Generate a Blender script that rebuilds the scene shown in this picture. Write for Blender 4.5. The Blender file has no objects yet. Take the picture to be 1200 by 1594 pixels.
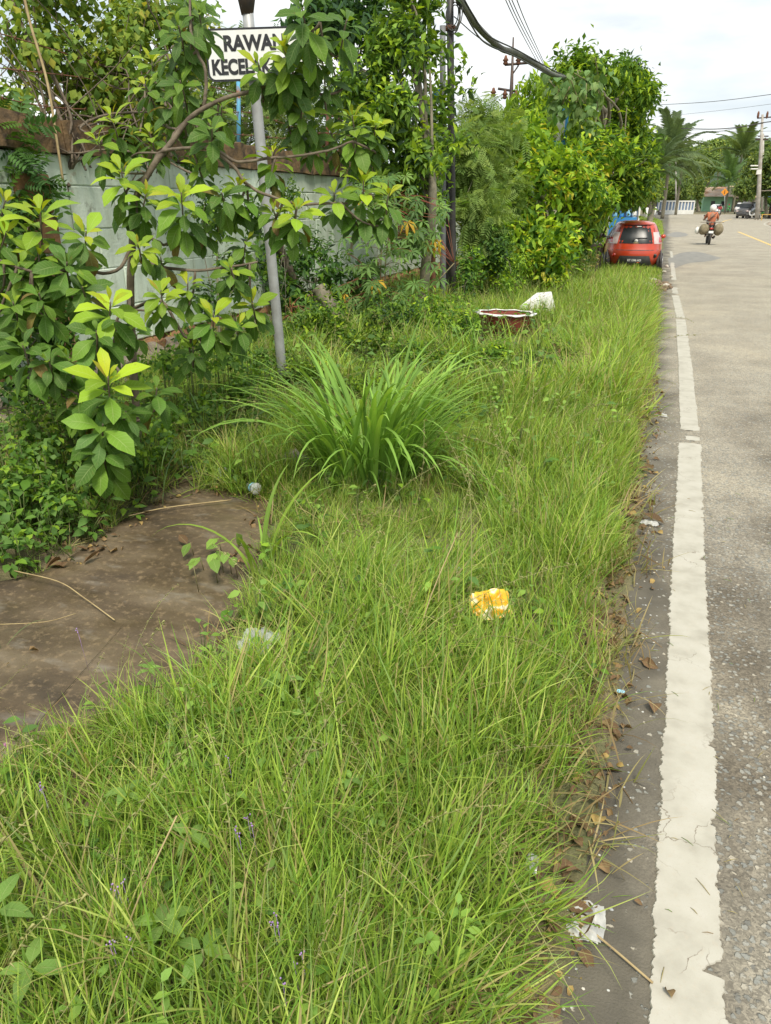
import bpy, math, random
import numpy as np
from mathutils import Vector, Matrix

sc = bpy.context.scene
COL = sc.collection
R = math.radians
rng = np.random.default_rng(7)
random.seed(7)

# ------------------------------------------------------------------ camera, world, sun, exposure
CAM_H, PITCH, YAW, FPX = 1.74, R(22.65), R(19.5), 1150.0
cd = bpy.data.cameras.new('camera')
cam = bpy.data.objects.new('camera', cd)
COL.objects.link(cam)
cam.location = (0, 0, CAM_H)
cam.rotation_euler = (R(90) - PITCH, 0, YAW)
cd.sensor_fit = 'VERTICAL'
cd.sensor_height = 24.0
cd.lens = 24.0 * FPX / 1594.0
cd.clip_start = 0.02
cd.clip_end = 3000
sc.camera = cam

SUN_EL, SUN_AZ = R(58), R(150)        # azimuth of the sun measured from +Y clockwise
world = bpy.data.worlds.new('World')
sc.world = world
world.use_nodes = True
wn, wl = world.node_tree.nodes, world.node_tree.links
wn.clear()
wo = wn.new('ShaderNodeOutputWorld')
bg = wn.new('ShaderNodeBackground')
bg.inputs['Strength'].default_value = 0.1
sky = wn.new('ShaderNodeTexSky')
sky.sky_type = 'NISHITA'
sky.sun_disc = False
sky.sun_elevation = SUN_EL
sky.sun_rotation = SUN_AZ
sky.air_density = 1.0
sky.dust_density = 3.0
tc = wn.new('ShaderNodeTexCoord')
mp = wn.new('ShaderNodeMapping')
mp.inputs['Scale'].default_value = (1.0, 1.0, 3.2)
mp.inputs['Location'].default_value = (0.35, 0.1, 0.22)
nz = wn.new('ShaderNodeTexNoise')
nz.inputs['Scale'].default_value = 2.1
nz.inputs['Detail'].default_value = 9
nz.inputs['Roughness'].default_value = 0.52
cr = wn.new('ShaderNodeValToRGB')
cr.color_ramp.elements[0].position = 0.40
cr.color_ramp.elements[1].position = 0.60
n2 = wn.new('ShaderNodeTexNoise')
n2.inputs['Scale'].default_value = 5.0
n2.inputs['Detail'].default_value = 6
cr2 = wn.new('ShaderNodeValToRGB')           # cloud colour: grey bellies to white
cr2.color_ramp.elements[0].position = 0.35
cr2.color_ramp.elements[0].color = (5.1, 5.5, 5.75, 1)
cr2.color_ramp.elements[1].position = 0.62
cr2.color_ramp.elements[1].color = (7.9, 7.9, 7.7, 1)
thin = wn.new('ShaderNodeMixRGB')            # thin high veil over the blue
thin.inputs['Fac'].default_value = 0.80
thin.inputs['Color2'].default_value = (4.7, 5.3, 5.7, 1)
mix = wn.new('ShaderNodeMixRGB')
wl.new(tc.outputs['Generated'], mp.inputs['Vector'])
wl.new(mp.outputs['Vector'], nz.inputs['Vector'])
wl.new(mp.outputs['Vector'], n2.inputs['Vector'])
wl.new(nz.outputs['Fac'], cr.inputs['Fac'])
wl.new(n2.outputs['Fac'], cr2.inputs['Fac'])
wl.new(sky.outputs['Color'], thin.inputs['Color1'])
wl.new(thin.outputs['Color'], mix.inputs['Color1'])
wl.new(cr2.outputs['Color'], mix.inputs['Color2'])
wl.new(cr.outputs['Color'], mix.inputs['Fac'])
wl.new(mix.outputs['Color'], bg.inputs['Color'])
wl.new(bg.outputs['Background'], wo.inputs['Surface'])

sd = bpy.data.lights.new('sun', 'SUN')
sd.energy = 2.4
sd.angle = R(16)
sd.color = (1.0, 0.93, 0.80)
sun = bpy.data.objects.new('sun', sd)
COL.objects.link(sun)
sdir = Vector((math.sin(SUN_AZ) * math.cos(SUN_EL), math.cos(SUN_AZ) * math.cos(SUN_EL), math.sin(SUN_EL)))
sun.rotation_euler = sdir.to_track_quat('Z', 'Y').to_euler()
sun.location = (0, 0, 30)

sc.view_settings.view_transform = 'Standard'
sc.view_settings.look = 'None'
sc.view_settings.gamma = 1.0
sc.view_settings.exposure = 0.80
sc.view_settings.use_curve_mapping = False
sc.cycles.max_bounces = 8
sc.cycles.diffuse_bounces = 4
sc.cycles.transmission_bounces = 6
sc.cycles.transparent_max_bounces = 8
sc.cycles.use_denoising = True

# ------------------------------------------------------------------ photo pixel -> real place helpers
CP, SP = math.cos(PITCH), math.sin(PITCH)
CY, SY = math.cos(YAW), math.sin(YAW)


def ray(px, py):
    u, v = (px - 600) / FPX, (797 - py) / FPX
    fwd, up = CP + v * SP, -SP + v * CP
    return np.array([u * CY - fwd * SY, u * SY + fwd * CY, up]), fwd


def ad(px, py, D):
    """point seen at (px, py) whose ground distance ahead of the camera is D metres"""
    d, f = ray(px, py)
    return np.array([0, 0, CAM_H]) + d * (D / f)


def gp(px, py, h=0.0):
    d, f = ray(px, py)
    return np.array([0, 0, CAM_H]) + d * ((h - CAM_H) / d[2])


def gD(px, py, h=0.0):
    d, f = ray(px, py)
    return f * ((h - CAM_H) / d[2])


def mpp(py, D):
    """metres per photo pixel at that distance"""
    v = (797 - py) / FPX
    return D / (CP + v * SP) / FPX


# ------------------------------------------------------------------ object helpers
def tag(o, label=None, cat=None, group=None, kind=None):
    if label: o['label'] = label
    if cat: o['category'] = cat
    if group: o['group'] = group
    if kind: o['kind'] = kind
    return o


def empty(name, loc=(0, 0, 0), rz=0.0, label=None, cat=None, group=None):
    o = bpy.data.objects.new(name, None)
    COL.objects.link(o)
    o.location = tuple(float(c) for c in loc)
    o.rotation_euler = (0, 0, rz)
    o.empty_display_size = 0.1
    return tag(o, label, cat, group)


def copy_tree(o, parent=None):
    c = o.copy()
    COL.objects.link(c)
    c.parent = parent
    for ch in list(o.children):
        copy_tree(ch, c)
    return c


class Geo:
    """collects vertices and faces (with a colour and a leaf coordinate per vertex)"""
    def __init__(self):
        self.V, self.F, self.C, self.U, self.n = [], [], [], [], 0

    def add(self, V, F, C=None, U=None):
        V = np.asarray(V, float).reshape(-1, 3)
        self.V.append(V)
        for f in (F if isinstance(F, list) else [F]):
            self.F.append(np.asarray(f, int) + self.n)
        self.C.append(np.ones((len(V), 3)) if C is None else np.broadcast_to(np.asarray(C, float), (len(V), 3)))
        self.U.append(np.zeros((len(V), 3)) if U is None else U)
        self.n += len(V)
        return self

    def box(self, c, s, rz=0.0, C=None, rx=0.0, ry=0.0):
        v = np.array([[x, y, z] for x in (-.5, .5) for y in (-.5, .5) for z in (-.5, .5)]) * np.array(s)
        if rz or rx or ry:
            m = np.array(Matrix.Rotation(rz, 3, 'Z') @ Matrix.Rotation(ry, 3, 'Y') @ Matrix.Rotation(rx, 3, 'X'))
            v = v @ m.T
        return self.add(v + np.array(c), np.array([[0, 1, 3, 2], [4, 6, 7, 5], [0, 4, 5, 1], [2, 3, 7, 6], [0, 2, 6, 4], [1, 5, 7, 3]]), C)

    def tube(self, P, r, n=8, C=None, cap=True):
        P = np.asarray(P, float)
        r = np.broadcast_to(np.asarray(r, float), (len(P),))
        T = np.gradient(P, axis=0)
        T /= np.linalg.norm(T, axis=1)[:, None] + 1e-12
        ref = np.array([0, 0, 1.0]) if abs(T[0][2]) < .9 else np.array([1.0, 0, 0])
        V = []
        a = np.cross(T[0], ref); a /= np.linalg.norm(a)
        ang = np.arange(n) * 2 * math.pi / n
        for i in range(len(P)):
            a = a - T[i] * a.dot(T[i]); a /= np.linalg.norm(a) + 1e-12
            b = np.cross(T[i], a)
            V.append(P[i] + r[i] * (np.cos(ang)[:, None] * a + np.sin(ang)[:, None] * b))
        V = np.concatenate(V)
        i, j = np.meshgrid(np.arange(len(P) - 1), np.arange(n), indexing='ij')
        i, j = i.ravel(), j.ravel()
        F = [np.stack([i * n + j, i * n + (j + 1) % n, (i + 1) * n + (j + 1) % n, (i + 1) * n + j], 1)]
        if cap:
            F.append(np.arange(n)[None, ::-1])
            F.append((np.arange(n) + (len(P) - 1) * n)[None, :])
        return self.add(V, F, C)

    def lathe(self, prof, c=(0, 0, 0), n=16, C=None, m=None):
        prof = np.asarray(prof, float)
        ang = np.arange(n) * 2 * math.pi / n
        V = np.concatenate([np.stack([p[0] * np.cos(ang), p[0] * np.sin(ang), np.full(n, p[1])], 1) for p in prof])
        if m is not None: V = V @ np.array(m).T
        k = len(prof)
        i, j = np.meshgrid(np.arange(k - 1), np.arange(n), indexing='ij')
        i, j = i.ravel(), j.ravel()
        F = [np.stack([i * n + j, i * n + (j + 1) % n, (i + 1) * n + (j + 1) % n, (i + 1) * n + j], 1),
             np.arange(n)[None, ::-1], (np.arange(n) + (k - 1) * n)[None, :]]
        return self.add(V + np.array(c), F, C)

    def blob(self, c, s, seed=0, rough=.18, n=8, C=None, m=None):
        r = np.random.default_rng(seed)
        V = []
        ph = np.linspace(0, math.pi, n // 2 + 2)[1:-1]
        for p in ph:
            for t in np.arange(n) * 2 * math.pi / n:
                V.append((math.sin(p) * math.cos(t), math.sin(p) * math.sin(t), math.cos(p)))
        V = np.array(V + [(0, 0, 1), (0, 0, -1)])
        V *= (1 + r.uniform(-rough, rough, (len(V), 1)))
        V = V * np.array(s)
        if m is not None: V = V @ np.array(m).T
        k = len(ph)
        q = [[i * n + j, (i + 1) * n + j, (i + 1) * n + (j + 1) % n, i * n + (j + 1) % n] for i in range(k - 1) for j in range(n)]
        t = [[k * n, j, (j + 1) % n] for j in range(n)] + [[k * n + 1, (k - 1) * n + (j + 1) % n, (k - 1) * n + j] for j in range(n)]
        F = [np.array(t)] + ([np.array(q)] if q else [])
        return self.add(V + np.array(c), F, C)

    def mesh(self, name, smooth=True, origin=(0, 0, 0)):
        me = bpy.data.meshes.new(name)
        if not self.V: return me
        V = np.concatenate(self.V) - np.asarray(origin, float)
        me.vertices.add(len(V))
        me.vertices.foreach_set('co', V.astype(np.float32).ravel())
        loops = np.concatenate([f.ravel() for f in self.F])
        sizes = np.concatenate([np.full(len(f), f.shape[1]) for f in self.F])
        starts = np.concatenate([[0], np.cumsum(sizes)[:-1]])
        me.loops.add(len(loops))
        me.loops.foreach_set('vertex_index', loops.astype(np.int32))
        me.polygons.add(len(sizes))
        me.polygons.foreach_set('loop_start', starts.astype(np.int32))
        me.polygons.foreach_set('loop_total', sizes.astype(np.int32))
        me.polygons.foreach_set('use_smooth', np.full(len(sizes), smooth))
        a = me.attributes.new('Col', 'FLOAT_COLOR', 'POINT')
        C = np.concatenate([np.asarray(c) for c in self.C])
        a.data.foreach_set('color', np.concatenate([C, np.ones((len(C), 1))], 1).astype(np.float32).ravel())
        b = me.attributes.new('luv', 'FLOAT_VECTOR', 'POINT')
        b.data.foreach_set('vector', np.concatenate(self.U).astype(np.float32).ravel())
        me.update(calc_edges=True)
        me.validate()
        return me

    def build(self, name, mat, parent=None, smooth=True, origin=None, bevel=0, sub=0):
        if origin is None: origin = tuple(parent.location) if (parent is not None and parent.get('world_verts')) else (0, 0, 0)
        me = self.mesh(name, smooth, origin)
        o = bpy.data.objects.new(name, me)
        COL.objects.link(o)
        if mat: me.materials.append(mat)
        if parent: o.parent = parent
        if bevel:
            b = o.modifiers.new('bevel', 'BEVEL'); b.width = bevel; b.segments = 2; b.limit_method = 'ANGLE'
        if sub:
            s = o.modifiers.new('sub', 'SUBSURF'); s.levels = s.render_levels = sub
        return o


def wroot(name, loc, label, cat, group=None):
    """an Empty whose children are given in world coordinates"""
    o = empty(name, loc, 0, label, cat, group)
    o['world_verts'] = 1
    return o


def single(name, geo, mat, label, cat, base=None, group=None, smooth=True, kind=None, local=False, **k):
    base = (0, 0, 0) if base is None else base
    o = geo.build(name, mat, None, smooth, origin=(0, 0, 0) if local else base, **k)
    o.location = tuple(float(c) for c in base)
    return tag(o, label, cat, group, kind)


def smoothpath(P, k=6):
    """Catmull-Rom through points (any number of columns)"""
    P = np.asarray(P, float)
    Q = np.vstack([2 * P[0] - P[1], P, 2 * P[-1] - P[-2]])
    out = []
    for i in range(1, len(Q) - 2):
        for t in np.arange(k) / k:
            p0, p1, p2, p3 = Q[i - 1:i + 3]
            out.append(.5 * (2 * p1 + (p2 - p0) * t + (2 * p0 - 5 * p1 + 4 * p2 - p3) * t * t + (3 * p1 - p0 - 3 * p2 + p3) * t ** 3))
    out.append(P[-1])
    return np.array(out)


# ------------------------------------------------------------------ value noise for shapes
def vnoise(x, y, seed=0):
    x, y = np.asarray(x, float), np.asarray(y, float)
    xi, yi = np.floor(x), np.floor(y)
    xf, yf = x - xi, y - yi
    def h(a, b):
        s = np.sin(a * 127.1 + b * 311.7 + seed * 74.7) * 43758.5453
        return s - np.floor(s)
    u, v = xf * xf * (3 - 2 * xf), yf * yf * (3 - 2 * yf)
    return (h(xi, yi) * (1 - u) + h(xi + 1, yi) * u) * (1 - v) + (h(xi, yi + 1) * (1 - u) + h(xi + 1, yi + 1) * u) * v


def fbm(x, y, seed=0, o=4):
    return sum(vnoise(x * 2 ** i, y * 2 ** i, seed + i) / 2 ** i for i in range(o)) / (2 - 2 ** (1 - o)) - .5


# ------------------------------------------------------------------ materials
def nmat(name):
    m = bpy.data.materials.new(name)
    m.use_nodes = True
    n, l = m.node_tree.nodes, m.node_tree.links
    b = n['Principled BSDF']
    return m, n, l, b


def N(n, t, **k):
    o = n.new(t)
    for a, v in k.items():
        if a in o.inputs: o.inputs[a].default_value = v
        else: setattr(o, a, v)
    return o


def ramp(n, l, src, stops):
    r = n.new('ShaderNodeValToRGB')
    el = r.color_ramp.elements
    while len(el) > 1: el.remove(el[-1])
    for i, (p, c) in enumerate(stops):
        e = el[0] if i == 0 else el.new(p)
        e.position = p
        e.color = (c, c, c, 1) if isinstance(c, (int, float)) else (*c, 1)
    l.new(src, r.inputs['Fac'])
    return r.outputs['Color']


def noise(n, l, vec, scale, detail=4, rough=.55):
    t = N(n, 'ShaderNodeTexNoise', Scale=scale, Detail=detail, Roughness=rough)
    l.new(vec, t.inputs['Vector'])
    return t.outputs['Fac']


def mixc(n, l, fac, a, b, mode='MIX'):
    m = n.new('ShaderNodeMixRGB'); m.blend_type = mode
    for k, v in (('Fac', fac), ('Color1', a), ('Color2', b)):
        if isinstance(v, (int, float)): m.inputs[k].default_value = v if k == 'Fac' else (v, v, v, 1)
        elif isinstance(v, tuple): m.inputs[k].default_value = (*v, 1)
        else: l.new(v, m.inputs[k])
    return m.outputs['Color']


def bump(n, l, b, h, strength=.3, dist=.01):
    bp = N(n, 'ShaderNodeBump', Strength=strength, Distance=dist)
    l.new(h, bp.inputs['Height'])
    l.new(bp.outputs['Normal'], b.inputs['Normal'])


def plain(name, c1, c2=None, rough=.6, metal=0, scale=8, bs=0.0, bd=.01, bscale=40, spec=.5, coat=0, lo=.35, hi=.65):
    """one colour broken up by a second one (dirt, wear, grain)"""
    m, n, l, b = nmat(name)
    t = n.new('ShaderNodeTexCoord')
    c2 = c2 or tuple(x * .8 for x in c1)
    f = noise(n, l, t.outputs['Object'], scale, 6)
    l.new(ramp(n, l, f, [(lo, c1), (hi, c2)]), b.inputs['Base Color'])
    b.inputs['Roughness'].default_value = rough
    b.inputs['Metallic'].default_value = metal
    b.inputs['Specular IOR Level'].default_value = spec
    b.inputs['Coat Weight'].default_value = coat
    if bs: bump(n, l, b, noise(n, l, t.outputs['Object'], bscale, 5), bs, bd)
    return m


def leafmat(name, rough=.42, trans=.3, veins=True, spots=.35, spec=.4, var=.25):
    """colour comes from the leaf itself (Col), veins from its own coordinate (luv)"""
    m, n, l, b = nmat(name)
    out = n['Material Output']
    at = N(n, 'ShaderNodeAttribute', attribute_name='Col')
    lu = N(n, 'ShaderNodeAttribute', attribute_name='luv')
    oi = n.new('ShaderNodeObjectInfo')
    geo = n.new('ShaderNodeNewGeometry')
    c = at.outputs['Color']
    # individual variation
    hv = N(n, 'ShaderNodeHueSaturation')
    mr = N(n, 'ShaderNodeMapRange'); mr.inputs['To Min'].default_value = 1 - var; mr.inputs['To Max'].default_value = 1 + var
    l.new(oi.outputs['Random'], mr.inputs['Value'])
    l.new(mr.outputs['Result'], hv.inputs['Value'])
    l.new(c, hv.inputs['Color'])
    c = hv.outputs['Color']
    if veins:
        sp = n.new('ShaderNodeSeparateXYZ'); l.new(lu.outputs['Vector'], sp.inputs['Vector'])
        ab = N(n, 'ShaderNodeMath', operation='ABSOLUTE'); l.new(sp.outputs['X'], ab.inputs[0])
        mid = ramp(n, l, ab.outputs['Value'], [(0.0, 1.0), (0.07, 0.0)])
        # side veins: y*k - |x|*q
        mu = N(n, 'ShaderNodeMath', operation='MULTIPLY_ADD'); l.new(ab.outputs['Value'], mu.inputs[0]); mu.inputs[1].default_value = -.16
        l.new(sp.outputs['Y'], mu.inputs[2])
        sn = N(n, 'ShaderNodeMath', operation='MULTIPLY'); l.new(mu.outputs['Value'], sn.inputs[0]); sn.inputs[1].default_value = 62
        si = N(n, 'ShaderNodeMath', operation='SINE'); l.new(sn.outputs['Value'], si.inputs[0])
        sv = ramp(n, l, si.outputs['Value'], [(0.86, 0.0), (1.0, 0.45)])
        vv = mixc(n, l, 1.0, mid, sv, 'LIGHTEN')
        lighter = mixc(n, l, .28, c, (.62, .72, .32))
        c = mixc(n, l, vv, c, lighter)
        bump(n, l, b, vv, .35, .002)
    if spots:
        f = noise(n, l, geo.outputs['Position'], 26, 5, .6)
        c = mixc(n, l, ramp(n, l, f, [(.62, 0.0), (.74, spots)]), c, (.23, .15, .05))
        f2 = noise(n, l, geo.outputs['Position'], 7, 3)
        c = mixc(n, l, ramp(n, l, f2, [(.35, .0), (.7, .35)]), c, mixc(n, l, 1.0, c, (.72, .78, .7), 'MULTIPLY'))
    l.new(c, b.inputs['Base Color'])
    b.inputs['Roughness'].default_value = rough
    b.inputs['Specular IOR Level'].default_value = spec
    tr = n.new('ShaderNodeBsdfTranslucent')
    l.new(mixc(n, l, 1.0, c, (1.35, 1.3, .55), 'MULTIPLY'), tr.inputs['Color'])
    mx = N(n, 'ShaderNodeMixShader', Fac=trans)
    l.new(b.outputs['BSDF'], mx.inputs[1]); l.new(tr.outputs['BSDF'], mx.inputs[2])
    l.new(mx.outputs['Shader'], out.inputs['Surface'])
    return m


M = {}
M['leaf'] = leafmat('broad_leaf', rough=.52, spec=.22)
M['leafsmall'] = leafmat('small_leaf', rough=.55, trans=.34, veins=False, spots=.15, spec=.2)
M['grass'] = leafmat('grass_blade', rough=.5, trans=.35, veins=False, spots=0, spec=.12, var=.22)
M['deadleaf'] = leafmat('dead_leaf', rough=.75, trans=.12, veins=True, spots=.5, spec=.2)
M['bark'] = plain('bark', (.085, .062, .042), (.18, .145, .10), .85, scale=14, bs=.8, bd=.01, bscale=35)
M['greybark'] = plain('grey_bark', (.24, .21, .15), (.13, .12, .08), .85, scale=10, bs=.6, bd=.01, bscale=30)
M['stem'] = plain('green_stem', (.14, .17, .05), (.22, .17, .09), .6, scale=9)
M['redstem'] = plain('red_stem', (.30, .06, .04), (.22, .10, .05), .6, scale=9)
M['straw'] = plain('straw', (.46, .36, .18), (.30, .22, .11), .8, scale=12)
M['galv'] = plain('galvanised_steel', (.42, .43, .43), (.30, .30, .29), .55, .35, scale=6, bs=.15, bscale=60)
M['blackpipe'] = plain('black_pipe', (.022, .021, .022), (.05, .045, .04), .5, scale=5)
M['darkmetal'] = plain('dark_metal', (.05, .045, .045), (.11, .07, .05), .6, .3, scale=8)
M['rust'] = plain('rusty_iron', (.20, .075, .035), (.09, .045, .03), .85, scale=12, bs=.4, bscale=50)
M['bluerust'] = plain('blue_paint_over_rust', (.10, .33, .50), (.22, .10, .05), .7, scale=5, lo=.5, hi=.56)
M['white'] = plain('white_paint', (.78, .78, .75), (.66, .65, .60), .5, scale=5)
M['black'] = plain('black_plastic', (.02, .02, .022), (.035, .035, .035), .45)
M['rubber'] = plain('tyre_rubber', (.022, .021, .02), (.06, .055, .05), .85, scale=14)
M['signwhite'] = plain('sign_white', (.80, .80, .77), (.72, .71, .66), .4, scale=4)
M['signblack'] = plain('sign_black', (.012, .012, .015), (.03, .03, .03), .4)
M['cable'] = plain('cable_black', (.03, .03, .03), (.06, .06, .05), .6)
M['cablegrey'] = plain('cable_sheath', (.11, .12, .085), (.05, .05, .045), .6, scale=3)
M['wood'] = plain('weathered_wood', (.32, .29, .24), (.20, .17, .13), .85, scale=9, bs=.4, bscale=40)
M['stone'] = plain('foundation_stone', (.24, .20, .16), (.09, .075, .06), .9, scale=6, bs=.8, bd=.02, bscale=22)
M['palestone'] = plain('pale_stone', (.62, .58, .50), (.36, .31, .25), .85, scale=8, bs=.5, bscale=30)
M['concrete'] = plain('rough_concrete', (.36, .33, .28), (.22, .19, .15), .9, scale=7, bs=.6, bscale=30)
# ------------------------------------------------------------------ leaves as data
PROF = {
    'obovate': lambda t: np.sin(np.pi * np.clip(t, 0, 1) ** 1.35) ** .8,
    'ovate': lambda t: np.sin(np.pi * np.clip(t, 0, 1) ** .75) ** .9,
    'lance': lambda t: np.sin(np.pi * np.clip(t, 0, 1) ** .85),
    'heart': lambda t: np.clip(1.25 * np.sqrt(np.clip(t + .02, 0, 1)) * (1 - t) ** .62 * 1.3, 0, 1),
}


def leaf_arr(L=.2, W=.08, n=4, droop=.15, fold=.18, prof='ovate', col=(.1, .2, .04), edge=None, tipcol=None, petiole=.06, twist=0):
    """one leaf: base at the origin, along +Y, upper side +Z"""
    t = np.linspace(0, 1, n + 1)
    w = PROF[prof](t) * W / 2
    w[0] = W * .03; w[-1] = W * .01
    y = L * (petiole + t * (1 - petiole) * (1 - .25 * droop * t))
    z = -droop * L * t ** 2 + .05 * L * np.sin(np.pi * t)
    V, U = [], []
    for i in range(n + 1):
        a = twist * t[i]
        for s in (-1, 0, 1):
            x0, z0 = s * w[i], abs(s) * fold * w[i]
            V.append((x0 * math.cos(a) - z0 * math.sin(a), y[i], z[i] + x0 * math.sin(a) + z0 * math.cos(a)))
            U.append((s, t[i], 0))
    V = np.array([(0, 0, 0)] + V)
    U = np.array([(0, 0, 0)] + U)
    q = []
    for i in range(n):
        for s in (0, 1):
            a = 1 + i * 3 + s
            q.append((a, a + 1, a + 4, a + 3))
    tri = [(0, 2, 1), (0, 3, 2)]
    c = np.array(col, float)
    tc_ = np.array(tipcol, float) if tipcol is not None else c
    C = c[None] + (tc_ - c)[None] * (U[:, 1:2] ** 1.5)
    if edge is not None:
        C = C + (np.array(edge) - C) * (np.abs(U[:, :1]) * .6)
    return V, [np.array(q), np.array(tri)], C, U


def blade_arr(L=.4, W=.006, n=5, lean=.2, bend=1.2, col=(.15, .25, .05), tip=None, fold=0.0, base=None):
    """a grass blade or strap leaf rising from the origin and arching over towards +Y"""
    t = np.linspace(0, 1, n + 1)
    ang = lean + bend * t ** 1.6
    dy, dz = np.sin(ang) * L / n, np.cos(ang) * L / n
    y = np.concatenate([[0], np.cumsum(dy[1:])])
    z = np.concatenate([[0], np.cumsum(dz[1:])])
    w = W / 2 * np.minimum(1, (.55 + 1.6 * t)) * np.clip((1 - t) / .55, 0, 1) ** .8
    c = np.array(col, float); tp = np.array(tip if tip is not None else col, float)
    bs = np.array(base if base is not None else c * .9, float)
    V, U, C = [], [], []
    if fold:
        for i in range(n + 1):
            for s in (-1, 0, 1):
                k = abs(s) * fold * w[i]
                V.append((s * w[i], y[i] - k * math.cos(ang[i]), z[i] + k * math.sin(ang[i])))
                U.append((s, t[i], 0)); C.append(c + (tp - c) * t[i] ** 2 + (bs - c) * (1 - t[i]) ** 3)
        q = [(i * 3 + s, i * 3 + s + 1, i * 3 + s + 4, i * 3 + s + 3) for i in range(n) for s in (0, 1)]
        return np.array(V), [np.array(q)], np.array(C), np.array(U, float)
    for i in range(n + 1):
        for s in (-1, 1):
            V.append((s * w[i], y[i], z[i])); U.append((s, t[i], 0)); C.append(c + (tp - c) * t[i] ** 2 + (bs - c) * (1 - t[i]) ** 3)
    q = [(i * 2, i * 2 + 1, i * 2 + 3, i * 2 + 2) for i in range(n)]
    return np.array(V), [np.array(q)], np.array(C), np.array(U, float)


def merge(parts):
    g = Geo()
    for p in parts: g.add(*p)
    return np.concatenate(g.V), g.F, np.concatenate([np.asarray(c) for c in g.C]), np.concatenate(g.U)


def xform(arr, m):
    V, F, C, U = arr
    m = np.array(m)
    return V @ m[:3, :3].T + m[:3, 3], F, C, U


def frames(P, D, Up, S):
    """(n,4,4) matrices: Y axis along D, Z axis as near Up as possible, uniform scale S"""
    D = D / (np.linalg.norm(D, axis=1)[:, None] + 1e-9)
    X = np.cross(D, Up); X /= np.linalg.norm(X, axis=1)[:, None] + 1e-9
    Z = np.cross(X, D)
    S = np.broadcast_to(np.asarray(S, float), (len(P),))
    m = np.zeros((len(P), 4, 4))
    m[:, :3, 0] = X * S[:, None]; m[:, :3, 1] = D * S[:, None]; m[:, :3, 2] = Z * S[:, None]; m[:, :3, 3] = P
    m[:, 3, 3] = 1
    return m


def scatter(lib, idx, mats, tint=None):
    """every leaf lib[idx[k]] placed by mats[k], joined in one Geo"""
    g = Geo()
    for v in range(len(lib)):
        sel = np.where(idx == v)[0]
        if not len(sel): continue
        V, F, C, U = lib[v]
        m = mats[sel]
        VV = np.einsum('nij,vj->nvi', m[:, :3, :3], V) + m[:, None, :3, 3]
        k = len(V)
        off = (np.arange(len(sel)) * k)[:, None, None]
        FF = [(f[None] + off).reshape(-1, f.shape[1]) for f in F]
        CC = np.broadcast_to(C, (len(sel), k, 3))
        if tint is not None: CC = CC * tint[sel][:, None, :]
        g.add(VV.reshape(-1, 3), FF, CC.reshape(-1, 3), np.broadcast_to(U, (len(sel), k, 3)).reshape(-1, 3))
    return g


def leaf_parts(root, lib, idx, mats, mat, name='leaf', most=290, seed=0):
    """leaves as parts of their plant: the ones that show largest singly, the rest joined"""
    idx, mats = np.asarray(idx), np.asarray(mats)
    L = np.array(root.location)
    size = np.linalg.norm(mats[:, :3, 1], axis=1)
    d = np.linalg.norm(mats[:, :3, 3] - np.array([0, 0, CAM_H]), axis=1) / size
    # hidden inner leaves show less: prefer those towards the camera
    c = mats[:, :3, 3].mean(0)
    tocam = np.array([0, 0, CAM_H]) - c; tocam /= np.linalg.norm(tocam)
    d = d - 0.6 * ((mats[:, :3, 3] - c) @ tocam)
    order = np.argsort(d)
    own, rest = order[:most], order[most:]
    meshes = {}
    for k in own:
        v = int(idx[k])
        if v not in meshes:
            g = Geo(); g.add(*lib[v]); meshes[v] = g.mesh(name); meshes[v].materials.append(mat)
        o = bpy.data.objects.new(name, meshes[v])
        COL.objects.link(o)
        o.parent = root
        m = mats[k].copy(); m[:3, 3] -= L
        o.matrix_local = Matrix(m.tolist())
    if len(rest):
        g = scatter(lib, idx[rest], mats[rest])
        o = g.build('leaves', mat, root, origin=tuple(L))
        o['kind'] = 'stuff'


# ------------------------------------------------------------------ crowns
def crown_mats(clumps, n_tw, per, spread, lsize, seed, droop=.35, inner=.25, shellp=.35, up=.6):
    """clumps: (centre, radii). Twig tips near the clump surfaces, each with a spray of leaves."""
    r = np.random.default_rng(seed)
    w = np.array([c[1][0] * c[1][2] for c in clumps], float); w = w / w.sum()
    k = r.choice(len(clumps), n_tw, p=w)
    cen = np.array([clumps[i][0] for i in k], float); rad = np.array([clumps[i][1] for i in k], float)
    d = r.normal(size=(n_tw, 3)); d /= np.linalg.norm(d, axis=1)[:, None]
    rr = 1 - np.abs(r.normal(0, shellp * .5, n_tw))
    ins = r.random(n_tw) < inner
    rr[ins] = r.uniform(.2, .8, ins.sum())
    lump = 1 + .22 * np.sin(d[:, 0] * 5 + cen[:, 0] * 3) * np.sin(d[:, 1] * 6 + cen[:, 2]) + .14 * np.sin(d[:, 2] * 11 + d[:, 0] * 9)
    P = cen + d * rad * (rr * lump)[:, None]
    tw = d + r.normal(0, .45, (n_tw, 3)) + np.array([0, 0, .35])
    tw /= np.linalg.norm(tw, axis=1)[:, None]
    PP = np.repeat(P, per, 0); TT = np.repeat(tw, per, 0)
    j = np.tile(np.arange(per), n_tw)
    PP = PP - TT * (j / per * spread)[:, None] + r.normal(0, spread * .16, PP.shape)
    rad_ = r.normal(size=PP.shape); rad_ -= TT * (rad_ * TT).sum(1)[:, None]
    rad_ /= np.linalg.norm(rad_, axis=1)[:, None] + 1e-9
    D = rad_ * .9 + TT * (.9 - .9 * (j / per))[:, None] + np.array([0, 0, -droop])
    Up = np.tile(np.array([0, 0, up]), (len(PP), 1)) + TT * .6 + r.normal(0, .25, PP.shape)
    S = lsize * r.uniform(.65, 1.2, len(PP)) * (1 - .35 * (j == 0))
    return frames(PP, D, Up, S), j, np.repeat(np.arange(n_tw), per), P


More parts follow.
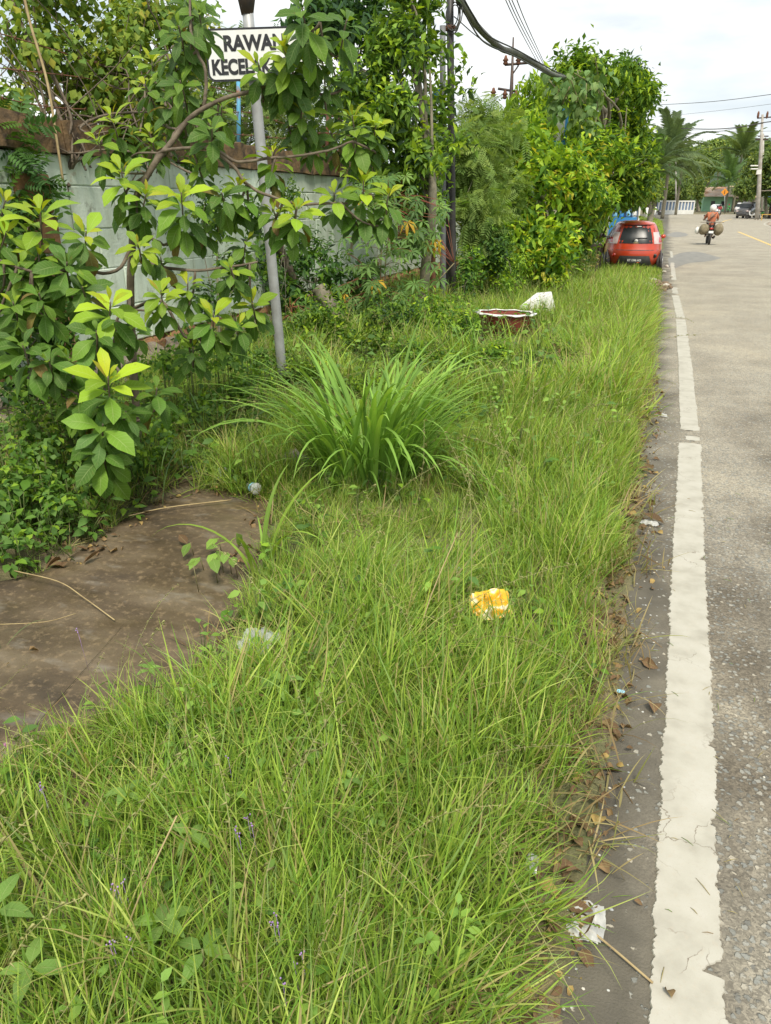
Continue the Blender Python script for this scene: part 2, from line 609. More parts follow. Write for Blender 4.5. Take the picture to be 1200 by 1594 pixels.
def leaflib(cols, L=1.0, W=.42, n=2, prof='ovate', droop=(.05, .35), fold=.25):
    out = []
    for i, c in enumerate(cols):
        dr = droop[0] + (droop[1] - droop[0]) * ((i * .618) % 1)
        out.append(leaf_arr(L, W, n, dr, fold, prof, c))
    return out


def limb_system(base, tips, r0, seed, fork=.45, mat=None, name='branch', parent=None, n=6, trunk_top=None):
    """tapered trunk from base to trunk_top, and limbs from the trunk to the tips"""
    r = np.random.default_rng(seed)
    base = np.array(base, float)
    top = np.array(trunk_top, float)
    g = Geo()
    mid = (base + top) / 2 + r.normal(0, .05, 3) * np.linalg.norm(top - base) * np.array([1, 1, 0])
    path = smoothpath([base - [0, 0, .05], base + (mid - base) * .5, mid, top], 5)
    g.tube(path, np.linspace(r0, r0 * .5, len(path)) * (1 + .25 * np.exp(-np.arange(len(path)) * .9)), 9)
    g.build('trunk', mat, parent)
    h = Geo()
    for tip in tips:
        tip = np.array(tip, float)
        s = path[int(len(path) * r.uniform(fork, .98))]
        m1 = s + (tip - s) * .45 + np.array([0, 0, .12]) * np.linalg.norm(tip - s) + r.normal(0, .06, 3) * np.linalg.norm(tip - s)
        p = smoothpath([s, m1, tip], 4)
        h.tube(p, np.linspace(r0 * .34, r0 * .06, len(p)), n)
    if len(tips): h.build('limbs', mat, parent)
# ------------------------------------------------------------------ the setting: ground, road, line, pad
PAD = np.array([gp(x, y)[:2] for x, y in [(-60, 905), (60, 882), (150, 830), (235, 775), (330, 752), (420, 770), (412, 830), (398, 885),
                                          (380, 940), (345, 985), (300, 1035), (205, 1085), (100, 1125), (0, 1180), (-80, 1230)]])


def inpoly(x, y, P):
    x, y = np.asarray(x, float), np.asarray(y, float)
    c = np.zeros(x.shape, bool)
    j = len(P) - 1
    for i in range(len(P)):
        a, b = P[i], P[j]
        k = ((a[1] > y) != (b[1] > y)) & (x < (b[0] - a[0]) * (y - a[1]) / (b[1] - a[1] + 1e-12) + a[0])
        c ^= k
        j = i
    return c


def polydist(x, y, P):
    x, y = np.asarray(x, float), np.asarray(y, float)
    d = np.full(x.shape, 1e9)
    for i in range(len(P)):
        a, b = P[i], P[(i + 1) % len(P)]
        ab = b - a
        t = np.clip(((x - a[0]) * ab[0] + (y - a[1]) * ab[1]) / (ab @ ab), 0, 1)
        d = np.minimum(d, np.hypot(x - a[0] - t * ab[0], y - a[1] - t * ab[1]))
    return d


EDGE = np.array([(-3, -.1), (.8, -.05), (1.6, .0), (2.4, .04), (4, .06), (6, .05), (10, .04), (14, .03), (18, .05), (22, .08), (30, -.02), (60, -.1), (88, -.4), (112, -1.6), (135, -9), (150, -14)])
def edge_x(y): return np.interp(y, EDGE[:, 0], EDGE[:, 1])
def right_x(y): return np.where(np.asarray(y) < 70, 8.3, 8.3 + np.clip(np.asarray(y, float) - 70, 0, 200) ** 2 / 230)


def gh(x, y):
    """height of the soil"""
    x, y = np.asarray(x, float), np.asarray(y, float)
    e = edge_x(y)
    v = np.clip((e - x) / .35, 0, 1)
    h = -.035 + v * (.045 + .05 * fbm(x * 1.3, y * 1.3, 3) + .03 * fbm(x * 7, y * 7, 5))
    # a ragged spill of earth over the edge of the asphalt
    spill = .012 * np.clip((e + .035 - x) / .05, -1, 1) + .035 * fbm(x * 9, y * 5, 15) + .02 * fbm(x * 24, y * 24, 16)
    h = np.where((x > e - .12) & (x < e + .22) & (y < 16), np.maximum(h * np.clip((e - x) / .12, 0, 1) + (1 - np.clip((e - x) / .12, 0, 1)) * (spill - .03 * np.clip((x - e) / .2, 0, 1)), -.03), h)
    h = h + .10 * np.clip((-4.4 - x) / .8, 0, 1) * (y > 2)
    pd = polydist(x, y, PAD)
    ins = inpoly(x, y, PAD)
    k = np.where(ins, 1.0, np.clip(1 - pd / .12, 0, 1))
    h = h * (1 - k) + (-.075) * k
    far = np.clip((np.hypot(x, y) - 170) / 400, 0, 1)
    h = h + far * 10 * 0
    return np.where(x > e + .22, -.035, np.where((x > e) & (y >= 16), -.035, h))


def growing(a, b, s0, k):
    out = [a]; s = s0
    while out[-1] < b:
        out.append(out[-1] + s); s *= k
    return out


xs = sorted(set(np.round([-v for v in growing(0.5, 900, .06, 1.06)] + list(np.arange(-.5, .3, .02)) + growing(.3, 900, .4, 1.22), 4)))
ys = sorted(set(np.round([-v for v in growing(0, 60, .6, 1.5)] + list(np.arange(0.05, 4, .035)) + list(np.arange(4.0, 9, .07)) + growing(9, 1500, .1, 1.06), 4)))
X, Y = np.meshgrid(xs, ys)
Z = gh(X, Y)
g = Geo()
nx, ny = len(xs), len(ys)
i, j = np.meshgrid(np.arange(ny - 1), np.arange(nx - 1), indexing='ij')
i, j = i.ravel(), j.ravel()
g.add(np.stack([X.ravel(), Y.ravel(), Z.ravel()], 1), np.stack([i * nx + j, i * nx + j + 1, (i + 1) * nx + j + 1, (i + 1) * nx + j], 1))
m, n, l, b = nmat('verge_soil')
geo = n.new('ShaderNodeNewGeometry')
pos = geo.outputs['Position']
c = ramp(n, l, noise(n, l, pos, 3.1, 6), [(.3, (.115, .085, .052)), (.55, (.20, .15, .095)), (.75, (.13, .12, .055))])
c = mixc(n, l, ramp(n, l, noise(n, l, pos, 45, 4), [(.45, 0.0), (.7, .7)]), c, (.30, .22, .14))
c = mixc(n, l, ramp(n, l, noise(n, l, pos, .9, 4), [(.42, 0.0), (.6, .75)]), c, (.085, .12, .035))
l.new(c, b.inputs['Base Color']); b.inputs['Roughness'].default_value = .95
bump(n, l, b, noise(n, l, pos, 60, 6), .9, .02)
M['soil'] = m
tag(g.build('ground', m), kind='structure')

# asphalt
ry = sorted(set(np.round(list(np.arange(-4, 12, .25)) + growing(12, 150, .4, 1.04), 3)))
g = Geo()
cols_ = 14
V = []
for y in ry:
    e0 = edge_x(y) + .05 * fbm(y * 2.2, 1.7, 9) + .03 * fbm(y * 9, 4.7, 9)
    e1 = float(right_x(y))
    V += [(e0 + (e1 - e0) * t, y, 0.0) for t in np.linspace(0, 1, cols_)]
i, j = np.meshgrid(np.arange(len(ry) - 1), np.arange(cols_ - 1), indexing='ij')
i, j = i.ravel(), j.ravel()
g.add(np.array(V), np.stack([i * cols_ + j, i * cols_ + j + 1, (i + 1) * cols_ + j + 1, (i + 1) * cols_ + j], 1))
m, n, l, b = nmat('worn_asphalt')
geo = n.new('ShaderNodeNewGeometry')
pos = geo.outputs['Position']
sp = n.new('ShaderNodeSeparateXYZ'); l.new(pos, sp.inputs['Vector'])
wob = N(n, 'ShaderNodeMath', operation='MULTIPLY_ADD'); l.new(noise(n, l, pos, 1.6, 5), wob.inputs[0]); wob.inputs[1].default_value = .9; l.new(sp.outputs['X'], wob.inputs[2])
# binder: dark smooth strip by the verge, paler and dustier towards the wheel tracks
shoulder = ramp(n, l, wob.outputs['Value'], [(.55, 1.0), (.86, 0.0)])
base = ramp(n, l, noise(n, l, pos, 1.1, 6, .6), [(.34, (.085, .070, .048)), (.47, (.15, .130, .098)), (.60, (.27, .245, .195))])
longit = N(n, 'ShaderNodeMapping'); longit.inputs['Scale'].default_value = (1.0, .22, 1); l.new(pos, longit.inputs['Vector'])
base = mixc(n, l, ramp(n, l, noise(n, l, longit.outputs['Vector'], 2.4, 5), [(.42, 0.0), (.64, .6)]), base, (.33, .31, .26))
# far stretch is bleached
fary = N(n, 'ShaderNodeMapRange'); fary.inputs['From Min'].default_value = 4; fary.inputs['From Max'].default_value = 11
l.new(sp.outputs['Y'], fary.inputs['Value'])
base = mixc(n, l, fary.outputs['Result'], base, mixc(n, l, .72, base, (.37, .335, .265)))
base = mixc(n, l, mixc(n, l, 1.0, shoulder, .85, 'MULTIPLY'), base, mixc(n, l, ramp(n, l, noise(n, l, pos, 6, 4), [(.35, 0.0), (.7, 1.0)]), (.052, .047, .036), (.095, .086, .066)))
# exposed aggregate
dn = N(n, 'ShaderNodeTexNoise', Scale=70.0, Detail=3.0); l.new(pos, dn.inputs['Vector'])
dsc = N(n, 'ShaderNodeVectorMath', operation='SCALE'); l.new(dn.outputs['Color'], dsc.inputs[0]); dsc.inputs['Scale'].default_value = .022
dad = N(n, 'ShaderNodeVectorMath', operation='ADD'); l.new(pos, dad.inputs[0]); l.new(dsc.outputs['Vector'], dad.inputs[1])
vo = N(n, 'ShaderNodeTexVoronoi', Scale=47.0, Randomness=1.0); l.new(dad.outputs['Vector'], vo.inputs['Vector'])
vcol = n.new('ShaderNodeSeparateColor'); l.new(vo.outputs['Color'], vcol.inputs['Color'])
stone = ramp(n, l, vcol.outputs['Red'], [(0.0, (.14, .14, .13)), (.4, (.235, .25, .24)), (.75, (.34, .34, .31)), (1.0, (.46, .42, .34))])
inside = ramp(n, l, vo.outputs['Distance'], [(.34, 1.0), (.46, 0.0)])
amt = ramp(n, l, noise(n, l, pos, 2.3, 4), [(.36, .35), (.60, .95)])
thr = N(n, 'ShaderNodeMath', operation='LESS_THAN'); l.new(vcol.outputs['Green'], thr.inputs[0])
l.new(mixc(n, l, shoulder, amt, .05), thr.inputs[1])
fac = mixc(n, l, 1.0, inside, thr.outputs['Value'], 'MULTIPLY')
vo3 = N(n, 'ShaderNodeTexVoronoi', Scale=150.0, Randomness=1.0); l.new(dad.outputs['Vector'], vo3.inputs['Vector'])
vc3 = n.new('ShaderNodeSeparateColor'); l.new(vo3.outputs['Color'], vc3.inputs['Color'])
base = mixc(n, l, mixc(n, l, 1.0, shoulder, 0.0, 'ADD'), mixc(n, l, 1.0, base, ramp(n, l, vc3.outputs['Red'], [(0, .62), (.5, .98), (1.0, 1.45)]), 'MULTIPLY'), base)
base2 = mixc(n, l, mixc(n, l, 1.0, fac, .8, 'MULTIPLY'), base, stone)
big = ramp(n, l, noise(n, l, pos, .55, 6, .62), [(.38, (.90, .88, .84)), (.54, (1.0, .98, .93)), (.68, (1.10, 1.06, .98))])
base2 = mixc(n, l, 1.0, base2, big, 'MULTIPLY')
base2 = mixc(n, l, ramp(n, l, noise(n, l, pos, 180, 3), [(.55, 0.0), (.75, .35)]), base2, (.10, .09, .075))
# cracks and worn patches
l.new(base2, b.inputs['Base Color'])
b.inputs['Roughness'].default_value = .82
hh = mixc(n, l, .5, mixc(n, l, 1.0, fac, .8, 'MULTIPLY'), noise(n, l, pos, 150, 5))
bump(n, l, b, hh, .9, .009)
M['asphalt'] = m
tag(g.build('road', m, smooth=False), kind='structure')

# old damp repair patches in the carriageway
m_patch = plain('old_tar_patch', (.17, .165, .15), (.24, .23, .20), .75, scale=4, bs=.3, bscale=90)
for nm, pts in (('road_patch', [(1040, 402), (1060, 394), (1085, 392), (1110, 398), (1122, 402), (1100, 407), (1070, 410), (1045, 418)]),
                ('road_patch', [(1036, 366), (1052, 361), (1070, 364), (1066, 368), (1048, 369)])):
    P = np.array([gp(x, y) for x, y in pts]); P[:, 2] = .004
    P = smoothpath(np.vstack([P, P[:1]]), 5)[:-1]
    P[:, 0] += .08 * fbm(P[:, 1] * 3, P[:, 0] * 3, 2)
    c0 = P.mean(0)
    g = Geo(); k = len(P)
    g.add(np.vstack([P, c0[None]]), np.array([(a, (a + 1) % k, k) for a in range(k)]))
    tag(g.build(nm, m_patch, smooth=False), kind='structure')

# bare dirt shoulder on the far right
g = Geo()
dy = np.linspace(20, 150, 60)
V = []
for y in dy:
    e = float(right_x(y)) + .15 * math.sin(y * 1.7)
    V += [(e, y, .006), (e + .8, y, .03), (e + 6, y, .05), (e + 16, y, .05)]
i, j = np.meshgrid(np.arange(len(dy) - 1), np.arange(3), indexing='ij'); i, j = i.ravel(), j.ravel()
g.add(np.array(V), np.stack([i * 4 + j, i * 4 + j + 1, (i + 1) * 4 + j + 1, (i + 1) * 4 + j], 1))
M['dirt'] = plain('bare_dirt', (.36, .29, .21), (.25, .20, .15), .95, scale=.7, bs=.3, bscale=10)
tag(g.build('dirt_shoulder', M['dirt']), kind='structure')

# white edge line, thick worn paint with a ragged outline
m, n, l, b = nmat('road_paint')
geo = n.new('ShaderNodeNewGeometry'); pos = geo.outputs['Position']
c = ramp(n, l, noise(n, l, pos, 7, 6), [(.3, (.32, .30, .245)), (.5, (.41, .39, .325)), (.75, (.46, .44, .38))])
c = mixc(n, l, ramp(n, l, noise(n, l, pos, 55, 5, .65), [(.56, 0.0), (.72, .5)]), c, (.42, .37, .29))
c = mixc(n, l, ramp(n, l, noise(n, l, pos, 240, 3), [(.58, 0.0), (.72, .5)]), c, (.36, .32, .26))
vk = N(n, 'ShaderNodeTexVoronoi', Scale=5.5, feature='DISTANCE_TO_EDGE')
wv = N(n, 'ShaderNodeVectorMath', operation='ADD'); 
nn = N(n, 'ShaderNodeTexNoise', Scale=14.0, Detail=4.0); l.new(pos, nn.inputs['Vector'])
sc_ = N(n, 'ShaderNodeVectorMath', operation='SCALE'); l.new(nn.outputs['Color'], sc_.inputs[0]); sc_.inputs['Scale'].default_value = .12
l.new(pos, wv.inputs[0]); l.new(sc_.outputs['Vector'], wv.inputs[1]); l.new(wv.outputs['Vector'], vk.inputs['Vector'])
crk = ramp(n, l, vk.outputs['Distance'], [(.0, 1.0), (.012, 0.0)])
crk = mixc(n, l, 1.0, crk, ramp(n, l, noise(n, l, pos, 3, 3), [(.5, 0.0), (.6, 1.0)]), 'MULTIPLY')
c = mixc(n, l, crk, c, (.17, .14, .10))
l.new(c, b.inputs['Base Color']); b.inputs['Roughness'].default_value = .7
bump(n, l, b, mixc(n, l, .5, noise(n, l, pos, 90, 5), crk), .4, .003)
M['paint'] = m
LC = np.array([(-2, .27), (1.1, .275), (2.4, .31), (4.1, .345), (6.2, .40), (9.3, .42), (13.5, .42), (17, .36), (27, .34), (40, .3)])


NOTCH = [(1.425, .05), (3.86, .035), (2.31, .018), (1.93, .014), (4.6, .022)]
def painted_line(name, y0, y1, cx, w, step, rag=.006, seed=0, wear=0.0):
    g = Geo(); V = []
    y = y0
    r = np.random.default_rng(seed)
    ysl = np.arange(y0, y1, step)
    for k, y in enumerate(ysl):
        c0 = float(cx(y))
        a_notch = 0.0
        for yn, dep in NOTCH:
            t_ = (y - yn) / .055
            if 0 <= t_ <= 1: a_notch = max(a_notch, dep * (1 - t_) ** .8)
        taper = min(1, .35 + (k * step) / .03, .35 + (len(ysl) - 1 - k) * step / .03)
        a = (w / 2 + rag * 3.2 * float(fbm(y * 34, 0, seed)) + rag * r.normal() * .35 + .012 * float(fbm(y * 4, 3, seed))) * taper
        d = (w / 2 + rag * 3.2 * float(fbm(y * 34, 9, seed)) + rag * r.normal() * .35 + .012 * float(fbm(y * 4, 7, seed)) - a_notch) * taper
        V += [(c0 - a - .002, y, .0005), (c0 - a, y, .0055), (c0 + d, y, .0055), (c0 + d + .002, y, .0005)]
    k = len(ysl)
    i, j = np.meshgrid(np.arange(k - 1), np.arange(3), indexing='ij'); i, j = i.ravel(), j.ravel()
    g.add(np.array(V), np.stack([i * 4 + j, i * 4 + j + 1, (i + 1) * 4 + j + 1, (i + 1) * 4 + j], 1))
    return tag(g.build(name, M['paint'], smooth=False), kind='structure')


lc = lambda y: np.interp(y, LC[:, 0], LC[:, 1])
painted_line('edge_line', -1.0, 6.05, lc, .16, .005, .0058, 1)
painted_line('edge_line', 6.12, 6.26, lambda y: lc(y) + .02, .10, .01, .006, 3)
painted_line('edge_line', 6.42, 13.2, lc, .145, .016, .006, 4)
painted_line('edge_line', 13.35, 16.8, lc, .13, .03, .012, 5)
painted_line('edge_line', 17.1, 18.5, lc, .11, .05, .015, 6)
painted_line('edge_line', 20.3, 26.5, lc, .11, .06, .015, 7)
painted_line('edge_line', 29.0, 33.0, lc, .08, .08, .02, 8)
rl = lambda y: float(right_x(y)) - .25
painted_line('edge_line', 38, 66, rl, .12, .3, .012, 9)
painted_line('edge_line', 70, 108, rl, .12, .5, .012, 10)
# yellow centre line
M['yellow'] = plain('yellow_road_paint', (.72, .47, .10), (.52, .38, .15), .7, scale=5)
M['paint'], keep = M['yellow'], M['paint']
painted_line('centre_line', 24, 58, lambda y: 4.62 + .0002 * y * y * 0, .14, .2, .008, 11)
painted_line('centre_line', 84, 104, lambda y: 4.6 + (max(y - 70, 0)) ** 2 / 420, .15, .3, .008, 12)
M['paint'] = keep

# concrete pad (drain cover slab) covered with a film of wet silt
m, n, l, b = nmat('silted_concrete')
geo = n.new('ShaderNodeNewGeometry'); pos = geo.outputs['Position']
mpn = N(n, 'ShaderNodeMapping'); mpn.inputs['Rotation'].default_value = (0, 0, R(-25)); mpn.inputs['Scale'].default_value = (1, 2.2, 1); l.new(pos, mpn.inputs['Vector'])
c = ramp(n, l, noise(n, l, mpn.outputs['Vector'], 1.9, 7, .6), [(.30, (.048, .034, .020)), (.47, (.092, .066, .038)), (.60, (.132, .100, .060)), (.72, (.18, .145, .10))])
c = mixc(n, l, ramp(n, l, noise(n, l, pos, 28, 6, .7), [(.52, 0.0), (.66, .65)]), c, (.24, .175, .10))
c = mixc(n, l, ramp(n, l, noise(n, l, pos, 110, 4), [(.60, 0.0), (.68, .7)]), c, (.06, .045, .03))
c = mixc(n, l, ramp(n, l, noise(n, l, mpn.outputs['Vector'], 3.2, 5, .6), [(.58, 0.0), (.72, .45)]), c, (.27, .25, .21))
l.new(c, b.inputs['Base Color'])
l.new(ramp(n, l, noise(n, l, mpn.outputs['Vector'], 2.2, 4), [(.40, .34), (.62, .8)]), b.inputs['Roughness'])
b.inputs['Specular IOR Level'].default_value = .45
bump(n, l, b, noise(n, l, pos, 40, 6), .22, .006)
M['silt'] = m
P = smoothpath(np.vstack([PAD, PAD[:1]]), 5)[:-1]
cen = P.mean(0)
g = Geo(); V = []
rings = [1.0, .985, .9, .75, .5, .25]
for k, s in enumerate(rings):
    q = cen + (P - cen) * s
    z = np.full(len(q), -.028 if k else -.06) + (.006 * fbm(q[:, 0] * 3, q[:, 1] * 3, 4) if k else 0)
    V.append(np.column_stack([q, z]))
kk = len(P)
V = np.vstack(V + [np.array([[cen[0], cen[1], -.03]])])
i, j = np.meshgrid(np.arange(len(rings) - 1), np.arange(kk), indexing='ij'); i, j = i.ravel(), j.ravel()
F = [np.stack([i * kk + j, i * kk + (j + 1) % kk, (i + 1) * kk + (j + 1) % kk, (i + 1) * kk + j], 1),
     np.array([((len(rings) - 1) * kk + a, (len(rings) - 1) * kk + (a + 1) % kk, len(V) - 1) for a in range(kk)])]
g.add(V, F)
tag(g.build('concrete_path', M['silt']), kind='structure')
# broken cracks across the slab and the neighbouring slab behind it
lip = [gp(x, y) for x, y in [(150, 792), (235, 768), (330, 742), (425, 752), (420, 738), (320, 722), (225, 748), (140, 775)]]
g = Geo(); V = np.array(lip); V[:, 2] = .02
g.add(np.vstack([V, V - [0, 0, .08]]), [np.arange(8)[None, :], np.array([(a, (a + 1) % 8, 8 + (a + 1) % 8, 8 + a) for a in range(8)])])
tag(g.build('concrete_path', M['silt'], smooth=False, bevel=.008), kind='structure')

# hills far behind
hm = plain('wooded_hill', (.055, .085, .045), (.035, .06, .035), .95, scale=.02, bs=.6, bd=4, bscale=.1)
g = Geo(); V = []
az = np.linspace(-1.2, 1.4, 120)
for a in az:
    hgt = 33 + 9 * math.exp(-((a - .07) / .06) ** 2) + 6 * math.exp(-((a - .26) / .2) ** 2) + 2 * math.sin(a * 41) + 7 * float(fbm(a * 60, 0, 1))
    for rr_, hz in ((520, -1), (560, hgt * .55), (620, hgt), (760, hgt * 1.02)):
        V.append((rr_ * math.sin(a), rr_ * math.cos(a), hz))
i, j = np.meshgrid(np.arange(len(az) - 1), np.arange(3), indexing='ij'); i, j = i.ravel(), j.ravel()
g.add(np.array(V), np.stack([i * 4 + j, i * 4 + j + 1, (i + 1) * 4 + j + 1, (i + 1) * 4 + j], 1))
tag(g.build('hills', hm), kind='structure')
# ------------------------------------------------------------------ boundary wall
WX = -5.2
def wallmat(name, c1, c2, stain):
    m, n, l, b = nmat(name)
    geo = n.new('ShaderNodeNewGeometry'); pos = geo.outputs['Position']
    oi = n.new('ShaderNodeObjectInfo')
    c = ramp(n, l, noise(n, l, pos, 2.2, 6), [(.3, c1), (.7, c2)])
    st = N(n, 'ShaderNodeMapping'); st.inputs['Scale'].default_value = (1, 4.5, .8); l.new(pos, st.inputs['Vector'])
    c = mixc(n, l, ramp(n, l, noise(n, l, st.outputs['Vector'], 2.0, 5), [(.44, 0.0), (.70, .5)]), c, stain)
    c = mixc(n, l, ramp(n, l, noise(n, l, pos, 5, 7, .65), [(.60, 0.0), (.70, .75)]), c, (.16, .15, .10))
    c = mixc(n, l, ramp(n, l, noise(n, l, pos, 1.6, 6, .6), [(.64, 0.0), (.69, .8)]), c, (.38, .22, .11))
    v = N(n, 'ShaderNodeMapRange'); v.inputs['To Min'].default_value = .86; v.inputs['To Max'].default_value = 1.06; l.new(oi.outputs['Random'], v.inputs['Value'])
    hs = n.new('ShaderNodeHueSaturation'); l.new(v.outputs['Result'], hs.inputs['Value']); l.new(c, hs.inputs['Color'])
    l.new(hs.outputs['Color'], b.inputs['Base Color']); b.inputs['Roughness'].default_value = .9
    bump(n, l, b, noise(n, l, pos, 35, 6), .5, .01)
    return m
M['wall'] = wallmat('mint_limewash', (.55, .65, .52), (.70, .77, .66), (.32, .36, .25))
M['coping'] = plain('mossy_coping', (.055, .038, .024), (.22, .135, .06), .95, scale=7, bs=.7, bd=.02, bscale=24)
M['rawblock'] = plain('bare_laterite', (.34, .17, .075), (.17, .10, .055), .95, scale=5, bs=.8, bd=.02, bscale=26)
wall = wroot('boundary_wall', (WX, 7, 0), 'mint green block wall with mossy brown coping behind the roadside shrub', 'wall')
Geo().box((WX - .12, 13, .9), (.12, 22.5, 2.6)).build('core', M['rawblock'], wall, smooth=False)
bm_ = {}
def brickmesh(key, size, name, mat, bev=.012):
    if key in bm_: return bm_[key]
    sx, sy, sz = size
    g = Geo(); e = bev
    # block with chamfered visible face
    f = [(sx / 2 - e, sy / 2, sz / 2), (sx / 2, sy / 2 - e, sz / 2 - e)]
    V = []
    for x, yy, zz in ((-sx / 2, sy / 2, sz / 2), (sx / 2 - e, sy / 2, sz / 2), (sx / 2, sy / 2 - e, sz / 2 - e)):
        V += [(x, -yy, -zz), (x, yy, -zz), (x, yy, zz), (x, -yy, zz)]
    F = [[0, 3, 2, 1], [8, 9, 10, 11]] + [[a + k, a + (k + 1) % 4, a + 4 + (k + 1) % 4, a + 4 + k] for a in (0, 4) for k in range(4)]
    g.add(V, np.array(F))
    bm_[key] = g.mesh(name, smooth=False); bm_[key].materials.append(mat)
    return bm_[key]
rows = [(.40, .78), (.78, 1.15), (1.15, 1.52), (1.52, 1.89), (1.89, 2.15)]
r = np.random.default_rng(3)
for k, (z0, z1) in enumerate(rows):
    off = (.31 if k % 2 else 0)
    y = 2.46 + off
    while y < 24:
        me = brickmesh(('b', k == 4), (.12, .622, z1 - z0 - .008), 'block', M['wall'])
        o = bpy.data.objects.new('block', me); COL.objects.link(o); o.parent = wall
        o.location = (r.normal(0, .0025), y + .315 - 7, (z0 + z1) / 2)
        o.rotation_euler = (r.normal(0, .002), 0, r.normal(0, .004))
        y += .63
# coping pieces, uneven, and the bare footing course below the paint
y = 2.3
while y < 24:
    Lc = r.uniform(.9, 1.5)
    g = Geo(); ys_ = np.linspace(0, Lc - .02, 6)
    V = []
    for t in ys_:
        a = .012 * r.normal(size=4)
        V += [(-.10, t, 0), (.115 + a[0], t, .0 + a[1] * .5), (.105 + a[2], t, .27 + a[1]), (-.10, t, .28 + a[3])]
    i, j = np.meshgrid(np.arange(5), np.arange(4), indexing='ij'); i, j = i.ravel(), j.ravel()
    g.add(np.array(V) + [WX, y, 2.153], [np.stack([i * 4 + j, i * 4 + (j + 1) % 4, (i + 1) * 4 + (j + 1) % 4, (i + 1) * 4 + j], 1), np.array([[0, 1, 2, 3], [23, 22, 21, 20]])])
    g.build('coping', M['coping'], wall, smooth=False)
    y += Lc
for k in range(30):
    y = 2.6 + k * .7
    g = Geo(); g.blob((WX + .02, y, .27), (.12, .42, .15), seed=k, rough=.16, n=10)
    g.build('footing', M['rawblock'], wall, smooth=False)
# bare laterite pier at the left of the painted blocks
g = Geo(); 
for k, zc in enumerate(np.arange(.5, 2.1, .33)): g.box((WX + .05, 5.47 + .02 * math.sin(k * 3), zc), (.14, .38, .31), .03 * math.sin(k * 5))
g.build('pier', M['rawblock'], wall, smooth=False, bevel=.02)
# rubble stones under the wall
k = 0
for y in np.arange(3.2, 12, .36):
    for z in (.0, .2):
        s = r.uniform(.13, .24)
        g = Geo(); g.blob((0, 0, 0), (s * .8, s * 1.1, s * .75), seed=100 + k, rough=.24, n=9)
        o = g.build('stone', M['stone'], wall, smooth=False, origin=(0, 0, 0))
        o.location = (.12 + .10 * (z < .1) + r.uniform(-.03, .05), y - 7 + r.uniform(-.05, .05), z + .0)
        o.rotation_euler = tuple(r.uniform(0, 3, 3))
        k += 1

# rusty angle posts with barbed wire above the coping
posts = []
for k, (y, bl) in enumerate([(4.4, 0), (6.9, 0), (9.15, 1), (11.9, 0), (14.5, 0)]):
    g = Geo()
    a, b_ = np.array([WX - .02, y, 2.3]), np.array([WX + .02, y + .04, 3.12])
    for dx, dy in ((.03, 0), (0, .03)):
        g.tube([a + [dx / 2, dy / 2, 0], b_ + [dx / 2, dy / 2, 0]], .026, 4)
    single('fence_post', g, M['bluerust'] if bl else M['rust'],
           ['rusty angle post rising from the coping at the left edge of the picture', 'rusty angle post above the coping among the yellow vine leaves',
            'blue painted rusty angle post just behind the grey sign pole', 'thin rusty angle post above the coping right of the sign pole',
            'rusty angle post on the wall in front of the leafy green tree'][k], 'fence post', base=a, group='angle posts carrying barbed wire on the wall')
    posts.append((a, b_))
for k, hz in enumerate((2.58, 2.78, 2.98)):
    g = Geo(); P = []
    for y in np.arange(3.2, 16, .12):
        P.append((WX + .03 + .01 * math.sin(y * 3 + k), y, hz + .035 * math.sin(y * 1.9 + k * 2) - .03 * abs(math.sin((y - 4.4) * 1.25))))
    g.tube(P, .0045, 4)
    for q in P[::2]:
        for s in (1, -1):
            g.tube([np.array(q) - [.012 * s, .012, .018], np.array(q) + [.012 * s, .012, .018]], .0035, 3)
    single('barbed_wire', g, M['rust'], ['lowest strand of rusty barbed wire above the mossy coping', 'middle strand of rusty barbed wire above the mossy coping',
                                         'topmost strand of rusty barbed wire above the mossy coping'][k], 'barbed wire', base=P[0], group='barbed wire strands on the wall')

# ------------------------------------------------------------------ road sign on its pole
pb = gp(443, 612)
def upp(px, py, base):
    """point on the photo ray at the same ground distance ahead as base"""
    Df = -base[0] * SY + base[1] * CY
    return ad(px, py, Df)
ptop = upp(383, -8, pb)
sp_root = wroot('sign_pole', pb, 'grey galvanised pole carrying the white warning plate over the drain', 'sign pole')
g = Geo(); P = np.linspace(pb - [0, 0, .1], ptop, 8)
g.tube(P, .047, 14); g.build('pole', M['galv'], sp_root)
g = Geo(); g.tube([ptop - [0, 0, .14], ptop - [0, 0, .02], ptop + [0, 0, .10]], [.05, .075, .13], 14); g.build('cap', M['darkmetal'], sp_root)
for t in (.83, .905):
    c0 = P[0] + (P[-1] - P[0]) * t
    Geo().tube([c0 - [0, 0, .018], c0 + [0, 0, .018]], .056, 14).build('clamp', M['rust'], sp_root)
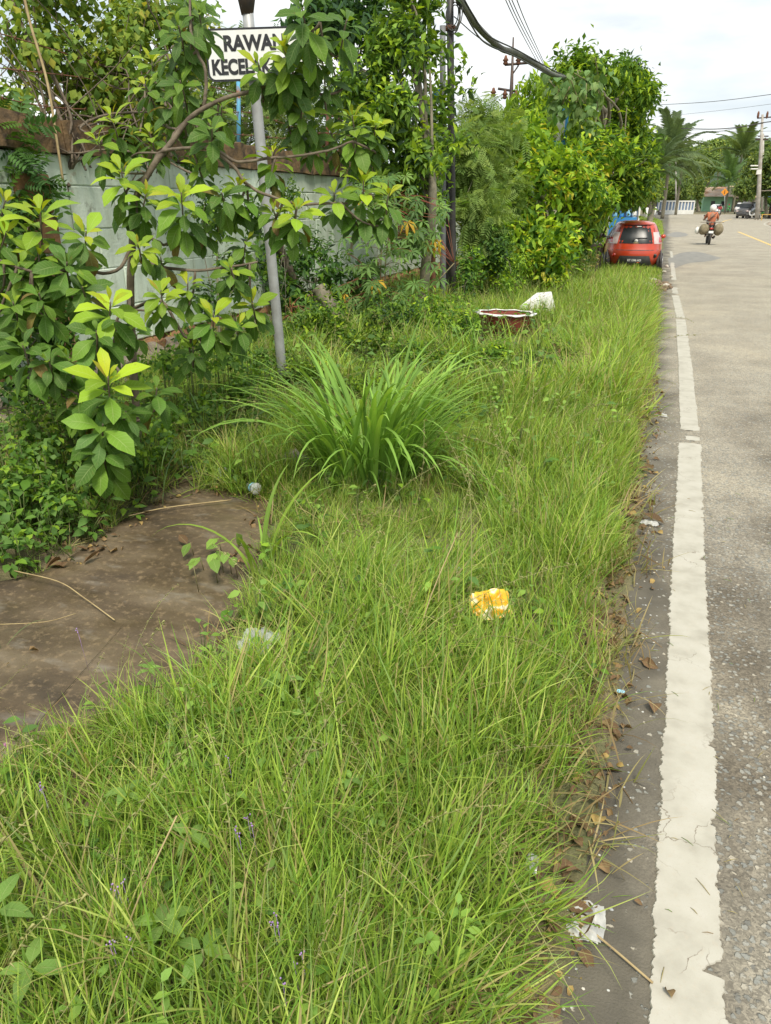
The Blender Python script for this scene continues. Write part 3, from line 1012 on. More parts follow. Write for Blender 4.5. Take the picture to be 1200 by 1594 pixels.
# plate: rounded rectangle facing the road
tl, tr_, br, bl_ = upp(326, 47, pb), upp(476, 44, pb), upp(474, 124, pb), upp(322, 131, pb)
nrm_cam = np.array([SY * -1, CY, 0.0])
ux = (tr_ - tl + br - bl_); ux /= np.linalg.norm(ux)
uz = np.array([0, 0, 1.0]) + .0 * ux; uz = uz - ux * uz.dot(ux); uz /= np.linalg.norm(uz)
un = np.cross(ux, uz); un /= np.linalg.norm(un)          # towards the camera side
if un.dot(nrm_cam) > 0: un = -un
cen_ = (tl + tr_ + br + bl_) / 4 + un * .075
Wd = np.linalg.norm((tr_ + br) / 2 - (tl + bl_) / 2); Hd = np.linalg.norm(((tl + tr_) - (bl_ + br)) / 2)
def rrect(w, h, rad, k=5):
    out = []
    for cx, cy, a0 in ((w / 2 - rad, h / 2 - rad, 0), (-w / 2 + rad, h / 2 - rad, 90), (-w / 2 + rad, -h / 2 + rad, 180), (w / 2 - rad, -h / 2 + rad, 270)):
        for a in np.linspace(0, 90, k): out.append((cx + rad * math.cos(R(a0 + a)), cy + rad * math.sin(R(a0 + a))))
    return np.array(out)
def plate(w, h, rad, d0, d1):
    P = rrect(w, h, rad); k = len(P)
    V = [cen_ + ux * p[0] + uz * p[1] + un * d for d in (d0, d1) for p in P]
    F = [np.arange(k)[None, :], (np.arange(k) + k)[None, ::-1], np.array([(a, (a + 1) % k, k + (a + 1) % k, k + a) for a in range(k)])]
    return Geo().add(V, F)
sg = wroot('warning_sign', cen_, 'white plate with black border and capitals warning of an accident spot', 'road sign')
plate(Wd, Hd, .06, -.004, .0).build('border', M['signblack'], sg, smooth=False)
plate(Wd - .034, Hd - .034, .045, .001, .004).build('panel', M['signwhite'], sg, smooth=False)
def lettering(name, txt, size, offset, extrude, mat, parent):
    cu = bpy.data.curves.new(name, 'FONT'); cu.body = txt; cu.size = size; cu.align_x = 'CENTER'; cu.align_y = 'CENTER'
    cu.offset = offset; cu.extrude = extrude
    t = bpy.data.objects.new('tmp_text', cu); COL.objects.link(t)
    me = bpy.data.meshes.new_from_object(t.evaluated_get(bpy.context.evaluated_depsgraph_get()))
    bpy.data.objects.remove(t); me.name = name
    me.materials.clear(); me.materials.append(mat)
    o = bpy.data.objects.new(name, me); COL.objects.link(o); o.parent = parent
    return o
rot = Matrix((tuple(ux), tuple(uz), tuple(un))).transposed().to_4x4()
for txt, dz, sz, tw_ in (('RAWAN', Hd * .20, .150, Wd * .62), ('KECELAKAAN', -Hd * .24, .150, Wd * .90)):
    o = lettering('lettering', txt, sz, .0065, .0008, M['signblack'], sg)
    xs_t = [v.co.x for v in o.data.vertices]
    o.matrix_local = Matrix.Translation(Vector(un) * .0065 + Vector(uz) * dz) @ rot @ Matrix.Diagonal((tw_ / (max(xs_t) - min(xs_t)), 1, 1, 1))

# ------------------------------------------------------------------ telecom / power poles by the wall
b0 = gp(697, 492)
def pole_to(name, base, top, r0, r1, mat, label, cat, extra=None, n=12):
    root = wroot(name, base, label, cat)
    Geo().tube(np.linspace(base - [0, 0, .15], top, 6), np.linspace(r0, r1, 6), n).build('shaft', mat, root)
    if extra: extra(root)
    return root
t_dark = upp(700, -30, gp(706, 486)); t_grey = upp(689, 40, gp(690, 488))
def coil(root):
    g = Geo(); r = np.random.default_rng(2)
    c = upp(708, 22, gp(706, 486))
    for k in range(6):
        a = np.linspace(0, 2 * math.pi, 16)
        w, h = r.uniform(.06, .13), r.uniform(.12, .26)
        g.tube(c + np.stack([w * np.cos(a) + r.normal(0, .02), w * .4 * np.sin(a) - .06, h * np.sin(a) - r.uniform(0, .1)], 1), .009, 5)
    g.build('cable_coil', M['cable'], root)
    g = Geo(); c2 = upp(701, 44, gp(706, 486)); g.tube([c2 - [0, 0, .03], c2 + [0, 0, .03]], .085, 12); g.build('band', M['rust'], root)
pole_to('telephone_pole', gp(706, 486), t_dark, .062, .055, M['blackpipe'], 'black telephone pole with a coil of cable at its top beside the creeper', 'utility pole', coil)
M['greypole'] = plain('grey_steel_pole', (.20, .21, .22), (.12, .12, .125), .6, .2, scale=3)
def bluebox(root):
    c = upp(681, 147, gp(690, 488)); Geo().box(c + [0, -.08, 0], (.09, .06, .14)).build('tag_plate', M['blue'], root, smooth=False, bevel=.004)
M['blue'] = plain('blue_paint', (.04, .22, .52), (.06, .30, .62), .5, scale=4)
pole_to('steel_pole', gp(690, 488), t_grey, .052, .045, M['greypole'], 'grey steel pole with a small blue plate wrapped by the creeper', 'utility pole', bluebox)
pole_to('rusty_pipe', gp(675, 498), upp(672, 250, gp(675, 498)), .05, .04, M['rust'], 'rust brown pipe standing left of the grey steel pole', 'pipe')
pole_to('black_conduit', gp(697, 484), upp(697, 200, gp(697, 484)), .045, .045, M['blackpipe'], 'short black conduit between the grey and the black pole', 'conduit')

# leaning timbers in front of the wall
for a, b_, rad, mat, lab in ((gp(487, 512), ad(425, 355, 10.4), (.085, .05), M['bark'], 'rough brown dead trunk leaning left just behind the sign pole'),
                             (gp(556, 528), ad(494, 448, 10.6), (.11, .10), M['greybark'], 'grey weathered log lying aslant below the cassava plant')):
    P = smoothpath([a, a + (b_ - a) * .35 + np.array([.03, 0, -.03]), a + (b_ - a) * .7 + np.array([-.03, 0, .02]), b_], 5)
    g = Geo(); rr_ = np.linspace(rad[0], rad[1], len(P)) * (1 + .12 * np.sin(np.arange(len(P)) * 1.7)); g.tube(P, rr_, 10)
    single('dead_tree' if rad[1] < .08 else 'log', g, mat, lab, 'timber', base=a)
# long dry stick in the verge by the tree
P = smoothpath([gp(842, 415), ad(868, 385, 15.5), ad(905, 355, 15.8)], 6)
single('dry_stick', Geo().tube(P, np.linspace(.025, .012, len(P)), 6), M['straw'], 'long pale dry stick leaning in the weeds left of the red car', 'stick', base=P[0])

# ------------------------------------------------------------------ cables
def cable(pts, rad, label, group=None, mat=None, n=6, k=8, name='overhead_cable'):
    P = smoothpath(pts, k)
    return single(name, Geo().tube(P, rad, n), mat or M['cable'], label, 'cable', base=P[0], group=group)
P0 = ad(706, -14, 12.9)
bundle = [P0, ad(742, 40, 13.8), ad(778, 74, 14.9), ad(800, 82, 15.6), ad(830, 98, 16.8), ad(858, 115, 18), ad(880, 122, 19)]
cable(bundle, .050, 'thick sagging bundle of overhead cable from the black pole into the tree', mat=M['cablegrey'], n=10)
for k, (dx, dz, rr_, lab) in enumerate([(4, 5, .013, 'thin black cable hanging just under the thick cable bundle'), (7, -5, .012, 'thin black cable running just above the thick cable bundle')]):
    pts = [ad(706 + dx, -14 + dz, 12.9), ad(730 + dx, 32 + dz * 1.6, 13.5), ad(752 + dx * 1.3, 62 + dz * 1.2, 14.1), ad(800 + dx, 84 + dz, 15.6), ad(858, 113 + dz, 18), ad(880, 121 + dz * .6, 19)]
    cable(pts, rr_, lab)
cable([ad(707, 26, 12.9), ad(750, 62, 15), ad(794, 86, 19)], .008, 'single thin grey wire crossing below the thick cable bundle')
far_pole = gp(796, 397)
fp_D = 24.0
fpb = ad(788, 380, fp_D); fpb[2] = 0
wl_ = ['leftmost of the four thin lines slanting down the sky above the trees', 'second from left of the four thin lines slanting down the sky', 'third from left of the four thin lines slanting down the sky', 'rightmost of the four thin lines slanting down the sky above the trees']
for k, (x0, x1) in enumerate([(778, 838), (783, 842), (788, 846), (797, 848)]):
    cable([ad(x0, -20, 13), ad((x0 + x1) / 2 - 2, 40, 17), ad(x1, 100, 26)], .009, wl_[k], 'four power lines over the trees', n=4)
for pts, rad, lab in (
        ([ad(1010, 164, 70), ad(1110, 158, 60), ad(1230, 143, 50)], .018, 'highest thin wire crossing the pale sky on the right'),
        ([ad(1015, 183, 70), ad(1120, 172, 60), ad(1230, 158, 50)], .009, 'faint second wire crossing the sky on the right'),
        ([ad(1060, 200, 86), ad(1110, 201, 86), ad(1150, 198, 86), ad(1187, 191, 86), ad(1230, 186, 80)], .045, 'dark sagging cable reaching the concrete pole on the right'),
        ([ad(1070, 208, 100), ad(1120, 204, 95), ad(1160, 197, 88), ad(1188, 192, 86)], .022, 'lower dark wire slanting up to the concrete pole'),
        ([ad(1060, 203, 100), ad(1150, 205, 95), ad(1230, 203, 80)], .015, 'level faint wire below the dark sagging cable')):
    cable(pts, rad, lab, n=4, k=6)

# distant steel pole with crossarms behind the trees
root = wroot('power_pole', fpb, 'dark steel power pole with two crossarms rising above the trees', 'utility pole')
D = fp_D
Geo().tube(np.linspace(fpb, ad(799, 58, D), 5), [.09, .08, .07, .06, .02], 8).build('shaft', M['darkmetal'], root)
Geo().tube([ad(786, 101, D), ad(821, 98, D)], .035, 5).build('crossarm', M['darkmetal'], root)
Geo().tube([ad(775, 138, D), ad(806, 143, D)], .035, 5).build('crossarm', M['darkmetal'], root)
Geo().tube([ad(796, 118, D), ad(807, 102, D)], .02, 4).build('brace', M['darkmetal'], root)
for x, y in ((787, 94), (807, 94), (768, 144), (786, 147), (803, 148)):
    c = ad(x, y, D); Geo().lathe([(.03, -.12), (.08, -.08), (.05, -.03), (.09, .0), (.05, .05), (.03, .12)], c, 8).build('insulator', M['rust'], root)
# ------------------------------------------------------------------ red hatchback
CARL = np.array([(.20, .14, 3.42, .70), (.30, .05, 3.50, .77), (.45, .0, 3.57, .80), (.60, -.01, 3.58, .81), (.68, .02, 3.55, .805), (.76, .05, 3.46, .80),
                 (.86, .075, 3.25, .79), (.93, .10, 2.95, .77), (1.05, .16, 2.72, .715), (1.20, .25, 2.48, .645), (1.32, .33, 2.28, .585), (1.40, .41, 2.12, .53), (1.45, .54, 1.95, .44), (1.475, .8, 1.7, .30)])
def cl(z): return [np.interp(z, CARL[:, 0], CARL[:, k]) for k in (1, 2, 3)]
NE = 3.3
def rear_y(x, z):
    a, b_, w = cl(z); yc, h = (a + b_) / 2, (b_ - a) / 2
    return yc - h * (1 - np.clip(np.abs(x) / w, 0, 1) ** NE) ** (1 / NE)
def side_x(y, z):
    a, b_, w = cl(z); yc, h = (a + b_) / 2, (b_ - a) / 2
    return w * (1 - np.clip(np.abs(y - yc) / h, 0, 1) ** NE) ** (1 / NE)
def grid_faces(a, b_):
    i, j = np.meshgrid(np.arange(a - 1), np.arange(b_ - 1), indexing='ij'); i, j = i.ravel(), j.ravel()
    return np.stack([i * b_ + j, i * b_ + j + 1, (i + 1) * b_ + j + 1, (i + 1) * b_ + j], 1)
def rear_patch(xl, xr, z0, z1, off=.006, nx=9, nz=6):
    V = []
    for z in np.linspace(z0, z1, nz):
        a, b_ = (xl(z) if callable(xl) else xl), (xr(z) if callable(xr) else xr)
        for x in np.linspace(a, b_, nx): V.append((x, rear_y(x, z) - off, z))
    return Geo().add(V, grid_faces(nz, nx))
def side_patch(s, y0, y1, z0, z1, off=.006, ny=7, nz=5):
    V = []
    for z in np.linspace(z0, z1, nz):
        a, b_ = (y0(z) if callable(y0) else y0), (y1(z) if callable(y1) else y1)
        for y in np.linspace(a, b_, ny): V.append((s * (side_x(y, z) + off), y, z))
    return Geo().add(V, grid_faces(nz, ny))
def paintmat(name, c, c2):
    m = plain(name, c, c2, .35, scale=3, spec=.5, coat=.8); m.node_tree.nodes['Principled BSDF'].inputs['Coat Roughness'].default_value = .12
    return m
M['carred'] = paintmat('red_car_paint', (.52, .048, .010), (.46, .04, .010))
M['glassdark'] = plain('dark_car_glass', (.02, .023, .025), (.035, .04, .042), .25, scale=2, spec=.25)
M['lens'] = plain('lamp_lens', (.62, .50, .48), (.50, .38, .36), .2, scale=6, spec=.7)
M['redlens'] = plain('red_lens', (.55, .03, .02), (.42, .03, .02), .2, scale=6, spec=.7)
M['greyplastic'] = plain('grey_plastic', (.055, .055, .058), (.09, .09, .09), .6, scale=6)
M['alloy'] = plain('wheel_alloy', (.45, .45, .45), (.3, .3, .3), .4, .6)

cb = gp(986, 417)
cb = gp(985, 420)
car = empty('parked_car', (cb[0], cb[1], -.09), R(5), 'red small hatchback parked on the grass verge seen from behind', 'car')
g = Geo(); V = []
nt = 40
th = np.linspace(0, 2 * math.pi, nt, endpoint=False)
zl = np.array(list(CARL[:, 0]))
for z in zl:
    a, b_, w = cl(z); yc, h = (a + b_) / 2, (b_ - a) / 2
    c, s = np.cos(th), np.sin(th)
    V.append(np.stack([w * np.sign(c) * np.abs(c) ** (2 / NE), yc + h * np.sign(s) * np.abs(s) ** (2 / NE), np.full(nt, z)], 1))
V = np.concatenate(V); k = len(zl)
i, j = np.meshgrid(np.arange(k - 1), np.arange(nt), indexing='ij'); i, j = i.ravel(), j.ravel()
top = np.arange(nt) + (k - 1) * nt
V = np.vstack([V, [[0, 1.25, 1.49]]])
g.add(V, [np.stack([i * nt + j, i * nt + (j + 1) % nt, (i + 1) * nt + (j + 1) % nt, (i + 1) * nt + j], 1),
          np.stack([top, np.roll(top, -1), np.full(nt, k * nt)], 1), np.arange(nt)[None, ::-1]])
car.scale = (1.0, 1.0, .93)
body = g.build('body', M['carred'], car)
rear_patch(lambda z: -.56 + (z - .86) * .22, lambda z: .56 - (z - .86) * .22, .85, 1.36).build('rear_window', M['glassdark'], car)
rear_patch(-.50, .50, 1.385, 1.435, off=.05, nx=9, nz=3).build('spoiler', M['carred'], car)
for s in (-1, 1):
    f = (lambda z: s * (.50 - .18 * (z - .86))), (lambda z: s * (cl(z)[2] * .975))
    lamp = rear_patch(f[0], f[1], .84, 1.17, off=.012).build('tail_light', M['lens'], car)
    rear_patch(lambda z: s * .63, lambda z: s * (cl(z)[2] * .985), .87, 1.02, off=.018, nx=5, nz=4).build('red_reflector', M['redlens'], lamp)
    gl = Geo(); gl.lathe([(.0, .02), (.05, .02), (.062, .0), (.062, -.02)], (0, 0, 0), 14, m=Matrix.Rotation(R(90), 3, 'X'))
    o = gl.build('fog_light', M['redlens'] if s < 0 else M['black'], car); o.location = (s * .55, rear_y(.55, .50) - .012, .50)
    Geo().blob((s * .88, 2.15, .98), (.08, .05, .065), seed=4, rough=.05, n=8).tube([(s * .72, 2.2, .95), (s * .86, 2.17, .96)], .018, 5).build('mirror', M['greyplastic'] if s < 0 else M['carred'], car)
    side_patch(s, lambda z: .55 + (z - .93) * .5, lambda z: 2.55 - (z - .93) * 1.0, .95, 1.32).build('side_window', M['glassdark'], car)
    side_patch(s, 1.44, 1.49, .95, 1.32, off=.009, ny=2).build('door_pillar', M['carred'], car)
    for yw in (.62, 2.92):
        w_ = Geo(); w_.lathe([(.20, -.085), (.275, -.08), (.29, -.05), (.29, .05), (.275, .08), (.20, .085)], (0, 0, 0), 22, m=Matrix.Rotation(R(90), 3, 'Y'))
        o = w_.build('wheel', M['rubber'], car); o.location = (s * .715, yw, .29)
        rm = Geo().lathe([(.0, .03), (.06, .035), (.17, .012), (.195, .05)], (0, 0, 0), 16, m=Matrix.Rotation(R(90 * s), 3, 'Y')).build('rim', M['alloy'], o)
        rm.location = (s * .05, 0, 0)
        arc = Geo(); a = np.linspace(0, math.pi, 12); P = np.stack([np.full(12, s * (side_x(yw, .5) + .0)), yw + .34 * np.cos(a), .29 + .34 * np.sin(a)], 1)
        arc.tube(P, .022, 6); arc.build('wheel_arch', M['greyplastic'], car)
rear_patch(lambda z: -.50 + (z - .22) * .35, lambda z: .50 - (z - .22) * .35, .21, .50, off=.012).build('bumper_insert', M['greyplastic'], car)
plate_ = Geo().box((0, -.035, .365), (.43, .012, .135)).build('number_plate', M['black'], car, smooth=False, bevel=.004)
o = lettering('plate_lettering', 'KT 1546 AO', .082, .002, .0005, M['white'], plate_); o.matrix_local = Matrix.Translation((0, -.0425, .375)) @ Matrix.Rotation(R(90), 4, 'X') @ Matrix.Diagonal((.85, 1, 1, 1))
Geo().box((.11, -.043, .315), (.07, .004, .02)).build('sticker', M['redlens'], car, smooth=False)
wp = smoothpath([(-.10, rear_y(.1, .93) - .03, .93), (.02, rear_y(0, 1.0) - .03, 1.0), (.30, rear_y(.3, 1.01) - .028, 1.01)], 5)
Geo().tube(wp, .011, 5).build('wiper', M['black'], car)
o = Geo().lathe([(0, .012), (.045, .012), (.05, 0)], (0, 0, 0), 14, m=Matrix.Rotation(R(90), 3, 'X')).build('badge', M['white'], car); o.location = (0, rear_y(0, .925) - .012, .925)
Geo().box((.0, rear_y(0, .875) - .012, .87), (.13, .004, .022)).build('name_strip', M['straw'], car, smooth=False)
Geo().box((.05, rear_y(0, 1.33) - .012, 1.33), (.12, .004, .02), rx=R(-35)).build('windscreen_label', M['white'], car, smooth=False)
rear_patch(-.74, .74, .655, .672, off=.004, nx=13, nz=2).build('bumper_seam', M['greyplastic'], car)

# ------------------------------------------------------------------ people and scooters
def skinned(name, joints, edges, radii, mat, parent, sub=1):
    me = bpy.data.meshes.new(name)
    me.from_pydata([tuple(j) for j in joints], edges, [])
    o = bpy.data.objects.new(name, me); COL.objects.link(o); o.parent = parent
    me.materials.append(mat)
    s = o.modifiers.new('skin', 'SKIN'); s.use_smooth_shade = True
    sv = me.skin_vertices[0].data
    for i, rd in enumerate(radii):
        sv[i].radius = (rd, rd) if isinstance(rd, (int, float)) else rd
    sv[0].use_root = True
    b = o.modifiers.new('sub', 'SUBSURF'); b.levels = b.render_levels = sub
    return o


def rider(root, shirt, trousers, skinm, helmet, bag=None):
    J = dict(pel=(0, .48, .86), wai=(0, .47, 1.0), che=(0, .50, 1.2), nec=(0, .53, 1.38), hea=(0, .56, 1.50), hed=(0, .57, 1.58))
    for s, k in ((-1, 'l'), (1, 'r')):
        J['sh' + k] = (s * .18, .51, 1.33); J['el' + k] = (s * .29, .68, 1.10); J['wr' + k] = (s * .31, .90, 1.05); J['ha' + k] = (s * .31, .98, 1.04)
        J['hi' + k] = (s * .10, .50, .84); J['kn' + k] = (s * .17, .92, .80); J['an' + k] = (s * .14, .78, .36); J['to' + k] = (s * .15, .96, .31)
    names = list(J)
    E = [('pel', 'wai'), ('wai', 'che'), ('che', 'nec'), ('nec', 'hea'), ('hea', 'hed')]
    for k in 'lr': E += [('che', 'sh' + k), ('sh' + k, 'el' + k), ('el' + k, 'wr' + k), ('wr' + k, 'ha' + k), ('pel', 'hi' + k), ('hi' + k, 'kn' + k), ('kn' + k, 'an' + k), ('an' + k, 'to' + k)]
    rd = dict(pel=.13, wai=.12, che=.14, nec=.05, hea=.085, hed=.08)
    for k in 'lr': rd.update({'sh' + k: .06, 'el' + k: .042, 'wr' + k: .028, 'ha' + k: .04, 'hi' + k: .09, 'kn' + k: .062, 'an' + k: .04, 'to' + k: .035})
    skinned('body', [J[k] for k in names], [(names.index(a), names.index(b_)) for a, b_ in E], [rd[k] for k in names], skinm, root)
    sub_ = ['wai', 'pel', 'che', 'nec', 'shl', 'ell', 'shr', 'elr']
    JJ = [np.array(J[k]) for k in sub_]; JJ[3] = np.array((0, .52, 1.35))
    ES = [('wai', 'pel'), ('wai', 'che'), ('che', 'nec'), ('che', 'shl'), ('shl', 'ell'), ('che', 'shr'), ('shr', 'elr')]
    skinned('shirt', JJ, [(sub_.index(a), sub_.index(b_)) for a, b_ in ES], [.155, .16, .175, .075, .082, .06, .082, .06], shirt, root)
    sub_ = ['pel', 'hil', 'knl', 'anl', 'hir', 'knr', 'anr']
    ES = [('pel', 'hil'), ('hil', 'knl'), ('knl', 'anl'), ('pel', 'hir'), ('hir', 'knr'), ('knr', 'anr')]
    skinned('trousers', [J[k] for k in sub_], [(sub_.index(a), sub_.index(b_)) for a, b_ in ES], [.15, .105, .075, .055, .105, .075, .055], trousers, root)
    Geo().lathe([(.02, -.14), (.10, -.13), (.135, -.06), (.145, .02), (.125, .09), (.08, .135), (.01, .15)], (0, .565, 1.555), 14).build('helmet', helmet, root)
    if bag:
        P = smoothpath([(.16, .36, 1.34), (.0, .30, 1.18), (-.15, .36, 1.0)], 5)
        Geo().tube(P, .018, 5).build('strap', M['black'], root)
        Geo().blob((-.17, .40, .96), (.06, .09, .08), seed=2, rough=.08).build('bag', M['black'], root)


def scooter(name, loc, rz, paint, label, cat='motorbike', group=None, plateback=True):
    root = empty(name, loc, rz, label, cat, group)
    for yw in (.0, 1.22):
        w_ = Geo().lathe([(.20, -.04), (.255, -.045), (.275, -.02), (.275, .02), (.255, .045), (.20, .04)], (0, 0, 0), 18, m=Matrix.Rotation(R(90), 3, 'Y')).build('wheel', M['rubber'], root)
        w_.location = (0, yw, .275)
        Geo().lathe([(.0, -.03), (.05, -.04), (.20, -.02), (.20, .02), (.05, .04), (0, .03)], (0, 0, 0), 14, m=Matrix.Rotation(R(90), 3, 'Y')).build('rim', M['alloy'], w_)
    skinned('body', [(0, .35, .58), (0, .02, .70), (0, -.12, .74), (0, .62, .42), (0, .95, .42), (0, 1.05, .72), (0, 1.02, .98)], [(0, 1), (1, 2), (0, 3), (3, 4), (4, 5), (5, 6)],
            [(.15, .17), (.12, .10), (.07, .05), (.14, .08), (.14, .08), (.17, .09), (.11, .07)], paint, root)
    Geo().blob((0, .32, .79), (.14, .40, .06), seed=1, rough=.04, n=10).build('seat', M['black'], root)
    Geo().tube([(-.32, .98, 1.04), (-.1, 1.03, 1.03), (.1, 1.03, 1.03), (.32, .98, 1.04)], .018, 6).build('handlebar', M['black'], root)
    Geo().tube([(.13, .35, .30), (.15, .05, .30), (.16, -.18, .36)], [.03, .05, .055], 8).build('exhaust', M['darkmetal'], root)
    Geo().box((0, -.17, .70), (.14, .05, .07)).build('tail_light', M['redlens'], root, bevel=.01)
    Geo().box((0, -.20, .55), (.20, .012, .10), rx=R(-12)).build('number_plate', M['white'] if plateback else M['black'], root, smooth=False)
    Geo().blob((0, 1.13, .84), (.08, .05, .06), seed=3, rough=.03).build('headlight', M['lens'], root)
    Geo().box((0, 1.22, .56), (.10, .30, .03)).build('mudguard', paint, root, bevel=.01)
    for s in (-1, 1):
        Geo().tube([(s * .22, 1.0, 1.05), (s * .28, .98, 1.20)], .007, 4).blob((s * .28, .97, 1.23), (.055, .015, .04), seed=1, rough=.03).build('mirror', M['black'], root)
    return root

M['skin'] = plain('skin', (.34, .19, .12), (.28, .15, .09), .6)
M['shirtorange'] = plain('orange_brown_shirt', (.50, .17, .08), (.40, .13, .07), .85, scale=9, bs=.4, bscale=14)
M['clothdark'] = plain('dark_cloth', (.05, .045, .05), (.09, .075, .07), .9, scale=8)
M['sack'] = plain('woven_sack', (.25, .21, .13), (.17, .14, .085), .9, scale=9, bs=.5, bscale=60)
M['greenpaint'] = paintmat('green_bike_paint', (.08, .42, .08), (.07, .35, .07))
M['whitepaint'] = paintmat('white_bike_paint', (.62, .62, .60), (.55, .55, .53))
M['darkpaint'] = paintmat('dark_bike_paint', (.05, .05, .055), (.08, .07, .06))
M['bluecloth'] = plain('blue_cloth', (.10, .18, .40), (.07, .12, .30), .9)
M['whitecloth'] = plain('white_cloth', (.68, .66, .62), (.55, .54, .50), .9)
M['redcloth'] = plain('red_cloth', (.42, .06, .05), (.32, .05, .05), .9)

mb = gp(1103, 381)
bike = scooter('motorbike', (mb[0], mb[1], 0), R(2), M['darkpaint'], 'dark motorbike ridden away down the road under two bulging sacks')
Geo().tube([(-.07, -.05, .80), (-.09, -.24, .82), (-.06, -.27, .98), (.06, -.27, .98), (.09, -.24, .82), (.07, -.05, .80)], .016, 6).build('grab_rail', M['darkmetal'], bike)
man = empty('person', (mb[0], mb[1], 0), R(2), 'rider in an orange brown shirt and white helmet on the loaded motorbike', 'person')
rider(man, M['shirtorange'], M['clothdark'], M['skin'], M['white'], True)
for s, lab in ((-1, 'bulging khaki sack hanging on the left side of the loaded motorbike'), (1, 'bulging khaki sack hanging on the right side of the loaded motorbike')):
    p = bike.matrix_basis @ Vector((s * .36, .02, .66)) if False else Vector((mb[0] + s * .30, mb[1] + .02, .66))
    g = Geo().blob((0, 0, 0), (.235, .40, .26), seed=30 + s, rough=.12, n=12)
    single('sack', g, M['sack'], lab, 'sack', base=p, group='sacks slung over the loaded motorbike', sub=1, local=True)
    o = [q for q in bpy.data.objects if q.name.startswith('sack')][-1]; 
g = Geo().box((0, 0, 0), (.98, .16, .035))
single('carrying_board', g, M['wood'], 'flat board laid across the sacks behind the rider', 'board', base=(mb[0], mb[1] + .02, .965), local=True, smooth=False, bevel=.005)
g = Geo().blob((0, 0, 0), (.10, .12, .16), seed=5, rough=.15, n=9)
single('plastic_bag', g, M['white'], 'white plastic bag dangling outside the left sack of the motorbike', 'plastic bag', base=(mb[0] - .58, mb[1] + .05, .60), local=True)

# oncoming and parked bikes further down
def far_bike(px, py, paint, lab, rz=0, riders=()):
    q = gp(px, py)
    b_ = scooter('motorbike', (q[0], q[1], 0), rz, paint, lab)
    for k, (sh, he, plab, dy) in enumerate(riders):
        off = Matrix.Rotation(rz, 3, 'Z') @ Vector((0, dy, 0))
        m_ = empty('person', (q[0] + off.x, q[1] + off.y, 0), rz, plab, 'person')
        rider(m_, sh, M['clothdark'], M['skin'], he)
far_bike(1119, 338, M['whitepaint'], 'white fronted motorbike coming towards us with two riders', R(172),
         [(M['redcloth'], M['darkpaint'], 'rider in a red top steering the white fronted oncoming motorbike', 0), (M['whitecloth'], M['darkpaint'], 'passenger in a pale top on the white fronted oncoming motorbike', -.36)])
far_bike(1134, 331, M['greenpaint'], 'bright green motorbike coming round the bend', R(165),
         [(M['greenpaint'], M['redcloth'], 'rider in bright green on the green motorbike in the bend', 0)])
far_bike(1151, 331, M['darkpaint'], 'dark motorbike standing beside the parked blue and white van', R(150),
         [(M['whitecloth'], M['white'], 'person in a white top on the dark motorbike by the van', 0)])
far_bike(1179, 341, M['whitepaint'], 'white and black motorbike parked at the foot of the concrete pole', R(70))
far_bike(1189, 339, M['greenpaint'], 'green motorbike parked beyond the white one at the stall', R(100))
far_bike(1026, 335, M['darkpaint'], 'dark motorbike parked at the end of the white balustrade', R(80))

def suv(loc, rz, paint, label, w=1.0, h=1.0):
    root = empty('parked_car', loc, rz, label, 'car')
    prof = [(.25, .0, 4.3, .82), (.55, -.05, 4.4, .87), (.95, .0, 4.3, .87), (1.05, .05, 3.4, .85), (1.65, .25, 2.9, .70), (1.75, .5, 2.6, .6)]
    t = np.linspace(0, 2 * math.pi, 24, endpoint=False); V = []
    for z, a, b_, ww in prof:
        yc, hh_ = (a + b_) / 2, (b_ - a) / 2
        V.append(np.stack([w * ww * np.sign(np.cos(t)) * np.abs(np.cos(t)) ** .4, yc + hh_ * np.sign(np.sin(t)) * np.abs(np.sin(t)) ** .4, np.full(24, z * h)], 1))
    V = np.concatenate(V); i, j = np.meshgrid(np.arange(5), np.arange(24), indexing='ij'); i, j = i.ravel(), j.ravel()
    Geo().add(V, [np.stack([i * 24 + j, i * 24 + (j + 1) % 24, (i + 1) * 24 + (j + 1) % 24, (i + 1) * 24 + j], 1), (np.arange(24) + 120)[None]]).build('body', paint, root)
    Geo().box((0, 3.28, 1.36 * h), (1.36 * w, .03, .50 * h), rx=R(38)).build('windscreen', M['glassdark'], root, smooth=False)
    Geo().box((0, .12, 1.36 * h), (1.3 * w, .03, .46 * h), rx=R(-18)).build('rear_window', M['glassdark'], root, smooth=False)
    for s in (-1, 1):
        Geo().box((s * .80 * w, 1.6, 1.36 * h), (.03, 2.2, .42 * h), ry=R(-14 * s)).build('side_window', M['glassdark'], root, smooth=False)
        Geo().box((s * .62 * w, 4.36, .78 * h), (.30, .06, .16)).build('headlight', M['lens'], root, bevel=.02)
        Geo().box((s * .70 * w, -.02, .85 * h), (.20, .06, .22)).build('tail_light', M['redlens'], root, bevel=.02)
        for yw in (.8, 3.4):
            q = Geo().lathe([(.2, -.1), (.33, -.1), (.35, -.06), (.35, .06), (.33, .1), (.2, .1)], (0, 0, 0), 16, m=Matrix.Rotation(R(90), 3, 'Y')).build('wheel', M['rubber'], root); q.location = (s * .76 * w, yw, .35)
    Geo().box((0, 4.40, .5 * h), (1.3 * w, .06, .2)).build('grille', M['greyplastic'], root, bevel=.02)
    return root
M['silver'] = paintmat('silver_car_paint', (.42, .43, .44), (.36, .37, .38))
q = gp(1114, 335); suv((q[0] + .2, q[1] + 5, 0), R(176), M['silver'], 'silver car coming round the bend behind the motorbikes', h=.95)
q = gp(1157, 333); suv((q[0] - .0, q[1] + 4, 0), R(168), M['whitepaint'], 'pale van parked on the dirt shoulder before the black jeep', h=1.1)
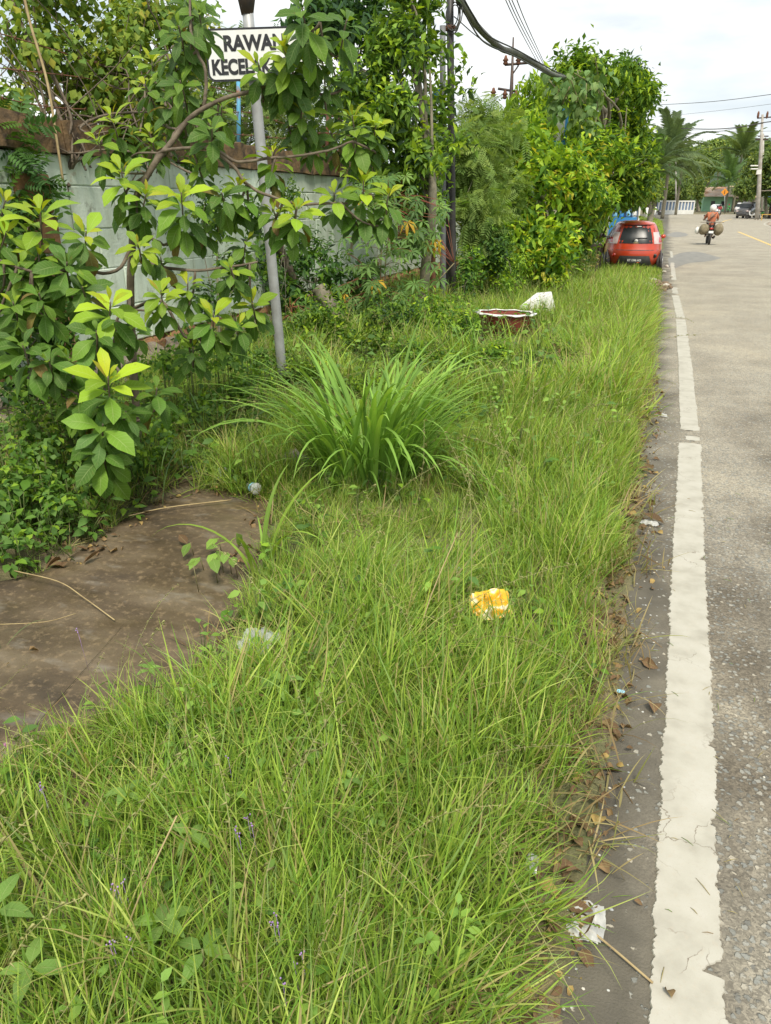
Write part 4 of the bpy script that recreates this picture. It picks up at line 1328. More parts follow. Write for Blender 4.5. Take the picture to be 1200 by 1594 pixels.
q = gp(1168, 340); suv((q[0] + .3, q[1] + 3, 0), R(160), M['darkpaint'], 'black jeep parked on the dirt shoulder by the concrete pole', h=1.12)

# ------------------------------------------------------------------ far street furniture and buildings
base = gp(1178, 342)
root = wroot('power_pole', base, 'tall pale concrete power pole with one crossarm by the roadside stall', 'utility pole')
D = -base[0] * SY + base[1] * CY
M['paleconc'] = plain('pale_concrete', (.45, .43, .39), (.30, .27, .23), .85, scale=2)
Geo().tube([base, ad(1181, 300, D), ad(1184, 240, D), ad(1187, 178, D)], [.26, .24, .19, .12], 10).build('shaft', M['paleconc'], root)
Geo().tube([ad(1179, 184, D), ad(1215, 181, D)], .07, 5).build('crossarm', M['darkmetal'], root)
for x in (1180, 1194, 1208): Geo().lathe([(.06, -.3), (.12, -.1), (.12, .25), (.04, .45)], ad(x, 180, D), 8).build('insulator', M['rust'], root)
Geo().tube([ad(1176, 217, D), ad(1195, 217, D)], .1, 5).build('bracket', M['darkmetal'], root)
Geo().box(ad(1181, 268, D), (.5, .4, .5)).build('meter_box', M['white'], root, smooth=False, bevel=.03)
for y in (258, 263): Geo().box(ad(1174, y, D), (.8, .3, .12), .2).build('lamp_head', M['white'], root, smooth=False, bevel=.03)
b2 = gp(1186, 336); D2 = -b2[0] * SY + b2[1] * CY
root = wroot('power_pole', b2, 'second thin concrete pole standing just beyond the tall pale one', 'utility pole')
Geo().tube([b2, ad(1188, 208, D2)], [.2, .14], 8).build('shaft', M['paleconc'], root)
Geo().tube([ad(1180, 212, D2), ad(1196, 212, D2)], .09, 4).build('crossarm', M['darkmetal'], root)
# flags poles / lamp posts at the fence
for px, y0, y1, rr_, lab in ((1052, 333, 250, .17, 'taller pale lamp post standing at the white balustrade'), (1034, 333, 289, .10, 'shorter pale post standing at the left part of the white balustrade')):
    bb = gp(px, y0); Dd = -bb[0] * SY + bb[1] * CY
    root = wroot('lamp_post', bb, lab, 'lamp post')
    Geo().tube([bb, ad(px, y1, Dd)], [rr_, rr_ * .6], 8).build('shaft', M['paleconc'], root)
    Geo().box(ad(px + 1, y1, Dd), (.9, .3, .15)).build('lamp_head', M['white'], root, smooth=False)
# white balustrade
a, b_ = gp(1018, 334), gp(1078, 333.4)
Lf = np.linalg.norm(b_ - a); dr_ = (b_ - a) / Lf; az_ = math.atan2(dr_[1], dr_[0])
root = wroot('balustrade', a, 'low white balustrade with blue panels between its posts where the road bends', 'fence')
Geo().box((a + b_) / 2 + [0, 0, .35], (Lf, .25, .7), az_).build('plinth', M['white'], root, smooth=False)
Geo().box((a + b_) / 2 + [0, 0, 2.15], (Lf, .3, .22), az_).build('rail', M['white'], root, smooth=False)
npil = 12
M['bluedull'] = plain('dull_blue_paint', (.10, .17, .30), (.16, .22, .32), .7)
for k in range(npil + 1):
    p = a + (b_ - a) * k / npil
    Geo().box(p + [0, 0, 1.2], (.26, .22, 1.75), az_).build('post', M['white'], root, smooth=False)
    if k < npil:
        p = a + (b_ - a) * (k + .5) / npil
        Geo().box(p + [0, 0.03, 1.35], (Lf / npil * .45, .08, 1.4), az_).build('panel', M['bluedull'], root, smooth=False)
# orange diamond warning sign on a post
bb = gp(1128, 333); Dd = -bb[0] * SY + bb[1] * CY
root = wroot('warning_sign', bb, 'orange diamond road sign with a black arrow beyond the motorbikes', 'road sign')
M['signorange'] = plain('orange_sign', (.78, .30, .02), (.70, .26, .02), .5)
top = ad(1128, 299, Dd)
Geo().tube([bb, top], .06, 6).build('post', M['galv'], root)
Geo().box(top + [0, -.12, 0], (.92, .03, .92), az_ * 0, ry=R(45)).build('panel', M['signorange'], root, smooth=False)
Geo().box(top + [0, -.15, 0], (.10, .02, .60)).build('arrow', M['signblack'], root, smooth=False)
# house with a corrugated roof and a mint wall
bb = gp(1122, 330); Dd = -bb[0] * SY + bb[1] * CY + 12
M['corr'] = plain('rusty_corrugated_iron', (.55, .47, .40), (.42, .22, .13), .7, scale=.5)
M['mint'] = plain('mint_wall', (.30, .55, .32), (.26, .46, .30), .8, scale=1)
lo = ad(1102, 326, Dd); lo[2] = 0
root = wroot('house', lo, 'small mint green house with a rusty corrugated roof behind the bend', 'house')
Geo().box(lo + [2, 6, 1.7], (6.5, 8, 3.4)).build('wall', M['mint'], root, smooth=False)
Geo().box(lo + [1.0, 1.98, 1.3], (.9, .06, 2.1)).build('door', M['greyplastic'], root, smooth=False)
Geo().box(lo + [3.4, 1.98, 1.8], (1.1, .06, 1.0)).build('window', M['glassdark'], root, smooth=False)
g = Geo(); xs_ = np.linspace(0, 9, 73); V = []
for k, x in enumerate(xs_):
    z = .04 * (k % 2)
    V += [(x, 0, z), (x, 5.5, 2.2 + z)]
i = np.arange(72); g.add(np.array(V) + lo + [-1.4, -.4, 3.3], np.stack([i * 2, i * 2 + 1, i * 2 + 3, i * 2 + 2], 1))
o = g.build('roof', M['corr'], root, smooth=False); o.modifiers.new('solid', 'SOLIDIFY').thickness = .03
# second roof to the right
lo = ad(1132, 326, Dd + 4); lo[2] = 0
root = wroot('house', lo, 'house with a pale peach tin roof behind the orange diamond sign', 'house')
Geo().box(lo + [3.0, 5, 1.6], (7, 7, 3.2)).build('wall', M['wood'], root, smooth=False)
M['peach'] = plain('pale_peach_tin', (.70, .56, .40), (.60, .40, .26), .7, scale=.6)
g = Geo(); V = []
for k, x in enumerate(xs_):
    z = .05 * (k % 2); V += [(x * .8 - .6, 0, z), (x * .8 + .3, 5.0, 2.7 + z)]
g.add(np.array(V) + lo + [-.3, .6, 3.15], np.stack([i * 2, i * 2 + 1, i * 2 + 3, i * 2 + 2], 1))
o = g.build('roof', M['peach'], root, smooth=False); o.modifiers.new('solid', 'SOLIDIFY').thickness = .03
# roadside stall on the right with blue awning and banner, yellow bench
sb = gp(1200, 341)
root = wroot('roadside_stall', sb, 'roadside stall with a blue edged awning and a white notice board', 'stall')
Geo().box(sb + [3.0, 3, 2.95], (6.4, 6, .10), 0, ry=R(-7)).build('awning', M['blue'], root, smooth=False)
Geo().box(sb + [2.6, 2.7, 3.35], (8.5, 6, .08), 0, ry=R(-2)).build('roof', M['wood'], root, smooth=False)
for x in (.0, 2.9, 5.8):
    Geo().tube([sb + [x, .2, 0], sb + [x, .2, 2.9]], .06, 6).build('post', M['wood'], root)
Geo().box(sb + [3.2, 5.5, 1.4], (6, .1, 2.8)).build('back_wall', M['darkmetal'], root, smooth=False)
Geo().box(sb + [1.4, .05, 1.75], (2.0, .06, 1.6)).build('notice_board', M['white'], root, smooth=False)
Geo().box(sb + [1.4, .012, 2.3], (1.5, .01, .16)).build('printed_line', M['redcloth'], root, smooth=False)
for z in (1.95, 1.75, 1.55): Geo().box(sb + [1.4, .012, z], (1.6, .01, .05)).build('printed_line', M['greyplastic'], root, smooth=False)
bb = gp(1191, 343)
root = wroot('bench', bb, 'yellow wooden bench beside the parked motorbikes at the stall', 'bench')
M['yellowwood'] = plain('yellow_wood', (.60, .38, .08), (.48, .30, .08), .7)
Geo().box(bb + [.6, 0, .62], (2.2, .4, .07)).build('seat', M['yellowwood'], root, smooth=False)
for x in (-.4, 1.6): Geo().box(bb + [x, 0, .3], (.08, .36, .6)).build('leg', M['yellowwood'], root, smooth=False)
# blue and white kiosk behind the car
kb = ad(982, 347, 31); kb[2] = 0
root = wroot('kiosk', kb, 'blue and white drinks kiosk half hidden between the tree and the red car', 'kiosk')
Geo().box(kb + [-.3, 0, .75], (1.0, .7, 1.0)).build('counter', M['blue'], root, smooth=False)
Geo().box(kb + [-.3, .34, 1.65], (1.0, .04, .9)).build('back_panel', M['bluedull'], root, smooth=False)
Geo().tube([kb + [.28, -.34, 0], kb + [.28, -.34, 2.45]], .035, 6).build('post', M['white'], root)
Geo().tube([kb + [-.82, -.34, 0], kb + [-.82, -.34, 2.3]], .035, 6).build('post', M['white'], root)
Geo().box(kb + [-.3, -.05, 2.42], (1.5, .95, .06), ry=R(5)).build('roof', M['blue'], root, smooth=False)
M['litblue'] = plain('pale_blue_plastic', (.30, .58, .72), (.22, .48, .66), .4)
for x, z, mt in ((-.62, 1.42, 'litblue'), (-.38, 1.40, 'blue'), (-.12, 1.42, 'litblue'), (.1, 1.38, 'white')):
    single('water_jug', Geo().lathe([(.07, -.14), (.085, -.1), (.085, .06), (.03, .12), (.03, .16)], (0, 0, 0), 10), M[mt],
           {-.62: 'pale blue jug at the left end of the kiosk counter', -.38: 'dark blue jug second from left on the kiosk counter', -.12: 'pale blue jug in the middle of the kiosk counter', .1: 'white jug at the right end of the kiosk counter'}[x],
           'jug', base=kb + [x, -.15, z], group='jugs on the kiosk counter', local=True)
Geo().box(kb + [.05, -.42, .62], (.42, .2, .3)).build('shelf', M['white'], root, smooth=False)
# slatted table left of the car
tb = ad(906, 382, 20.6); tb[2] = 0
root = wroot('slatted_table', tb, 'weathered grey slatted table standing in the weeds left of the red car', 'table')
for k in range(6): Geo().box(tb + [-.35 + k * .16, .35, .80], (.13, 1.3, .03), .06).build('slat', M['wood'], root, smooth=False)
for x in (-.38, .44):
    for y in (-.15, .85): Geo().box(tb + [x, y, .39], (.06, .06, .78)).build('leg', M['darkmetal'], root, smooth=False)
Geo().box(tb + [.03, -.27, .75], (.95, .05, .07)).build('rail', M['darkmetal'], root, smooth=False)
# sign board in the tree
sb_ = ad(868, 198, 19.5)
root = wroot('hanging_board', sb_, 'white board with a blue frame showing through the leaves of the big tree', 'board')
Geo().box(sb_, (.36, .04, .62), -.3).build('panel', M['white'], root, smooth=False)
Geo().box(sb_ + [0, -.03, .33], (.42, .03, .09), -.3).build('frame', M['blue'], root, smooth=False)
Geo().box(sb_ + [0.05, -.03, -.33], (.42, .03, .09), -.3).build('frame', M['blue'], root, smooth=False)
Geo().box(sb_ + [.20, -.05, 0], (.07, .03, .6), -.3).build('frame', M['blue'], root, smooth=False)
Geo().tube([sb_ + [0, .06, .1], (sb_[0], sb_[1] + .06, 0)], .05, 6).build('post', M['galv'], root)
# whitewashed trunks by the road
for k, (px, py) in enumerate([(1003, 338), (1012, 337), (1017, 335)]):
    pass
# ------------------------------------------------------------------ leaf colours (reflectance of the leaf itself)
G1, G2, G3, G4 = (.092, .190, .026), (.060, .135, .024), (.145, .265, .030), (.225, .36, .034)
YG, YY, OR, BR, YL = (.36, .50, .028), (.52, .54, .025), (.44, .32, .05), (.24, .12, .05), (.50, .40, .06)
DK = (.045, .095, .035)

# big leaves of the roadside shrub
BIG = [leaf_arr(1, .47, 4, .20, .16, 'obovate', c, edge=tuple(np.array(c) * 1.25)) for c in (G1, G1, G3)] + \
      [leaf_arr(1, .48, 4, .38, .22, 'obovate', c, edge=tuple(np.array(c) * 1.2), twist=.25) for c in (G1, G3)] + \
      [leaf_arr(1, .44, 4, .22, .22, 'obovate', c, tipcol=tuple(np.array(c) * .95)) for c in (YG, (.25, .40, .03))] + \
      [leaf_arr(1, .36, 4, .15, .3, 'obovate', YY, tipcol=YG)] + \
      [leaf_arr(1, .40, 4, .45, .3, 'obovate', (.22, .22, .05), tipcol=BR, twist=-.4)] + \
      [leaf_arr(1, .40, 4, .28, .12, 'obovate', (.085, .175, .04), edge=(.13, .24, .05))] + [leaf_arr(1, .30, 3, -.1, .3, 'obovate', OR, tipcol=YY)]


def rosette(tip, axis, L, n, young, r, stem=None):
    tip = np.array(tip); axis = np.array(axis, float); axis /= np.linalg.norm(axis)
    a = np.cross(axis, [0.3, .9, .1]); a /= np.linalg.norm(a); b_ = np.cross(axis, a)
    stem = L * (.55 + .045 * n) if stem is None else stem
    P, D, U, S, I = [], [], [], [], []
    ph = r.uniform(0, 6.28)
    for k in range(n):
        f = k / n
        ph += 2.4 + r.normal(0, .15)
        el = R(28 + 84 * min(1, f * 1.5) ** .75) + r.normal(0, .10)
        rad = a * math.cos(ph) + b_ * math.sin(ph)
        P.append(tip - axis * stem * f ** 1.1 + rad * .01)
        d = axis * math.cos(el) + rad * math.sin(el) + np.array([0, 0, -.10 - .30 * f * r.random()])
        D.append(d); U.append(axis + r.normal(0, .12, 3))
        S.append(L * min(1, .42 + .14 * k) * r.uniform(.72, 1.16))
        y_ = young * 16 - k
        if k < 2 and young > .55: I.append(10 if r.random() < .3 else 7)
        elif y_ > 3: I.append(5 if r.random() < .6 else 7 if k < 4 else 6)
        elif y_ > 0: I.append(6 if r.random() < .7 else 4)
        elif r.random() < .035: I.append(8)
        else: I.append(int(r.choice([0, 1, 2, 3, 4, 9], p=[.25, .2, .15, .15, .1, .15])))
    return frames(np.array(P), np.array(D), np.array(U), S), I


# px, py, ground distance, leaf length in photo px, leaves, youth, axis tilt px
ROS = [(62, 325, 4.6, 84, 16, .75), (8, 312, 4.7, 62, 14, .85), (188, 262, 5.1, 62, 14, .7), (172, 178, 5.4, 60, 14, .6), (282, 300, 4.9, 66, 18, .75),
       (214, 380, 4.7, 42, 11, .95), (172, 470, 4.2, 76, 16, .7), (250, 452, 4.5, 52, 12, .95), (332, 488, 4.8, 60, 14, .45),
       (168, 586, 3.95, 80, 18, .65), (160, 660, 3.9, 84, 11, .0), (158, 705, 3.9, 78, 8, .0), (34, 535, 4.1, 70, 9, .1), (108, 556, 4.2, 66, 9, .05), (244, 604, 4.3, 56, 8, .0),
       (278, 40, 5.3, 56, 14, .1), (280, 125, 5.3, 54, 14, .05), (268, 158, 5.4, 50, 12, .1), (330, 198, 5.1, 54, 12, .15), (440, 68, 5.2, 64, 14, .85), (548, 180, 5.5, 62, 16, .7),
       (424, 236, 5.2, 56, 13, .65), (462, 322, 5.0, 56, 14, .8), (566, 278, 5.4, 62, 18, .85), (425, 325, 5.1, 48, 12, .4), (383, 372, 5.1, 50, 10, .2),
       (345, 300, 5.0, 54, 13, .15), (505, 120, 5.4, 52, 10, .3), (30, 410, 4.4, 72, 12, .15), (104, 408, 4.4, 70, 12, .0), (360, 418, 4.9, 48, 11, .3),
       (392, 470, 5.0, 50, 12, .75), (290, -20, 5.5, 56, 14, .1), (236, 92, 5.7, 44, 10, .45), (128, 446, 4.4, 58, 10, .1), (150, 515, 4.1, 66, 9, .1),
       (470, 12, 5.0, 74, 12, .05), (540, 30, 5.3, 62, 10, .1), 
       (205, 505, 4.3, 50, 8, .2), (228, 300, 5.0, 56, 12, .6), (134, 360, 4.5, 60, 10, .4), (20, 470, 4.3, 66, 12, .3), (120, 610, 4.2, 64, 8, .1), (196, 640, 4.0, 62, 8, .0), (370, 285, 5.1, 54, 12, .5), (345, 165, 5.3, 50, 10, .3), (455, 95, 5.2, 60, 14, .7), (402, 100, 5.25, 54, 10, .4), (490, 60, 5.3, 60, 10, .2), (470, 165, 5.3, 54, 12, .5), (520, 300, 5.3, 52, 10, .4), (605, 300, 5.5, 54, 10, .5), (585, 195, 5.5, 50, 10, .5), (300, 540, 4.8, 52, 8, .2), (372, 505, 4.9, 48, 8, .3), (75, 560, 4.1, 60, 8, .1), (310, 20, 5.4, 54, 12, .1), (262, 70, 5.4, 52, 12, .1), (225, 130, 5.5, 50, 10, .4), (150, 215, 5.3, 52, 10, .5), (250, 400, 4.9, 46, 8, .1), (10, 360, 4.5, 60, 12, .4), (232, 205, 5.4, 46, 11, .5), (322, 345, 5.1, 44, 9, .3), (60, 395, 4.5, 60, 10, .5), (292, 440, 4.9, 46, 9, .5), (310, 255, 5.2, 44, 9, .4), (482, 205, 5.4, 46, 10, .1), (-25, 400, 4.5, 70, 12, .3), (-20, 520, 4.2, 70, 12, .1), (60, 455, 4.3, 60, 9, .0), (448, 112, 5.3, 56, 12, .1),
       (515, 205, 5.5, 46, 10, .2)]
tb = gp(206, 640)
tb = np.array([ad(206, 640, 5.2)[0], ad(206, 640, 5.2)[1], 0.0])
shrub = wroot('broadleaf_shrub', tb, 'big shrub with rosettes of broad leaves overhanging the silted path before the wall', 'shrub')
r = np.random.default_rng(11)
trunkpts = [tb + [0, 0, -.05], ad(207, 560, 5.2), ad(203, 450, 5.15), ad(206, 380, 5.15), ad(210, 315, 5.2), ad(236, 262, 5.2), ad(268, 220, 5.25), ad(300, 180, 5.3), ad(350, 153, 5.3), ad(398, 140, 5.3), ad(440, 118, 5.3)]
tp = smoothpath(trunkpts, 6)
Geo().tube(tp, np.interp(np.linspace(0, 1, len(tp)), [0, .35, .6, 1], [.030, .024, .018, .009]), 10).build('trunk', M['bark'], shrub)
bends = {
    'a': [tp[30], ad(255, 235, 5.2), ad(330, 230, 5.1), ad(372, 250, 5.1), ad(430, 245, 5.2), ad(500, 238, 5.3), ad(548, 222, 5.4)],
    'b': [ad(330, 232, 5.1), ad(365, 262, 5.1), ad(384, 290, 5.1), ad(430, 312, 5.05), ad(485, 322, 5.2), ad(540, 322, 5.35)],
    'c': [tp[18], ad(180, 420, 4.9), ad(120, 420, 4.6), ad(60, 425, 4.4), ad(10, 408, 4.4)],
    'd': [tp[12], ad(200, 500, 4.9), ad(185, 480, 4.5), ad(172, 500, 4.3)],
    'e': [tp[20], ad(240, 372, 5.0), ad(258, 378, 5.0), ad(268, 350, 5.0)],
    'f': [tp[10], ad(250, 470, 4.8), ad(285, 525, 4.8), ad(310, 525, 4.8)],
    'g': [tp[16], ad(262, 418, 5.0), ad(330, 420, 5.0), ad(400, 408, 5.05)],
    'h': [tp[36], ad(275, 205, 5.3), ad(285, 190, 5.3)],
    'i': [ad(398, 140, 5.3), ad(430, 130, 5.3), ad(470, 150, 5.35), ad(520, 152, 5.4), ad(545, 140, 5.45)],
    'j': [tp[6], ad(170, 600, 4.6), ad(150, 640, 4.2), ad(160, 690, 4.0)],
    'k': [tp[44], ad(320, 110, 5.3), ad(300, 60, 5.3), ad(296, 0, 5.4)],
    'l': [ad(440, 118, 5.3), ad(470, 70, 5.2), ad(500, 30, 5.2)],
}
g = Geo(); nodes_ = [tp[k] for k in range(8, len(tp), 3)]
for k, P in bends.items():
    P = smoothpath(P, 5); P = P + np.cumsum(r.normal(0, .003, P.shape), 0)
    g.tube(P, np.linspace(.012, .007, len(P)), 7); nodes_ += list(P[2::2])
nodes_ = np.array(nodes_)
mats, idx = [], []
camp = np.array([0, 0, CAM_H])
for (px, py, D, lp, nl, yo) in ROS:
    tip = ad(px, py, D); L = lp * mpp(py, D) * .76
    d = np.linalg.norm(nodes_ - tip, axis=1) + .6 * np.maximum(0, (nodes_ - tip)[:, 2])
    s = nodes_[np.argmin(d)]
    toc = camp - tip; toc /= np.linalg.norm(toc)
    out = tip - s; out[2] *= .3; out /= np.linalg.norm(out) + .2
    ax = np.array([0, 0, 1.0]) * r.uniform(.75, 1) + toc * (.42 if yo > .4 else .62) + out * .35 + r.normal(0, .12, 3)
    ax /= np.linalg.norm(ax)
    st = L * (.55 + .06 * nl)
    m_, i_ = rosette(tip, ax, L, nl + (12 if yo > .4 else 9), yo, r, st)
    mats.append(m_); idx += i_
    under = tip - ax * st
    P = smoothpath([s, (s + under) / 2 + r.normal(0, .03, 3) - [0, 0, .03], under, tip - ax * st * .3, tip], 4)
    g.tube(P, np.linspace(.008, .004, len(P)), 6)
g.build('branches', M['bark'], shrub)
mats = np.concatenate(mats)
leaf_parts(shrub, BIG, np.array(idx), mats, M['leaf'], most=298)

# ------------------------------------------------------------------ trees and tall plants
def clump(px, py, D, rx, ry, rd=None):
    s = mpp(py, D)
    return (ad(px, py, D), np.array([rx * s, (rd if rd else (rx + ry) / 2 * s), ry * s]))


def mini(col, L=1, W=.4, droop=.2, fold=.2):
    V = np.array([(0, 0, 0), (-W / 2, L * .45, fold * W * .5), (0, L * .5, -.02 - droop * .2 * L), (W / 2, L * .45, fold * W * .5), (0, L * (1 - .1 * droop), -droop * L)])
    return V, [np.array([(0, 2, 1), (0, 3, 2), (1, 2, 4), (2, 3, 4)])], np.broadcast_to(np.array(col, float), (5, 3)).copy(), np.array([(0, 0, 0), (-1, .5, 0), (0, .5, 0), (1, .5, 0), (0, 1, 0)], float)


def lumpy(clumps, seed, k=7, f=.44):
    r = np.random.default_rng(seed); out = []
    for c, rad in clumps:
        out.append((c, rad * .62))
        for q in range(k):
            d = r.normal(size=3); d /= np.linalg.norm(d)
            s = f * r.uniform(.6, 1.25)
            out.append((c + d * rad * (1.0 - s * .35), rad * s))
    return out


def tree(name, label, cat, clumps, n_tw, per, lsize, cols, base, young=.3, W=.42, r0=.12, spread=None, seed=1, barkm=None, group=None, droop=.35, inner=.25, shape=None, own=False, tips=12, mat=None, top=None, shellp=.35, lump=0):
    if lump: clumps = lumpy(clumps, seed + 9, lump)
    root = wroot(name, base, label, cat, group)
    lib = shape or [mini(c, 1, W, d) for c in cols for d in (.1, .35)]
    nc = len(lib) // 2
    m_, j, tw, P = crown_mats(clumps, n_tw, per, spread or lsize * 2.2, lsize, seed, droop=droop, inner=inner, shellp=shellp)
    rr = np.random.default_rng(seed + 50)
    yt = (rr.random(n_tw) < young)[tw]
    # last colours of the list are the fresh growth of twig tips
    nm = max(1, nc - 2)
    ci = rr.integers(0, nm, len(m_))
    ci = np.where(yt & (j < max(2, per * .45)), nc - 1 - (rr.random(len(m_)) < .5), ci)
    idx = ci * 2 + rr.integers(0, 2, len(m_))
    if own: leaf_parts(root, lib, idx, m_, mat or M['leaf'], most=290)
    else: scatter(lib, idx, m_).build('crown', mat or M['leafsmall'], root)['kind'] = 'stuff'
    cs = np.array([c[0] for c in clumps])
    top = np.array(top) if top is not None else cs.mean(0) * [1, 1, 1]
    sel = [P[k] for k in rr.choice(len(P), min(tips, len(P)), replace=False)]
    limb_system(np.array([base[0], base[1], 0]), [top + (t - top) * .85 for t in sel], r0, seed, mat=barkm or M['greybark'], parent=root, trunk_top=top)
    return root


# green climber on the poles (leaves about 10 px)
cb2 = gp(655, 500)
tree('climbing_fig', 'upright mass of bright green leaves climbing over the rusty pipe and poles', 'tree',
     [clump(630, 60, 12, 52, 90), clump(612, 190, 12, 66, 75), clump(640, 290, 11.8, 52, 62), clump(585, 130, 12.4, 50, 70), clump(668, 200, 12.6, 24, 80), clump(718, 130, 12.6, 10, 34),
      clump(625, -30, 12.2, 62, 70), clump(602, 270, 11.8, 50, 45), clump(655, 345, 12.0, 30, 50), clump(715, 215, 12.6, 12, 30)],
     900, 9, .165, [G3, G4, G1, DK, (.20, .32, .045), YG], cb2, young=.4, W=.42, seed=3, r0=.09, own=True, droop=.3, inner=.3, lump=5, top=ad(640, 60, 12.3), tips=16)
# dark tree behind the wall
tree('dark_tree', 'dark leaved tree behind the wall with sky showing between its leaves above the sign plate', 'tree',
     [clump(530, 60, 15, 60, 60), clump(560, 140, 15, 55, 45), clump(500, -10, 15, 70, 60), clump(580, 10, 15.5, 60, 60), clump(480, 30, 15.5, 40, 40), clump(590, 200, 15, 40, 50)],
     430, 7, .21, [DK, (.04, .085, .04), G2, (.05, .11, .045), G2, G1], ad(585, 420, 16.5), young=.2, W=.5, seed=4, r0=.14, droop=.6, inner=.3, lump=6, top=ad(560, 110, 15.3), tips=18)
# feathery tree behind the wall
def pinnate(col, n=9, w=.30, lw=.07):
    P = []
    for k in range(n):
        t = .15 + .85 * k / n
        for s in (-1, 1):
            L = w * (1 - .5 * abs(t - .5))
            a = math.radians(62)
            d = Matrix.Rotation(-s * a, 4, 'Z')
            P.append(xform(mini(col, L, lw / L * L, .15, .1), Matrix.Translation((0, t, -.18 * t * t)) @ d))
    V = np.array([(-.008, 0, 0), (.008, 0, 0), (.006, .5, -.045), (-.006, .5, -.045), (.0, 1, -.18)])
    P.append((V, [np.array([(0, 1, 2, 3)]), np.array([(3, 2, 4)])], np.broadcast_to(np.array(col) * 1.1, (5, 3)), np.zeros((5, 3))))
    return merge(P)
FEA = [pinnate(c, 8) for c in ((.20, .31, .08), (.24, .34, .09), (.27, .38, .10), (.17, .28, .08), (.29, .39, .10), (.33, .42, .11))]
tree('feathery_tree', 'airy pale green feathery tree behind the wall under the sign plate', 'tree',
     [clump(330, 190, 17, 120, 75), clump(450, 200, 17, 110, 80), clump(400, 120, 18, 130, 60), clump(200, 120, 17, 160, 110), clump(520, 240, 18, 60, 60)],
     620, 5, .42, None, ad(400, 420, 18), seed=5, shape=FEA, spread=.5, droop=.5, inner=.4, r0=.10, tips=20)
tree('feathery_bush', 'feathery light green bush rising right of the black telephone pole', 'tree',
     [clump(735, 250, 14.5, 42, 70), clump(760, 205, 15.5, 55, 40), clump(750, 330, 14, 45, 60), clump(735, 180, 16, 30, 30), clump(780, 300, 15, 40, 50)],
     330, 5, .40, None, gp(745, 450), seed=6, shape=FEA, spread=.5, droop=.5, inner=.3, r0=.05, tips=12)
# vine thicket at the top left
THK = [leaf_arr(1, .95, 2, .25, .12, 'heart', c) for c in ((.22, .31, .045), (.17, .27, .045), (.28, .36, .05), (.13, .23, .045), (.35, .36, .05), (.24, .33, .05), (.40, .38, .06), (.20, .30, .05))]
tree('vine_thicket', 'tangle of yellow green vines and brown stems sprawling over the wall at the top left', 'vine',
     [clump(60, 60, 7.8, 90, 80), clump(180, 90, 8.2, 90, 90), clump(60, -40, 8, 120, 60), clump(230, 20, 8.6, 90, 60), clump(20, 170, 7.4, 60, 60), clump(210, 190, 8.1, 60, 40), clump(300, 60, 9, 60, 60), clump(130, 150, 8.0, 70, 45), clump(260, 150, 8.4, 60, 50), clump(170, 195, 8.1, 70, 30)],
     980, 7, .095, None, ad(105, 420, 7.45), seed=8, shape=THK, spread=.25, droop=.8, inner=.4, r0=.035, barkm=M['bark'], own=True, mat=M['leafsmall'], tips=6, top=ad(110, 230, 7.6), young=.25)
vt = [o for o in bpy.data.objects if o.name.startswith('vine_thicket')][0]
g = Geo(); r = np.random.default_rng(9)
for k in range(46):
    a = ad(r.uniform(-30, 330), r.uniform(150, 290), r.uniform(7.2, 8.0)); b_ = ad(r.uniform(-60, 330), r.uniform(-60, 150), r.uniform(7.2, 8.8))
    mid = (a + b_) / 2 + r.normal(0, .18, 3)
    P = smoothpath([a, a + (mid - a) * .5 + r.normal(0, .07, 3), mid, mid + (b_ - mid) * .5 + r.normal(0, .08, 3), b_], 4)
    g.tube(P, np.linspace(r.uniform(.006, .014), .004, len(P)), 5)
g.build('stems', M['bark'], vt)
g = Geo()
for P, rd in (([ad(105, 305, 7.3), ad(104, 270, 7.35), ad(112, 240, 7.35), ad(96, 190, 7.4), ad(70, 120, 7.5), ad(30, 30, 7.6), ad(10, -30, 7.6)], .024),
              ([ad(108, 290, 7.3), ad(88, 262, 7.35), ad(85, 220, 7.4), ad(60, 160, 7.5), ad(10, 90, 7.6)], .018),
              ([ad(112, 262, 7.35), ad(118, 245, 7.3), ad(100, 225, 7.3), ad(110, 180, 7.4), ad(60, 60, 7.6), ad(50, -30, 7.6)], .016)):
    P = smoothpath(P, 6); g.tube(P, np.linspace(rd, rd * .5, len(P)), 7)
g.build('stems', M['bark'], vt)
P = smoothpath([ad(98, 282, 7.1), ad(90, 230, 7.1), ad(74, 130, 7.15), ad(48, 40, 7.2), ad(34, -20, 7.2)], 6)
single('liana', Geo().tube(P, .011, 6), M['straw'], 'long pale straw coloured liana hanging down in front of the mossy coping', 'liana', base=P[0])
P = smoothpath([ad(-10, 205, 7.1), ad(30, 215, 7.1), ad(60, 200, 7.1), ad(90, 190, 7.2)], 6)
# ferny leaves at the left edge
lf = wroot('ferny_climber', ad(10, 420, 6.9), 'dark green ferny climber at the left edge on the bare laterite pier', 'vine')
m_, j, tw, P = crown_mats([clump(20, 220, 6.8, 45, 60), clump(15, 290, 6.7, 60, 40), clump(60, 290, 6.9, 50, 26), clump(10, 470, 6.2, 60, 60), clump(70, 480, 6.3, 40, 50)], 75, 3, .25, .30, 12, droop=.5)
leaf_parts(lf, [pinnate(c, 6, .36, .13) for c in (G2, (.07, .15, .045), G1, (.09, .19, .05))], np.random.default_rng(1).integers(0, 4, len(m_)), m_, M['leafsmall'], most=120)
Geo().tube(smoothpath([lf.location + Vector((0, 0, -.2)), ad(15, 330, 6.9), ad(20, 220, 6.8)], 5), .012, 5).build('stem', M['stem'], lf)

